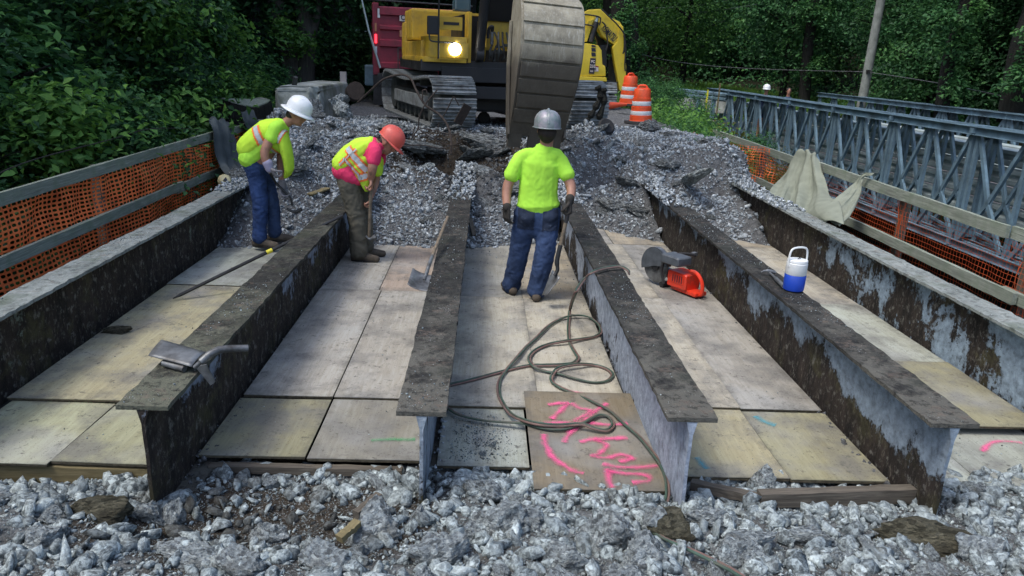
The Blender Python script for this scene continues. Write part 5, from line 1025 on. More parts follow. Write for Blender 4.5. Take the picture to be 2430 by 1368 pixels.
P = [zon(a, b, z) for a, b, z in [(1040, 950, .03), (1062, 968, .05), (1090, 985, .05), (1140, 997, .05), (1190, 1002, .055), (1240, 1005, .07), (1290, 1016, .085), (1340, 1018, .085), (1385, 1003, .09), (1420, 985, .09), (1445, 990, .085), (1455, 1008, .085), (1440, 1022, .085), (1410, 1017, .095), (1380, 1007, .11), (1330, 1010, .10), (1290, 1008, .11), (1250, 1000, .10), (1215, 985, .07), (1195, 960, .055), (1184, 935, .055), (1185, 905, .055), (1200, 880, .06), (1225, 850, .075), (1250, 822, .06), (1275, 800, .055), (1300, 775, .055), (1330, 757, .055), (1360, 749, .07), (1395, 752, .06), (1420, 770, .05), (1426, 788, .05), (1412, 799, .05), (1380, 805, .055), (1340, 810, .07), (1300, 818, .055), (1270, 832, .055), (1256, 850, .06), (1265, 868, .075), (1290, 880, .055), (1330, 888, .055), (1370, 900, .055), (1410, 908, .05), (1440, 904, .05), (1453, 890, .05), (1440, 876, .05), (1410, 867, .05), (1370, 865, .075), (1330, 872, .075), (1312, 888, .07), (1310, 905, .055), (1330, 920, .055), (1370, 937, .06), (1410, 955, .085), (1450, 977, .085), (1480, 1005, .085), (1515, 1035, .085), (1545, 1070, .085), (1570, 1105, .085), (1582, 1140, .085), (1584, 1175, .085), (1578, 1195, .09), (1565, 1220, .12), (1556, 1240, .15)]]
twin(P, 7)
P = [at(1556, 1240, 'z', .15), at(1540, 1250, 'z', .19), at(1548, 1262, 'z', .2), at(1580, 1280, 'z', .24), at(1630, 1302, 'z', .25), at(1680, 1325, 'z', .26), at(1730, 1350, 'z', .27), at(1775, 1378, 'z', .28)]
twin(P)
# ------------------------------------------------------------------ spray marks on boards
def spray(parent, strokes, z, mat, name='spray_mark', w_=.035):
    for s_ in strokes:
        c = catmull([Vector((*p, 0)) for p in s_], 6); n = len(c); V = []; F = []; uv = []
        for i, p in enumerate(c):
            t = (c[min(i+1, n-1)]-c[max(i-1, 0)]).normalized(); sd_ = Vector((-t.y, t.x, 0))
            for k in range(3): V.append(p+sd_*(k-1)*w_); uv.append((i/n, k/2))
        F = [(i*3+k, (i+1)*3+k, (i+1)*3+k+1, i*3+k+1) for i in range(n-1) for k in range(2)]
        o = MB().add(V, F).build(name, M[mat], parent, recalc=False); ul = o.data.uv_layers.new(name='UVMap')
        for li, lp in enumerate(o.data.loops): ul.data[li].uv = uv[lp.vertex_index]
        o.location.z = z
def loc2(par, pts, z): return [(lambda q: (q.x-par.location.x, q.y-par.location.y))(at(a, b, 'z', z)) for a, b in pts]
zz = pk.location.z+.03
spray(pk, [loc2(pk, s_, zz) for s_ in ([(1300, 962), (1325, 958), (1350, 958)], [(1350, 958), (1330, 975), (1310, 995)], [(1355, 958), (1375, 970), (1400, 975), (1380, 990), (1360, 1000)], [(1440, 958), (1415, 975), (1390, 995), (1370, 1010)], [(1290, 1005), (1340, 1003), (1400, 1005), (1450, 1008), (1490, 1006)], [(1370, 1008), (1350, 1030), (1340, 1050)],
  [(1290, 1030), (1295, 1055), (1310, 1080), (1335, 1100), (1360, 1115), (1385, 1122)], [(1375, 1048), (1410, 1042), (1450, 1040), (1490, 1040)], [(1410, 1042), (1440, 1055), (1420, 1075), (1400, 1080)], [(1400, 1080), (1440, 1085), (1470, 1078), (1500, 1085), (1470, 1095)], [(1430, 1098), (1460, 1105), (1500, 1108), (1560, 1103)], [(1440, 1110), (1445, 1135), (1455, 1155)], [(1440, 1115), (1480, 1120), (1530, 1125), (1540, 1138), (1500, 1142)])], .024+.006, 'spray_pink', w_=.055)
for o in [q for q in S.objects if q.get('category') == 'plywood']:
    l = o['label']
    if 'blue paint spot' in l: spray(o, [loc2(o, [(1650, 1090), (1665, 1105), (1675, 1118)], .02)], .026, 'spray_blue', w_=.06)
    if 'streaky' in l: spray(o, [loc2(o, [(1790, 990), (1815, 1005), (1840, 1013)], .02)], .026, 'spray_blue', w_=.07)
    if 'gritty front plywood sheet left' in l: spray(o, [loc2(o, [(880, 1050), (930, 1048), (985, 1048)], .02)], .026, 'spray_green', w_=.05)
    if 'low front plywood sheet right' in l: spray(o, [loc2(o, [(2330, 1075), (2350, 1055), (2380, 1050), (2425, 1055)], -.03)], .026, 'spray_pink', w_=.05)
    if 'under the coils' in l: spray(o, [loc2(o, [(1350, 932), (1390, 938), (1440, 940)], .03)], .026, 'spray_pink', w_=.045)
# ------------------------------------------------------------------ tools
def shovel_square(loc, rot, label, blade='iron', L=1.0, hd=True, sc=1.):
    s = empty('shovel', loc, 0, label, 'shovel'); s.rotation_mode = 'QUATERNION'; s.rotation_quaternion = rot; s.scale = (sc,)*3
    V = []; n, m = 8, 10                                  # blade lies in x (width) / y (length to -y tip), hollow up +z
    for j in range(m+1):
        for i in range(n+1):
            u, v = i/n*2-1, j/m; V.append((u*(.12-.012*v), -v*.29, .025*abs(u)**2.4+.02*(1-v)**3))
    F = [(j*(n+1)+i, j*(n+1)+i+1, (j+1)*(n+1)+i+1, (j+1)*(n+1)+i) for j in range(m) for i in range(n)]
    o = MB().add(V, F).build('blade', M[blade], s, smooth=True, recalc=False); t = o.modifiers.new('t', 'SOLIDIFY'); t.thickness = .004
    MB().tube(catmull([(0, -.10, .012), (0, 0, .03), (0, .10, .075), (0, .24, .10)], 5), [.012]*5+[.016]*11, 8).build('socket', M[blade], s, smooth=True)
    MB().tube([(0, .22, .098), (0, .22+L, .13)], .016, 10).build('handle', M['handle'], s, smooth=True)
    return s
def frame_quat(ydir, zdir):
    y = Vector(ydir).normalized(); z = Vector(zdir); x = y.cross(z).normalized(); z = x.cross(y); return Matrix((x, y, z)).transposed().to_quaternion()
# long shovel leaning on the middle girder: blade tip on the sheet, handle up over the flange
a = at(968, 708, 'z', .03); b = at(1015, 640, 'x', -.42); e = at(1066, 520, 'z', .70)
sh = shovel_square(at(1010, 657, 'x', -.45), frame_quat(e-at(1010, 657, 'x', -.45), Vector((.2, -.4, 1))), 'long-handled square shovel leaning blade down against the middle girder', L=1.0)
# upturned blade on the near end of girder B
s = empty('broken_shovel', at(430, 838, 'z', .66), 0, 'square shovel blade lying on the near end of the second girder, short bent shaft', 'shovel')
cs = [at(352, 845, 'z', .67), at(383, 808, 'z', .70), at(490, 838, 'z', .66), at(455, 872, 'z', .65)]; n = 8; V = []
for j in range(n+1):
    for i in range(n+1):
        u, v = i/n, j/n; p = cs[0].lerp(cs[3], u).lerp(cs[1].lerp(cs[2], u), v); p = p+Vector((0, 0, .014*(1-(2*v-1)**2)*(.3+.7*u))); V.append(p-s.location)
o = MB().add(V, [(j*(n+1)+i, (j+1)*(n+1)+i, (j+1)*(n+1)+i+1, j*(n+1)+i+1) for j in range(n) for i in range(n)]).build('blade', M['iron'], s, smooth=True, recalc=False); t = o.modifiers.new('t', 'SOLIDIFY'); t.thickness = .005
o = MB().tube(catmull([at(462, 872, 'z', .655), at(478, 858, 'z', .69), at(500, 840, 'z', .72), at(530, 829, 'z', .73), at(588, 827, 'z', .715)], 6), [.012]*6+[.02]*19, 10).build('socket', M['iron'], s, smooth=True); o.location = -s.location
o = MB().tube([at(388, 862, 'z', .635), at(438, 876, 'z', .63)], .018, 10).build('step_roll', M['iron'], s, smooth=True); o.location = -s.location
o = MB().prism([(0, 0), (.06, .01), (.10, -.09), (.075, -.11)], lambda u, v: at(462, 870, 'z', .64)+Vector((u, 0, v)), lambda u, v: at(462, 870, 'z', .64)+Vector((u, .012, v))).build('bent_tab', M['iron'], s); o.location = -s.location
# pry bar
a = at(410, 709, 'z', .055); b = at(617, 598, 'z', .62+.03); c = at(815, 511, 'z', .69); k = b
dirv = (c-a); P = [a, a.lerp(c, .04), a.lerp(c, .5), a.lerp(c, .97), c]
pb_ = empty('pry_bar', a, 0, 'long black steel pry bar resting on the second girder, yellow tape round its middle', 'pry bar')
o = MB().tube(P, [.004, .016, .017, .015, .008], 8).build('bar', M['iron_dark'], pb_, smooth=True); o.location = -a
tp = a.lerp(c, .54); MB().cyl(tp-a-dirv.normalized()*.03, tp-a+dirv.normalized()*.03, .021, n=12).build('tape', M['yel_tape'], pb_)
# hammer on girder E next to the jug
hm = empty('hammer', at(1840, 660, 'z', ZT+.02), 0, 'small claw hammer lying on the girder, its handle against the water jug', 'hammer')
h0, h1 = at(1826, 647, 'z', ZT+.025), at(1860, 680, 'z', ZT+.025); o = MB().tube([h0, h0.lerp(h1, .4), h0.lerp(h1, .45), h1], [.010, .010, .017, .018], 10).build('handle', M['iron'], hm, smooth=True); o.location = -hm.location
hd = (h1-h0).normalized(); sdv = Vector((-hd.y, hd.x, 0)); o = MB().tube(catmull([h0-sdv*.07+Vector((0, 0, .0)), h0-sdv*.04+Vector((0, 0, .012)), h0+Vector((0, 0, .012)), h0+sdv*.05], 4), [.005]*3+[.009]*3+[.015]*7, 8).build('hammer_head', M['iron'], hm, smooth=True); o.location = -hm.location
# water jug
jg = empty('water_jug', at(1882, 688, 'z', ZT+.004), .3, 'blue and white round water jug with handle raised, standing on the girder', 'water jug')
MB().lathe([(.100, 0), (.112, .008), (.115, .02), (.118, .17), (.112, .178)], 32).build('jug_body', M['blue_pl'], jg, smooth=True)
MB().lathe([(.112, .176), (.1165, .182), (.115, .30), (.105, .312)], 32).build('jug_upper', M['white_pl'], jg, smooth=True)
MB().lathe([(.107, .308), (.113, .316), (.110, .335), (.06, .345), (.0, .347)], 32).build('lid', M['white_pl'], jg, smooth=True)
MB().tube(catmull([(-.118, 0, .27), (-.122, 0, .36), (-.105, 0, .44), (-.05, 0, .465), (.05, 0, .465), (.105, 0, .44), (.122, 0, .36), (.118, 0, .27)], 5), .011, 8).build('carry_handle', M['white_pl'], jg, smooth=True)
MB().tube(catmull([(-.02, -.02, .346), (-.01, -.03, .36), (.015, -.02, .352)], 4), .005, 6).build('lid_tab', M['track_dark'], jg)
jg.scale = (.70, .70, .74)
# cut-off saw
q0 = at(1612, 690, 'z', .03); sw = empty('cut_off_saw', q0, math.radians(-60), 'orange-red petrol cut-off saw with grey blade guard standing on the plywood', 'saw')
# local: x along the machine (blade at -x, rear handle at +x), y across, z up
MB().box((.04, 0, .13), (.26, .20, .16)).build('engine_housing', M['saw_red'], sw, bevel=.025, smooth=True, seg=3)
MB().box((.06, 0, .245), (.25, .19, .09)).build('top_cover', M['saw_grey'], sw, bevel=.03, smooth=True, seg=3)
MB().box((.06, -.103, .15), (.16, .008, .09)).build('side_grille', M['saw_red'], sw, bevel=.003)
for k in range(5): MB().box((.0+.03*k, -.108, .15), (.008, .006, .07)).build('grille_slot', M['decal_black'], sw)
MB().lathe([(.035, -.002), (.04, 0), (.035, .003), (0, .003)], 16).build('maker_badge', M['iron'], sw).rotation_euler = (PI/2, 0, 0); sw.children[-1].location = (-.05, -.103, .09)
m = MB().tube(catmull([(.14, -.02, .24), (.22, -.02, .24), (.30, -.02, .17), (.315, -.02, .06), (.26, -.02, .035), (.14, -.02, .05)], 6), [.018]*31, 8).build('rear_handle', M['saw_red'], sw, smooth=True)
MB().box((.12, 0, .04), (.34, .15, .04)).build('base_plate', M['saw_red'], sw, bevel=.012)
MB().bar((-.05, -.045, .14), (-.28, -.045, .19), .05, .09).build('cutter_arm', M['saw_grey'], sw, bevel=.01)
bl_c = Vector((-.27, -.09, .20)); d_ = MB().cyl(bl_c+Vector((0, -.003, 0)), bl_c+Vector((0, .003, 0)), .175, n=40).build('cutting_disc', M['iron'], sw, smooth=True)
MB().cyl(bl_c+Vector((0, -.02, 0)), bl_c+Vector((0, .02, 0)), .05, n=20).build('disc_flange', M['iron_dark'], sw, smooth=True)
pg = [(0, 0)]+[(.19*math.cos(a_), .19*math.sin(a_)) for a_ in np.linspace(math.radians(10), math.radians(200), 20)]
for yy in (-.028, .022): MB().prism(pg, lambda u, v: bl_c+Vector((u, yy, v)), lambda u, v: bl_c+Vector((u, yy+.006, v))).build('blade_guard', M['saw_grey'], sw)
gp = [(bl_c+Vector((.19*math.cos(a_), 0, .19*math.sin(a_)))) for a_ in np.linspace(math.radians(10), math.radians(200), 20)]; V = []
for p in gp: V += [p+Vector((0, -.028, 0)), p+Vector((0, .028, 0))]
o = MB().add(V, [(2*i, 2*i+1, 2*i+3, 2*i+2) for i in range(19)]).build('guard_rim', M['iron'], sw, recalc=False); t = o.modifiers.new('t', 'SOLIDIFY'); t.thickness = .004
MB().tube(catmull([(-.10, -.12, .06), (-.14, -.13, .18), (-.12, -.12, .31), (-.04, -.04, .37), (.03, .06, .375), (.05, .12, .36)], 6), .014, 8).build('front_handle', M['rubber'], sw, smooth=True)
MB().box((.03, .12, .37), (.04, .05, .04)).build('handle_clamp', M['iron'], sw, bevel=.008); MB().cyl((-.16, -.10, .03), (-.16, .12, .03), .03, n=14).build('support_foot', M['rubber'], sw, smooth=True)
sw.scale = (1.05,)*3
# small debris on top of the sheets
for px, py, lb, s_ in ((280, 782, 'dark curled scrap at the foot of the left girder', (.13, .06, .03)), (1030, 800, 'small dark clod on the sheet behind the front ones', (.02, .015, .01))):
    q = at(px, py, 'z', .06); chunk((q.x, q.y, q.z), s_, lb, 3, (0, 0, .3), bpy.data.meshes.new_from_object(bpy.data.objects['mossy_slab']) if 0 else MO_M[0], cat='scrap', name='dirt_scrap')
# ------------------------------------------------------------------ people
def remesh(parts, voxel, name, mat, parent, smooth=5, wrinkle=0, wsc=9, seed=0, anis=(1, 1, .35)):
    V = []; F = []
    for v, f in parts: n = len(V); V += [tuple(p) for p in v]; F += [tuple(i+n for i in q) for q in f]
    me = bpy.data.meshes.new(name); me.from_pydata(V, [], F); bm = bmesh.new(); bm.from_mesh(me); bmesh.ops.recalc_face_normals(bm, faces=bm.faces); bm.to_mesh(me); bm.free()
    o = bpy.data.objects.new(name, me); COL.objects.link(o); md = o.modifiers.new('r', 'REMESH'); md.mode = 'VOXEL'; md.voxel_size = voxel
    if smooth: s_ = o.modifiers.new('s', 'SMOOTH'); s_.factor = .6; s_.iterations = smooth
    dg = bpy.context.evaluated_depsgraph_get(); m2 = bpy.data.meshes.new_from_object(o.evaluated_get(dg)); bpy.data.objects.remove(o); bpy.data.meshes.remove(me)
    nv = len(m2.vertices)
    if wrinkle and nv:
        co = np.empty(nv*3, np.float32); m2.vertices.foreach_get('co', co); co = co.reshape(-1, 3); no = np.array([v.normal[:] for v in m2.vertices], np.float32)
        for i in range(nv):
            p = co[i]; q = Vector((p[0]*anis[0]*wsc, p[1]*anis[1]*wsc, p[2]*wsc/anis[2]*.35))+Vector((seed, 0, 0)); q += noise.noise_vector(Vector(p)*6.+Vector((seed, 1, 2)))*1.4; n1 = noise.noise(q); r1 = 1-abs(n1)*2.6
            co[i] += no[i]*(r1*.5+noise.noise(q*2.3)*.4+noise.noise(Vector(p)*30)*.3)*wrinkle
        m2.vertices.foreach_set('co', co.ravel())
    m2.polygons.foreach_set('use_smooth', np.ones(len(m2.polygons), bool)); m2.name = name; m2.materials.clear(); m2.materials.append(mat); m2.update()
    c = bpy.data.objects.new(name, m2); COL.objects.link(c); c.parent = parent
    if parent: c.location = -parent.location
    return c
def limb(P, R, n=14):                                     # closed tapered tube with round ends; R entries are radii or (a, b) pairs with b along the view depth
    P = [Vector(p) for p in P]; rr_ = [(r_, r_) if not isinstance(r_, tuple) else r_ for r_ in R]
    d0 = (P[1]-P[0]).normalized(); d1 = (P[-1]-P[-2]).normalized(); m0 = min(rr_[0]); m1 = min(rr_[-1])
    pp = [P[0]-d0*m0*.8, P[0]-d0*m0*.45]+P+[P[-1]+d1*m1*.45, P[-1]+d1*m1*.8]; q = [tuple(x*.45 for x in rr_[0]), tuple(x*.85 for x in rr_[0])]+rr_+[tuple(x*.85 for x in rr_[-1]), tuple(x*.45 for x in rr_[-1])]
    V = []; m = len(pp)
    for i in range(m):
        t = (pp[min(i+1, m-1)]-pp[max(i-1, 0)]).normalized(); b = Vector((0, 1, 0)); b = b-t*b.dot(t)
        if b.length < .2: b = Vector((0, 0, 1))-t*t.z
        b.normalize(); a = t.cross(b)
        for k in range(n): th = 2*PI*k/n; V.append(pp[i]+a*math.cos(th)*q[i][0]+b*math.sin(th)*q[i][1])
    F = [(i*n+k, i*n+(k+1) % n, (i+1)*n+(k+1) % n, (i+1)*n+k) for i in range(m-1) for k in range(n)]+[tuple(range(n))[::-1], tuple((m-1)*n+k for k in range(n))]
    return V, F
def smoothed(P, R, k=5):
    c = catmull(P, k); rr_ = []
    for i in range(len(P)-1):
        for j in range(k):
            t = j/k; a, b = R[i], R[i+1]; rr_.append(tuple(a[q]*(1-t)+b[q]*t for q in (0, 1)) if isinstance(a, tuple) else a*(1-t)+b*t)
    rr_.append(R[-1]); return c, rr_
def L2(P, R, k=5): return limb(*smoothed(P, R, k))
def ball(c, r_, s_=(1, 1, 1), n=2):
    V, F = ico(n+1); return [Vector(c)+Vector((v[0]*s_[0]*r_, v[1]*s_[1]*r_, v[2]*s_[2]*r_)) for v in V], [tuple(int(k) for k in f) for f in F]
def hand(wr, d, pn, side, curl=.6, sc=1., grip=False, spread_=0.):
    # wr wrist, d towards the fingers, pn palm normal (the way the fingers curl), side: the thumb side
    d = Vector(d).normalized(); pn = Vector(pn); pn = (pn-d*pn.dot(d)).normalized(); sd_ = d.cross(pn); sd_ = sd_ if sd_.dot(Vector(side)) > 0 else -sd_
    parts = []; w_ = lambda a, b, c: Vector(wr)+(d*a+sd_*b+pn*c)*sc
    for b in (-.030, -.010, .010, .030): parts.append(limb([w_(-.01, b*.6, 0), w_(.045, b*.95, 0), w_(.088, b, .0)], [.0165*sc, .0155*sc, .0125*sc], 8))
    for k, (b, L) in enumerate(((-.033, .062), (-.011, .076), (.011, .080), (.032, .070))):
        p = w_(.088, b, 0); an = 0.; pts = [p]
        for j, f in enumerate((.44, .32, .33)):
            an += curl*(1., 1.15, .8)[j]; p = p+(d*math.cos(an)+pn*math.sin(an)+sd_*b*spread_)*L*f*sc*1.05; pts.append(p)
        parts.append(limb(pts, [.0112*sc, .0105*sc, .0098*sc, .0085*sc], 8))
    t0 = w_(.018, .034, .006); t1 = t0+(d*.55+sd_*.62+pn*.25)*.038*sc; t2 = t1+(d*.75+sd_*.1+pn*(.3+.5*curl))*.032*sc; t3 = t2+(d*.6-sd_*.25+pn*(.3+.5*curl))*.026*sc
    parts.append(limb([t0, t1, t2, t3], [.0165*sc, .0135*sc, .012*sc, .010*sc], 8)); return parts
def boot(ank, fwd, parent, L=.30, z0=None, mat='boot'):
    fwd = Vector((fwd[0], fwd[1], 0)).normalized(); a = Vector(ank); z0 = a.z-.115 if z0 is None else z0; g = Vector((a.x, a.y, z0)); up = Vector((0, 0, 1))
    parts = [limb([a+up*.10, a+up*.02, g+up*.06-fwd*.01], [(.056, .056), (.052, .052), (.052, .052)]), L2([g-fwd*.065+up*.045, g+fwd*.02+up*.055, g+fwd*.10+up*.048, g+fwd*(L-.10)+up*.036], [(.044, .042), (.046, .046), (.049, .044), (.040, .034)])]
    b = remesh(parts, .011, 'boot', M[mat], parent, 4, .002, 30)
    x = Vector((fwd.y, -fwd.x, 0)); V = []; n = 20
    for z in (0, .024):
        for k in range(n): th = 2*PI*k/n; q = g+fwd*(L/2-.095+(L/2)*math.cos(th))+x*(.05 if math.cos(th) > 0 else .043)*math.sin(th)*(1.0)+up*z; V.append(q)
    s_ = MB().add(V, [(k, (k+1) % n, n+(k+1) % n, n+k) for k in range(n)]+[tuple(range(n))[::-1], tuple(range(n, 2*n))]).build('sole', M['sole'], b, bevel=.004); return b
def hardhat(c, up, fwd, mat, parent, full=False, r_=.128):
    up = Vector(up).normalized(); fwd = Vector(fwd); fwd = (fwd-up*fwd.dot(up)).normalized(); sd_ = fwd.cross(up); n = 32; V = []; F = []; rings = [(1.0, 0.), (1.0, .03), (.97, .07), (.86, .105), (.66, .132), (.4, .148), (.16, .154), (.0, .155)]
    h = empty('hard_hat', Vector(c)-parent.location); h.parent = parent; W3 = lambda a, b, z: fwd*a+sd_*b+up*z
    for q, z in rings:
        for k in range(n): th = 2*PI*k/n; rd = 1+.0*math.cos(3*th); V.append(W3(r_*1.12*q*math.cos(th), r_*.92*q*math.sin(th), z))
    F = [(i*n+k, i*n+(k+1) % n, (i+1)*n+(k+1) % n, (i+1)*n+k) for i in range(len(rings)-1) for k in range(n)]
    MB().add(V, F).build('shell', mat, h, smooth=True)
    MB().tube(catmull([W3(r_*1.05, 0, .05), W3(r_*.8, 0, .118), W3(0, 0, .158), W3(-r_*.8, 0, .118), W3(-r_*1.08, 0, .04)], 5), .011, 8).build('ridge', mat, h, smooth=True)
    for s_ in (-1, 1): MB().tube(catmull([W3(r_*.85, s_*.045, .085), W3(0, s_*.06, .140), W3(-r_*.85, s_*.045, .085)], 5), .007, 6).build('ridge', mat, h, smooth=True)
    V = []
    for j, (e, dz) in enumerate(((0., .004), (1., -.008))):
        for k in range(n):
            th = 2*PI*k/n; w_ = .058 if full else (.012+.058*max(0, math.cos(th))**1.5); V.append(W3((r_*1.12-.004+e*w_)*math.cos(th), (r_*.92-.004+e*w_)*math.sin(th), dz-.014*e*(1 if full else max(0, math.cos(th)))))
    o = MB().add(V, [(k, (k+1) % n, n+(k+1) % n, n+k) for k in range(n)]).build('brim', mat, h, smooth=True, recalc=False); t = o.modifiers.new('t', 'SOLIDIFY'); t.thickness = .005
    return h
def head_parts(c, up, fwd):
    up = Vector(up).normalized(); fwd = Vector(fwd); fwd = (fwd-up*fwd.dot(up)).normalized(); sd_ = fwd.cross(up); W3 = lambda a, b, z: Vector(c)+fwd*a+sd_*b+up*z
    B = lambda q, r_, s_: ([Vector(q)+(fwd*v[0]*s_[0]+sd_*v[1]*s_[1]+up*v[2]*s_[2])*r_ for v in ico(3)[0]], [tuple(int(k) for k in f) for f in ico(3)[1]])
    P = [B(W3(-.01, 0, .02), .1, (.98, .78, 1.0)), B(W3(.03, 0, -.045), .07, (.85, .8, 1.05)), B(W3(.065, 0, -.093), .026, (.9, 1.1, .8)), limb([W3(.085, 0, .015), W3(.105, 0, -.012), W3(.098, 0, -.03)], [.009, .013, .014], 8),
         limb([W3(.078, -.03, .03), W3(.084, 0, .03), W3(.078, .03, .03)], [.012, .013, .012], 8), limb([W3(.083, -.02, -.058), W3(.090, 0, -.058), W3(.083, .02, -.058)], [.008, .009, .008], 8)]
    for s_ in (-1, 1): P.append(limb([W3(-.01, s_*.077, .025), W3(-.018, s_*.083, .0), W3(-.008, s_*.078, -.025)], [.012, .014, .009], 8))
    return P, W3
def face_bits(W3, parent, root):
    for s_ in (-1, 1):
        e = MB().add(*ball(W3(.078, s_*.031, .012), .0095, (1, 1, .8), 1)).build('eye', M['white_pl'], parent); e.location = -root.location; e = MB().add(*ball(W3(.086, s_*.031, .012), .0045, (1, 1, 1), 1)).build('iris', M['hair'], parent); e.location = -root.location
def seg_parts(src, name, mat, parent, test, off=.003):     # a band lying on a garment: the faces of src that pass the test, lifted a little
    me = src.data; co = np.empty(len(me.vertices)*3, np.float32); me.vertices.foreach_get('co', co); co = co.reshape(-1, 3); no = np.array([v.normal[:] for v in me.vertices]); F = []
    for p in me.polygons:
        c = p.center; 
        if test(c, p.normal): F.append(tuple(p.vertices))
    if not F: return None
    used = sorted({i for f in F for i in f}); mp = {u: i for i, u in enumerate(used)}; V = [Vector(co[u])+Vector(no[u])*off for u in used]
    o = MB().add(V, [tuple(mp[i] for i in f) for f in F]).build(name, mat, parent, recalc=False, smooth=True); o.location = -parent.location if parent.type == 'EMPTY' else (0, 0, 0); return o
V_ = Vector
# --- the man standing with his back to us
Y = 7.0
def A(px, py, dy=0.): return at(px, py, 'y', Y+dy)
P3 = empty('person', A(1240, 708), 0, 'man seen from behind in neon t-shirt and jeans, holding an upright shovel', 'person')
hipL, hipR = A(1248, 500), A(1304, 500); shL, shR = A(1237, 376), A(1325, 376); ankL, ankR = at(1213, 682, 'y', 7.14), at(1273, 694, 'y', 6.94); knL, knR = at(1233, 592, 'y', 7.05), at(1293, 598, 'y', 6.92)
neck = A(1298, 345); waist = A(1277, 478); chest = A(1281, 400); hc = at(1298, 313, 'y', 6.98)
elL, elR = at(1205, 442, 'y', 6.98), at(1354, 440, 'y', 6.93); wrL, wrR = at(1203, 492, 'y', 6.88), at(1352, 478, 'y', 6.80)
hp, W3 = head_parts(hc, (0, .05, 1), (.05, 1, -.12))
arms = [L2([shL, elL, wrL], [.054, .050, .036]), L2([shR, elR, wrR], [.054, .050, .036])]
core = [L2([waist, chest, A(1287, 370)], [(.12, .08), (.13, .08), (.10, .07)]), limb([A(1294, 366), A(1299, 322)], [.064, .062]), limb([shL, shR], [.04, .04])]
legs = [L2([hipL, knL, ankL], [.07, .05, .035]), L2([hipR, knR, ankR], [.07, .05, .035])]
remesh(hp+arms+core+legs, .010, 'body', M['skin'], P3, 3)
tsh = remesh([L2([A(1277, 486), A(1277, 462), A(1280, 420), A(1283, 388), A(1290, 360)], [(.208, .145), (.186, .125), (.184, .125), (.190, .125), (.085, .085)]), L2([A(1262, 366), shL+V_((-.01, 0, 0)), shL.lerp(elL, .62)+V_((-.012, 0, 0))], [.060, .064, .076]), L2([A(1316, 366), shR+V_((.01, 0, 0)), shR.lerp(elR, .62)+V_((.012, 0, 0))], [.058, .062, .074]), limb([A(1262, 370), A(1316, 370)], [.072, .072]), limb([A(1284, 358), A(1296, 356)], [.075, .075])],
  .010, 't_shirt', M['neon'], P3, 3, .0055, 7, 3, (1.3, 1.3, .9))
jn = remesh([L2([A(1277, 484), A(1277, 520), A(1276, 540)], [(.182, .118), (.194, .135), (.18, .125)]), L2([hipL+V_((0, 0, -.02)), knL, ankL.lerp(knL, .25), ankL+V_((0, 0, .02))], [(.112, .12), (.098, .10), (.090, .095), (.094, .10)]), L2([hipR+V_((0, 0, -.02)), knR, ankR.lerp(knR, .25), ankR+V_((0, 0, .02))], [(.112, .12), (.098, .10), (.090, .095), (.094, .10)]), limb([A(1250, 520, -.07), A(1262, 515, -.07)], [.075, .075]), limb([A(1296, 518, -.07), A(1306, 516, -.07)], [.075, .075])],
  .011, 'jeans', M['denim2'], P3, 2, .010, 12, 5, (.7, .7, .3))
zs1, zs0 = A(1277, 497).z, A(1277, 555).z
for cx in (1247, 1303):
    X_ = A(cx, 520).x; seg_parts(jn, 'back_pocket', M['seat_dirt'], jn, lambda c, n_, X_=X_: abs(c.x-X_) < .075 and zs0+.06 < c.z < zs1+.02 and n_.y < -.15, .0035)
seg_parts(jn, 'belt_band', M['denim'], jn, lambda c, n_: c.z > A(1277, 489).z, .004)
remesh(hand(wrL, elL.lerp(wrL, 1.1)-wrL+V_((0, .02, -.08)), (.6, .5, 0), (.3, .6, 0), .45, 1.18), .0065, 'glove', M['glove_b'], P3, 2)
remesh([limb([wrL+V_((0, 0, .012)), wrL+V_((0, 0, -.008))], [.040, .040])], .008, 'glove_cuff', M['glove_b'], P3, 2)
g3 = at(1352, 486, 'y', 6.78); dsh = (at(1326, 600, 'y', 6.62)-g3).normalized()
remesh(hand(wrR, V_((.01, -.03, -.1)), (-.7, .1, -.2), (0, -1, .2), 1.05, 1.18), .0065, 'glove', M['glove_b'], P3, 2); remesh([limb([wrR+V_((.0, .0, .03)), wrR+V_((0, 0, -.005))], [.044, .042])], .008, 'glove_cuff', M['glove_b'], P3, 2)
boot(ankL+V_((0, -.03, 0)), (-.35, 1), P3, .31, .03); boot(ankR+V_((0, -.03, 0)), (.1, 1), P3, .31, .03)
hat = hardhat(hc+V_((0, -.005, .045)), (.02, .0, 1), (0, 1, -.1), M['hat_grey'], P3, r_=.135)
remesh([ball(hc+V_((0, -.034, .0)), .088, (1.0, .88, 1.0)), ball(hc+V_((0, -.05, -.05)), .058, (1.1, .6, .9))], .009, 'hair', M['hair'], P3, 1, .004, 60)
# his shovel
e1 = at(1352, 487, 'y', 6.76); e2_ = at(1322, 618, 'y', 6.70); tip = at(1290, 702, 'y', 6.60)
s3 = empty('shovel', e2_, 0, 'shovel held upright by the man in the neon t-shirt, blade resting on the plywood', 'shovel'); ll = -e2_
o = MB().tube([e1-(e2_-e1).normalized()*.04, e1.lerp(e2_, .3), e2_], [.019, .019, .019], 10).build('handle', M['handle'], s3, smooth=True); o.location = ll
o = MB().tube([e1-(e2_-e1).normalized()*.05, e1.lerp(e2_, .32)], .021, 10).build('rubber_grip', M['rubber'], s3, smooth=True); o.location = ll
o = MB().tube(catmull([e1.lerp(e2_, .72), e2_, at(1323, 640, 'y', 6.68), at(1316, 655, 'y', 6.66)], 5), [.022]*8+[.018]*8, 10).build('socket', M['iron_dark'], s3, smooth=True); o.location = ll
cs = [at(1310, 640, 'y', 6.70), at(1330, 660, 'y', 6.62), at(1297, 704, 'y', 6.60), at(1286, 702, 'y', 6.72)]; V = []
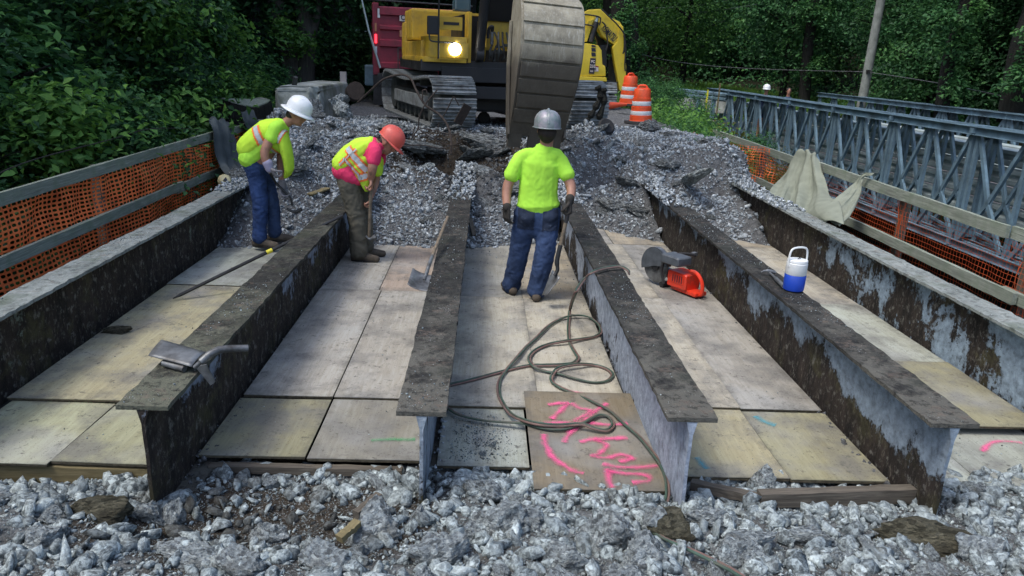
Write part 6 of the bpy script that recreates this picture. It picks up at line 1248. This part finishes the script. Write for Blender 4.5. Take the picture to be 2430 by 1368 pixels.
for j in range(9):
    for i in range(9): u, v = i/8, j/8; p = cs[0].lerp(cs[1], u).lerp(cs[3].lerp(cs[2], u), v); V.append(p-e2_+V_((0, .03*(1-(2*u-1)**2), 0)))
o = MB().add(V, [(j*9+i, j*9+i+1, (j+1)*9+i+1, (j+1)*9+i) for j in range(8) for i in range(8)]).build('blade', M['iron'], s3, recalc=False, smooth=True); t = o.modifiers.new('t', 'SOLIDIFY'); t.thickness = .005
# --- the man in the white hard hat, bending
Y = 8.45
P1 = empty('person', A(625, 590), 0, 'bending man in white full-brim hard hat, neon vest and blue jeans', 'person')
hip = A(607, 395); hipF = A(622, 398, .16); kn = A(617, 480); knF = A(645, 482, .18); an = A(616, 565); anF = A(652, 552, .22)
sN = A(655, 305, -.12); sF = A(672, 302, .16); elN = A(628, 362, -.2); wrN = A(640, 400, -.2); elF = A(665, 380, .15); wrF = A(670, 445, .1); hc = A(705, 272, .02); up = V_((.38, 0, .92)); fw = V_((.92, 0, -.42))
hp, W3 = head_parts(hc, up, fw)
bd = remesh(hp+[L2([sN, elN, wrN], [.058, .050, .038]), L2([sF, elF, wrF], [.05, .04, .029]), L2([A(612, 380, .03), A(640, 335, .02), A(664, 303, .02)], [(.12, .12), (.13, .14), (.10, .13)]), limb([A(672, 297, .02), A(693, 283, .02)], [.058, .055]), L2([hip, kn, an], [.07, .05, .035]), L2([hipF, knF, anF], [.07, .05, .035])], .010, 'body', M['skin'], P1, 3); face_bits(W3, bd, P1)
ts = remesh([L2([A(598, 368, .02), A(620, 350, .02), A(648, 322, .02), A(668, 300, .02)], [(.135, .15), (.145, .16), (.145, .165), (.09, .12)]), L2([A(664, 300, -.05), sN+V_((-.01, -.01, 0)), sN.lerp(elN, .42)], [.064, .068, .076]), L2([A(670, 300, .1), sF, sF.lerp(elF, .45)], [.065, .07, .078]), L2([A(600, 362, .02), A(592, 378, .0)], [(.14, .15), (.125, .15)])], .011, 't_shirt', M['neon'], P1, 3, .0045, 9, 11, (1, 1, 1))
vs = remesh([L2([A(590, 352, .02), A(612, 335, .02), A(640, 312, .02), A(660, 297, .02)], [(.138, .16), (.150, .175), (.148, .18), (.08, .13)]), L2([A(668, 320, -.05), A(680, 360, -.05), A(686, 400, -.03), A(678, 420, -.02)], [(.07, .13), (.062, .12), (.052, .10), (.02, .05)]), L2([A(640, 330, .02), A(668, 345, .02)], [(.14, .17), (.10, .14)])], .011, 'safety_vest', M['neon_vest'], P1, 3, .005, 8, 14)
def line_d(c, a, b): a, b = V_((a.x, a.z)), V_((b.x, b.z)); p = V_((c.x, c.z)); d = (b-a).normalized(); q = p-a; return abs(q.x*d.y-q.y*d.x), q.dot(d)/(b-a).length
def stripe(src, parent, a, b, w1=.028, w2=.05, front=True):
    def t1(c, n_, k=(0, w1)): d, s_ = line_d(c, a, b); return k[0] <= d < k[1] and -.02 < s_ < 1.02 and (n_.y < .35 or not front)
    seg_parts(src, 'orange_trim', M['orange_cl'], src, lambda c, n_: t1(c, n_, (0, w2)), .004); seg_parts(src, 'reflective_tape', M['silver'], src, lambda c, n_: t1(c, n_, (0, w1)), .007)
stripe(vs, P1, A(612, 300), A(636, 350), .026, .05); stripe(vs, P1, A(662, 350), A(678, 352), .02, .034) if 0 else stripe(vs, P1, A(645, 348), A(668, 372), .018, .032); stripe(vs, P1, A(688, 290), A(668, 335), .012, .024)
remesh([L2([A(606, 376, .05), A(610, 400, .06)], [(.145, .15), (.14, .15)]), L2([hip+V_((0, -.02, 0)), kn, an.lerp(kn, .3), an+V_((0, 0, .0))], [(.112, .10), (.085, .085), (.078, .08), (.082, .088)])], .011, 'jeans', M['denim'], P1, 2, .011, 13, 17, (.7, .7, .3))
remesh([L2([hipF, knF, anF.lerp(knF, .3), anF], [(.10, .095), (.082, .082), (.075, .078), (.08, .085)])], .011, 'jeans_leg', M['denim2'], P1, 2, .011, 13, 18, (.7, .7, .3))
remesh(hand(wrN, (.35, .1, -.5), (.5, .3, .3), (.2, -1, .2), .9, 1.2), .0065, 'glove', M['glove_g'], P1, 2); remesh([limb([wrN+V_((-.02, 0, .06)), wrN+V_((.0, 0, -.01))], [.058, .046])], .008, 'glove_cuff', M['cuff_lav'], P1, 3)
remesh(hand(wrF, (.15, 0, -.6), (.6, -.4, 0), (0, -1, .3), .9, 1.2), .0065, 'glove', M['glove_g'], P1, 2); remesh([limb([wrF+V_((0, 0, .05)), wrF+V_((0, 0, -.01))], [.050, .042])], .008, 'glove_cuff', M['glove_g'], P1, 3)
boot(an, (1, -.25), P1, .31, an.z-.11); boot(anF, (1, .1), P1, .30, anF.z-.11)
hardhat(hc+up*.045-fw*.0, up+V_((.05, 0, 0)), fw, M['hat_white'], P1, True, .125)
remesh([ball(hc-fw*.05-up*.03, .062, (1, 1, 1))], .009, 'hair', M['hair'], P1, 1, .004, 60)
t0, t1, t2 = A(655, 435, .05), A(690, 470, .05), A(697, 500, .05)
hk = empty('hand_hoe', t1, 0, 'short dark hooked digging tool in the hand of the man in the white hard hat', 'tool')
o = MB().tube([A(640, 410, -.1), t0, t1, A(694, 488, .05)], .014, 8).build('handle', M['iron_dark'], hk, smooth=True); o.location = -t1
o = MB().tube(catmull([A(680, 495, .05), A(692, 502, .05), A(703, 503, .05), A(716, 497, .05)], 5), [.008]+[.016]*10+[.022]*5, 8).build('hoe_head', M['iron_dark'], hk, smooth=True); o.location = -t1
# --- the man in the pink shirt, bending
Y = 8.15
P2 = empty('person', A(860, 630), 0, 'bending man in red hard hat and pink-red shirt under striped vest', 'person')
hip = A(828, 425); hipF = A(845, 430, .16); kn = A(846, 510); knF = A(862, 510, .18); an = A(852, 600); anF = A(868, 585, .2)
sN = A(890, 358, -.12); sF = A(900, 350, .16); elN = A(884, 398, -.17); wrN = A(880, 425, -.12); elF = A(892, 430, .12); wrF = A(880, 468, .0); hc = A(920, 340, .03); up = V_((.62, 0, .72)); fw = V_((.80, 0, -.62))
hp, W3 = head_parts(hc, up, fw)
bd = remesh(hp+[L2([sN, elN, wrN], [.06, .052, .036]), L2([sF, elF, wrF], [.05, .04, .029]), L2([A(830, 410, .03), A(862, 375, .02), A(888, 350, .02)], [(.12, .12), (.14, .14), (.11, .13)]), limb([A(893, 346, .02), A(908, 342, .02)], [.058, .055]), L2([hip, kn, an], [.07, .05, .035]), L2([hipF, knF, anF], [.07, .05, .035])]+hand(wrN, (.0, .1, -.5), (-.5, -.2, 0), (0, -1, .1), 1.0, 1.12)+hand(wrF, (-.05, -.1, -.5), (-.5, -.2, 0), (0, -1, .1), 1.0, 1.1), .009, 'body', M['skin'], P2, 2); face_bits(W3, bd, P2)
remesh([L2([A(812, 405, .02), A(832, 395, .02), A(862, 372, .02), A(888, 352, .02), A(902, 347, .02)], [(.12, .14), (.148, .16), (.15, .16), (.135, .15), (.065, .08)]), L2([A(885, 350, -.05), sN+V_((.0, -.01, 0)), sN.lerp(elN, .62)], [.068, .074, .074]), L2([A(893, 350, .1), sF, sF.lerp(elF, .4)], [.075, .085, .085]), L2([A(818, 402, .0), A(835, 418, 0.), A(850, 428, 0)], [(.09, .15), (.12, .15), (.07, .12)])], .011, 't_shirt', M['pink'], P2, 3, .0045, 9, 23)
vs = remesh([L2([A(812, 390, .02), A(835, 374, .02), A(862, 352, .02), A(880, 338, .02)], [(.118, .16), (.146, .175), (.13, .17), (.065, .13)]), L2([A(855, 395, -.02), A(868, 425, -.03), A(870, 450, -.03)], [(.13, .14), (.085, .11), (.03, .06)]), L2([A(890, 385, .06), A(898, 410, .06)], [(.10, .13), (.05, .09)]), L2([A(840, 380, .02), A(872, 375, .02)], [(.13, .175), (.11, .165)])], .011, 'safety_vest', M['neon_vest'], P2, 3, .0045, 8, 29)
stripe(vs, P2, A(830, 350), A(874, 402), .026, .045); stripe(vs, P2, A(812, 386), A(850, 352), .006, .022); stripe(vs, P2, A(822, 372), A(864, 420), .010, .024); stripe(vs, P2, A(856, 418), A(876, 412), .026, .05)
remesh([L2([A(828, 408, .05), A(834, 432, .05)], [(.15, .15), (.15, .155)]), L2([hip+V_((0, -.02, -.03)), kn, an.lerp(kn, .3), an+V_((0, 0, .01))], [(.122, .11), (.10, .10), (.098, .10), (.102, .105)]), L2([hipF, knF, anF.lerp(knF, .3), anF], [(.11, .105), (.095, .095), (.09, .09), (.092, .095)])], .011, 'work_trousers', M['khaki'], P2, 2, .013, 12, 31, (.7, .7, .33))
boot(an, (1, -.15), P2, .31, .03); boot(anF, (1, .1), P2, .30, .03)
hardhat(hc+up*.045, up, fw, M['hat_red'], P2, False, .125); remesh([ball(hc-fw*.05-up*.02, .064, (1, 1, 1))], .009, 'hair', M['hair'], P2, 1, .004, 60)
seg = hc-fw*.07; MB().tube(catmull([hc-P2.location-fw*.105-V_((0, .05, 0)), hc-P2.location-fw*.13, hc-P2.location-fw*.105+V_((0, .05, 0))], 4), .012, 6).build('hat_strap', M['black_band'], P2)
pt_, pb2 = A(882, 405, -.13), A(876, 563, -.05)
pk2 = empty('digging_bar', pb2, 0, 'upright brown-handled pick held by the man in the pink-red shirt', 'pick')
o = MB().tube([pt_, pt_.lerp(pb2, .5), pb2], [.019, .018, .017], 8).build('handle', M['handle'], pk2, smooth=True); o.location = -pb2
o = MB().tube(catmull([A(868, 560, -.05), A(878, 567, -.05), A(893, 562, -.05)], 4), [.012]*3+[.02]*3+[.03]*3, 8).build('pick_head', M['iron'], pk2, smooth=True); o.location = -pb2
# --- two heads behind the truss bridge
for (px, py, Y_, mt, lb) in ((1819, 214, 27, 'hat_white', 'distant person in a white hard hat, head showing above the near truss'), (1872, 217, 27, 'skin', 'distant bare-headed person, head barely showing above the near truss')):
    hc = at(px, py, 'y', Y_); p = empty('person', hc-V_((0, 0, 1.7)), 0, lb, 'person'); hp, W3 = head_parts(hc, (0, 0, 1), (-.3, -1, -.1))
    remesh(hp+[limb([hc-V_((0, 0, .08)), hc-V_((0, 0, .2))], [.06, .06]), limb([hc-V_((0, 0, 1.05)), hc-V_((0, 0, .95))], [.13, .12]), limb([hc-V_((.09, 0, 1.0)), hc-V_((.1, 0, 1.62))], [.09, .06]), limb([hc-V_((-.09, 0, 1.0)), hc-V_((-.1, 0, 1.62))], [.09, .06])], .02, 'body', M['skin'], p, 2)
    remesh([L2([hc-V_((0, 0, .95)), hc-V_((0, 0, .6)), hc-V_((0, 0, .26))], [(.15, .12), (.18, .13), (.15, .1)]), limb([hc-V_((.2, 0, .32)), hc-V_((.24, 0, .62)), hc-V_((.22, .1, .85))], [.07, .055, .04]), limb([hc-V_((-.2, 0, .32)), hc-V_((-.24, 0, .62)), hc-V_((-.22, .1, .85))], [.07, .055, .04])], .02, 'jacket', M['denim2'], p, 3)
    if mt == 'hat_white': hardhat(hc+V_((0, 0, .045)), (0, 0, 1), (-.3, -1, 0), M[mt], p, r_=.14)
    else: remesh([ball(hc+V_((0, .02, .045)), .095, (1, 1, .8))], .015, 'hair', M['hair'], p, 1)
# ------------------------------------------------------------------ vegetation
def leaf_mesh(name, C, N, size, mat, r, v=None, asp=.55):
    # one folded leaf of two triangles a side per centre; N: rough normals
    n = len(C); N = N/np.maximum(np.linalg.norm(N, axis=1), 1e-6)[:, None]; t = r.normal(size=(n, 3)); t -= N*(t*N).sum(1)[:, None]; t /= np.linalg.norm(t, axis=1)[:, None]; b = np.cross(N, t)
    s = size*r.uniform(.6, 1.3, n)[:, None]; a = s*asp*.5; fold = N*s*.12
    V = np.stack([C-t*s*.5, C+b*a-t*s*.05+fold, C+t*s*.5-N*s*.1, C-b*a-t*s*.05+fold], 1).reshape(-1, 3); i = np.arange(n)[:, None]*4; F = np.concatenate([i+np.array([[0, 1, 2]]), i+np.array([[0, 2, 3]])])
    v = r.random(n) if v is None else v
    return mesh_np(name, V, F, mat, np.repeat(v, 4))
def sprays(r, n_cl, per, cen, rad, spr=.35, flat=.35, shell=.55, low=0.):
    # clumps of leaves hung as flattish sprays through an ellipsoid volume
    d = r.normal(size=(n_cl, 3)); d /= np.linalg.norm(d, axis=1)[:, None]; q = r.uniform(shell, 1, n_cl)**.6; lump = 1+.22*np.sin(d[:, 0]*5+1)+.2*np.sin(d[:, 2]*7+d[:, 1]*4)
    c = np.array(cen)+d*(q*lump)[:, None]*np.array(rad); c = c[c[:, 2] > low] if low else c; n = len(c); k = np.repeat(np.arange(n), per)
    o = r.normal(size=(len(k), 3))*spr; o[:, 2] *= flat; o[:, 2] -= (o[:, 0]**2+o[:, 1]**2)/spr*.35
    dd = c-np.array(cen); dd /= np.maximum(np.linalg.norm(dd, axis=1), .01)[:, None]; N = np.repeat(dd, per, 0)*.45+np.array([0, 0, .75])+r.normal(size=(len(k), 3))*.42
    clv = r.random(n); v = np.clip(clv[k]*1.0+r.normal(0, .14, len(k))-.05, 0, 1); return c[k]+o, N, v
r = np.random.default_rng(77)
def tree_lib(mat, seed, H=11, n_cl=520, per=26, size=.17, rx=2.6, low=.6, trunk=.2, spr=.42):
    r = np.random.default_rng(seed); C, N, v = sprays(r, n_cl, per, (0, 0, H*.55), (rx, rx, H*.52), spr, .3, .35, low); lm = leaf_mesh('crown', C, N, size, mat, r, v)
    m = MB(); top = V_((r.normal()*.4, r.normal()*.4, H*.8)); m.tube(catmull([(0, 0, -1.), (r.normal()*.1, r.normal()*.1, H*.25), (r.normal()*.3, 0, H*.5), top], 4), [trunk*(1.1-.075*i) for i in range(13)], 8)
    tm = m.build('tmp', M['bark'], smooth=True); td = tm.data; bpy.data.objects.remove(tm)
    lim = []
    for k in range(5):
        z = H*(.2+.12*k); a = r.uniform(0, 6.28); m = MB().tube(catmull([(0, 0, z), (math.cos(a)*rx*.35, math.sin(a)*rx*.35, z+.5), (math.cos(a)*rx*.8, math.sin(a)*rx*.8, z+.9)], 4), [trunk*.42*(1-.1*i) for i in range(9)], 6); o = m.build('tmp', M['bark']); lim.append(o.data); bpy.data.objects.remove(o)
    return lm, td, lim
def place(lib_, x, y, sc, label, group=None, name='broadleaf_tree', cat='tree', z=None, rz=None, sz=1.):
    z = float(terr(np.array(x), np.array(y))) if z is None else z; t = empty(name, (x, y, z-.1), random.uniform(0, 6.3) if rz is None else rz, label, cat, group); t.scale = (sc, sc, sc*sz)
    link('crown', lib_[0], None, t)
    if lib_[1]: link('trunk', lib_[1], None, t)
    for l in lib_[2]: link('limb', l, None, t)
    return t
TD = [tree_lib(M['leaf_dark'], 1, 12, 420, 40, .21, 3.2), tree_lib(M['leaf_dark'], 2, 10, 380, 40, .20, 2.7)]
TM = [tree_lib(M['leaf_mid'], 3, 11, 420, 42, .19, 2.9), tree_lib(M['leaf_mid'], 4, 9, 360, 42, .18, 2.5)]
TB = [tree_lib(M['leaf_lit_edge'], 31, 9, 260, 40, .25, 2.6)]
TL = [tree_lib(M['leaf_lite'], 5, 8, 420, 24, .16, 2.2)]
def shrub_lib(mat, seed, n_cl=150, per=22, size=.11, rx=1., rz=.9, spr=.22): r = np.random.default_rng(seed); C, N, v = sprays(r, n_cl, per, (0, 0, rz*.75), (rx, rx, rz), spr, .4, .3); return leaf_mesh('foliage', C, N, size, mat, r, v), None, []
SD = [shrub_lib(M['leaf_dark'], 11), shrub_lib(M['leaf_dark'], 12, 130, 22, .12)]; SM = [shrub_lib(M['leaf_mid'], 13), shrub_lib(M['leaf_mid'], 14, 120, 20, .10)]; SL = [shrub_lib(M['leaf_lite'], 15, 110, 20, .10)]
SF = [shrub_lib(M['fern'], 16, 90, 18, .10), shrub_lib(M['fern'], 17, 90, 18, .09)]
rr = random.Random(21)
def tall_lib(mat, seed, zc=11, n_cl=330, per=26, size=.34, rx=4.2, rz=4.6):
    r = np.random.default_rng(seed); C, N, v = sprays(r, n_cl, per, (0, 0, zc), (rx, rx, rz), .7, .3, .3); lm = leaf_mesh('crown', C, N, size, mat, r, v)
    tm = MB().tube(catmull([(0, 0, -1.), (.1, .1, 3), (r.normal()*.4, 0, 7), (r.normal()*.6, .3, zc)], 4), [.32-.018*i for i in range(13)], 9).build('tmp', M['bark'], smooth=True); td = tm.data; bpy.data.objects.remove(tm); return lm, td, []
TT = [tall_lib(M['leaf_dark'], 61), tall_lib(M['leaf_mid'], 62, 12)]
for k, (x, y) in enumerate([(-11.5, 5), (-12.5, 11), (-11.8, 16.5), (-15, 8), (-15.5, 13.5), (-11, 21.5), (-13, 19), (-8, 27), (-13, 27), (-6, 33), (-11, 34), (-1, 38), (-16, 9), (-17, 16), (-17, 23), (-18, 31), (4.5, 44), (-4, 44), (20, 14), (21, 20), (20.5, 26.5), (25, 17), (26, 24), (21, 34), (27, 32), (31, 27), (31, 19), (24, 41), (32, 38)]):
    place(TT[int(x > 8)], x+rr.uniform(-.8, .8), y+rr.uniform(-.8, .8), rr.uniform(.85, 1.15), 'tall tree whose high crown shades the woods'+(' left of the bridge' if x < -5 else ' behind the truss bridge' if x > 8 else ' behind the machines'), 'tall shading trees'+(' on the left' if x < -5 else ' on the right' if x > 8 else ' in the middle'), 'tall_tree')
# forest wall on the left
for k in range(26):
    x = -rr.uniform(9, 26); y = rr.uniform(8, 44)
    if x > -11 and y < 12: continue
    place(rr.choice(TD+TM+TB), x, y, rr.uniform(.8, 1.25), 'dark leafy tree in the shaded woods on the left', 'trees of the woods on the left')
for k in range(14): place(rr.choice(TD), rr.uniform(-14, -2), rr.uniform(38, 56), rr.uniform(.9, 1.3), 'dark tree standing far behind the dump truck', 'dark trees behind the dump truck')
for k in range(8): place(rr.choice(TD+TM), -2+rr.uniform(0, 7.5), rr.uniform(52, 64), rr.uniform(.9, 1.2), 'dark tree far behind the excavators', 'dark trees far behind the excavators')
# right-hand wood
for k in range(26):
    x = rr.uniform(19.5, 42); y = rr.uniform(16, 60)
    if y > 34: x += 2
    place(rr.choice(TM+TM+TB+TD[:1]), x, y, rr.uniform(.85, 1.25), 'mid green tree in the wood behind the truss bridge', 'trees of the wood behind the truss bridge')
for k in range(13): place(rr.choice(TM+TD), rr.uniform(4, 26), rr.uniform(60, 74), rr.uniform(1.0, 1.35), 'tree in the far wood edge beyond the meadow', 'trees beyond the meadow')
for k in range(26): place(rr.choice(TD), rr.uniform(-50, 60), rr.uniform(76, 96), rr.uniform(1.3, 1.7), 'tree in the distant dark wood', 'trees of the distant dark wood')
# single trees that can be pointed out
q = at(150, 160, 'y', 9.5); place(TB[0], q.x-1.2, q.y, .62, 'nearest leafy tree at far left, its branches hanging towards the fence', z=-1.6)
q = at(330, 60, 'y', 13); place(TD[0], q.x-.6, q.y, .62, 'dark leafy tree between the nearest left tree and the bright bush', z=-.8)
q = at(60, 330, 'y', 8); place(TD[1], q.x-1.0, q.y, .42, 'low dark young tree behind the left fence at the picture edge', z=-2.0)
q = at(1880, 60, 'y', 38); place(TM[0], q.x, q.y, 1.0, 'large mid green tree left of the utility pole')
q = at(2230, 120, 'x', 19); place(TM[1], q.x, q.y, 1.0, 'fresh green tree right of the utility pole', z=-1.5)
q = at(1600, 30, 'y', 50); place(TL[0], q.x+1, q.y, 1.3, 'light green tree under the two thin wires'); place(TL[0], q.x-2.5, q.y+4, 1.2, 'pale green tree left of the tree under the thin wires')
q = at(2400, 200, 'x', 20); place(TD[1], q.x+1.8, q.y+1, .9, 'dark tree at the right edge of the picture', z=-1.5)
# double-trunked tree behind the parapet
DT = empty('double_trunk_tree', at(700, 230, 'y', 22)+V_((0, 0, -.6)), 0, 'tall dark tree splitting into two trunks behind the parapet', 'tree'); lo = -DT.location
def dt(pts, rs, nm, Y=22): o = MB().tube(catmull([at(a, b, 'y', Y) for a, b in pts], 5), list(np.interp(np.linspace(0, 1, (len(pts)-1)*5+1), np.linspace(0, 1, len(rs)), rs)), 10).build(nm, M['bark_grey'], DT, smooth=True); o.location = lo
dt([(712, 250), (700, 190), (688, 120), (668, 50), (650, -30), (635, -160)], [.42, .30, .27, .26, .24, .2], 'trunk'); dt([(722, 240), (724, 180), (728, 110), (722, 40), (712, -30), (705, -160)], [.38, .27, .24, .24, .22, .2], 'trunk'); dt([(735, 110), (746, 60), (758, 0), (772, -120)], [.12, .12, .10, .08], 'limb'); dt([(668, 130), (690, 170), (705, 190)], [.03, .05, .06], 'limb')
def spray_at(px, py, Y, n, w_, h_, mat, parent, size=.14, name='leaf_spray'):
    r = np.random.default_rng(int(px+py)); c = at(px, py, 'y', Y); C, N, v = sprays(r, n, 16, (0, 0, 0), (w_, .5, h_), .16, .5, .0); o = link(name, leaf_mesh(name, C, N, size, mat, r, np.clip(v+.2, 0, 1)), None, parent); o['kind'] = 'stuff'; o.location = c-(parent.location if parent else V_((0, 0, 0))); return o
spray_at(675, 65, 21.4, 26, .35, .45, M['leaf_lite'], DT); spray_at(720, 100, 21.3, 18, .4, .2, M['leaf_lite'], DT); spray_at(700, -60, 22, 420, 3.5, 1.6, M['leaf_dark'], DT, .2, 'crown')
# other trunks of the woods
def trunk_tree(px, Y, r_, lean, label, top=-200, base=230):
    t = empty('dark_trunk_tree', at(px, base, 'y', Y), 0, label, 'tree'); o = MB().tube(catmull([at(px, base+60, 'y', Y), at(px+lean*.3, 120, 'y', Y), at(px+lean*.7, 0, 'y', Y), at(px+lean, top, 'y', Y)], 5), [r_*(1-.02*i) for i in range(16)], 10).build('trunk', M['bark'], t, smooth=True); o.location = -t.location
    spray_at(px+lean, top+60, Y, 160, 2.2, 1.2, M['leaf_dark'], t, .2, 'crown')
    for k in range(4): spray_at(px+lean*.5+random.uniform(-40, 40), random.uniform(0, 200), Y-.7, 22, .7, .5, M['leaf_mid'], t, .15)
    return t
for a in ((1468, 34, .55, 8, 'thick dark trunk right behind the second excavator'), (1508, 38, .3, -12, 'dark trunk right of the thick one behind the second excavator'), (820, 26, .3, 10, 'dark trunk behind the dump truck tarp arm'), (1440, 40, .35, 5, 'dark trunk left of the thick one behind the second excavator'), (1905, 36, .28, 40, 'slanting dark trunk left of the utility pole'), (2400, 21.5, .38, 90, 'broad leaning trunk at the right edge of the picture'), (2230, 24, .22, 90, 'dark leaning trunk between the fresh green trees on the right')): trunk_tree(*a)
# shrubs
def sh(px, py, Y, sc, lib_, label, group=None, sz=1.): q = at(px, py, 'y', Y); return place(lib_, q.x, q.y, sc, label, group, 'leafy_shrub', 'shrub', z=q.z-sc*.8, sz=sz)
sh(385, 285, 11.5, 1.25, SL[0], 'bright leafy bush standing behind the left fence', sz=1.1); sh(450, 250, 13.5, 1.0, SL[0], 'leafy bush right behind the brightest one, left of the stump'); sh(310, 340, 10, .9, SM[1], 'lower bush in front of the brightest one')  # light leaf green of the bright bushes partly stands for light on them
for px, py, Y_, lb in ((120, 290, 8.5, 'bright hanging leaf cluster low at the left edge'), (480, 60, 15, 'bright branch of leaves reaching right above the bright bush'), (330, 20, 12, 'bright leaf cluster at the top left'), (560, 215, 16, 'patch of lit leaves left of the double-trunked tree')):
    q = at(px, py, 'y', Y_); o = spray_at(px, py, Y_, 130, 1.1, .5, M['leaf_lite'], None, .12, 'hanging_branch'); del o['kind']; tag(o, lb, 'branch')  # lighter leaf colour imitates clumps caught by the light
sh(240, 265, 10, .8, SD[0], 'dark bush left of the brightest one')
for k in range(30):
    Y = rr.uniform(6.5, 20); x = -5.7-rr.random()*3.4; z = float(terr(np.array(x), np.array(Y))); place(rr.choice(SD+SM+SM+SL), x, Y, rr.uniform(.7, 1.2), 'shaded shrub among the undergrowth behind the left fence', 'shrubs behind the left fence', 'leafy_shrub', 'shrub', z=max(z, -1.4)+rr.uniform(-.2, .3))
for k in range(26):
    Y = rr.uniform(17, 34); x = -4.8-rr.random()*9; place(rr.choice(SD), x, Y, rr.uniform(.9, 1.6), 'dark shrub on the slope left of the dump truck', 'shrubs left of the dump truck', 'leafy_shrub', 'shrub')
for k in range(20):
    px = rr.uniform(1580, 1700); py = rr.uniform(250, 360); Y = 24-(py-250)*.10; sh(px, py, Y, rr.uniform(.30, .55), rr.choice(SM+SL), 'leafy green weed bush on the bank right of the traffic barrels', 'weed bushes on the right bank')
for k in range(12):
    px = rr.uniform(1520, 1600); py = rr.uniform(200, 235); sh(px, py, rr.uniform(24, 28), rr.uniform(.35, .6), rr.choice(SM), 'green weed bush behind the traffic barrels', 'weed bushes behind the barrels')
sh(1655, 265, 25, .6, SM[1], 'taller weed bush growing through the guard rail', sz=1.3); sh(1800, 330, 18.5, .42, SM[0], 'small bush in front of the near truss by the fence')
for k in range(12): px_ = rr.uniform(1715, 1900); q = at(px_, rr.uniform(400, 450), 'x', 5.5+rr.random()); place(SF[k % 2], q.x, q.y, rr.uniform(.3, .5), 'yellowish weed behind the mesh of the right fence', 'weeds behind the right fence mesh', 'leafy_shrub', 'shrub', z=q.z-.35)
# undergrowth and meadow
def cover(name, n, x0, x1, y0, y1, size, mat, H=None, up=.8, keep=None, seed=1, lift=.3):
    r = np.random.default_rng(seed); x = r.uniform(x0, x1, n); y = r.uniform(y0, y1, n)
    if keep is not None: m = keep(x, y); x, y = x[m], y[m]
    z = (terr if H is None else H)(x, y)+np.abs(r.normal(0, lift, len(x))); N = r.normal(size=(len(x), 3))*.5+np.array([0, -.25, up]); v = np.clip(.5+fb(x, y, .8, 3, seed)*1.2+r.normal(0, .2, len(x)), 0, 1)
    o = link(name, leaf_mesh(name, np.stack([x, y, z], -1), N, size, mat, r, v)); o['kind'] = 'stuff'; return o
cover('undergrowth', 42000, -16, -4.7, 5, 30, .13, M['leaf_mid'], lift=.3)
cover('undergrowth', 20000, 4.2, 9, 13.5, 30, .11, M['leaf_lite'], keep=lambda x, y: x > 4.5+.4*np.sin(y*2), lift=.28, seed=4)
cover('undergrowth', 9000, 5.0, 9.2, 9, 17, .12, M['fern'], lift=.3, seed=6)
cover('undergrowth', 26000, 15, 34, 8, 40, .18, M['leaf_dark'], lift=.5, seed=8)
cover('undergrowth', 12000, -60, 60, 58, 85, .4, M['leaf_mid'], lift=.8, seed=9)
r2 = np.random.default_rng(3); n = 26000; x = r2.uniform(3.5, 19, n); y = r2.uniform(30, 58, n); z = terr(x, y); hgt = r2.uniform(.2, .55, n); a = r2.uniform(0, 6.28, n); lx = r2.normal(0, .12, n); ly = r2.normal(0, .12, n); w_ = .022
V = np.stack([np.stack([x-w_*np.cos(a), y-w_*np.sin(a), z], -1), np.stack([x+w_*np.cos(a), y+w_*np.sin(a), z], -1), np.stack([x+lx, y+ly, z+hgt], -1)], 1).reshape(-1, 3)
o = link('meadow_grass', mesh_np('meadow_grass', V, np.arange(n*3).reshape(-1, 3), M['grass'], np.repeat(r2.random(n), 3))); o['kind'] = 'stuff'

# lettering as plain meshes
for o in [q for q in S.objects if q.type == 'FONT']:
    me = bpy.data.meshes.new_from_object(o.evaluated_get(bpy.context.evaluated_depsgraph_get())); n = bpy.data.objects.new(o.name, me); COL.objects.link(n); n.parent = o.parent; n.matrix_local = o.matrix_local.copy(); nm = o.name.split('.')[0]; bpy.data.objects.remove(o); n.name = nm
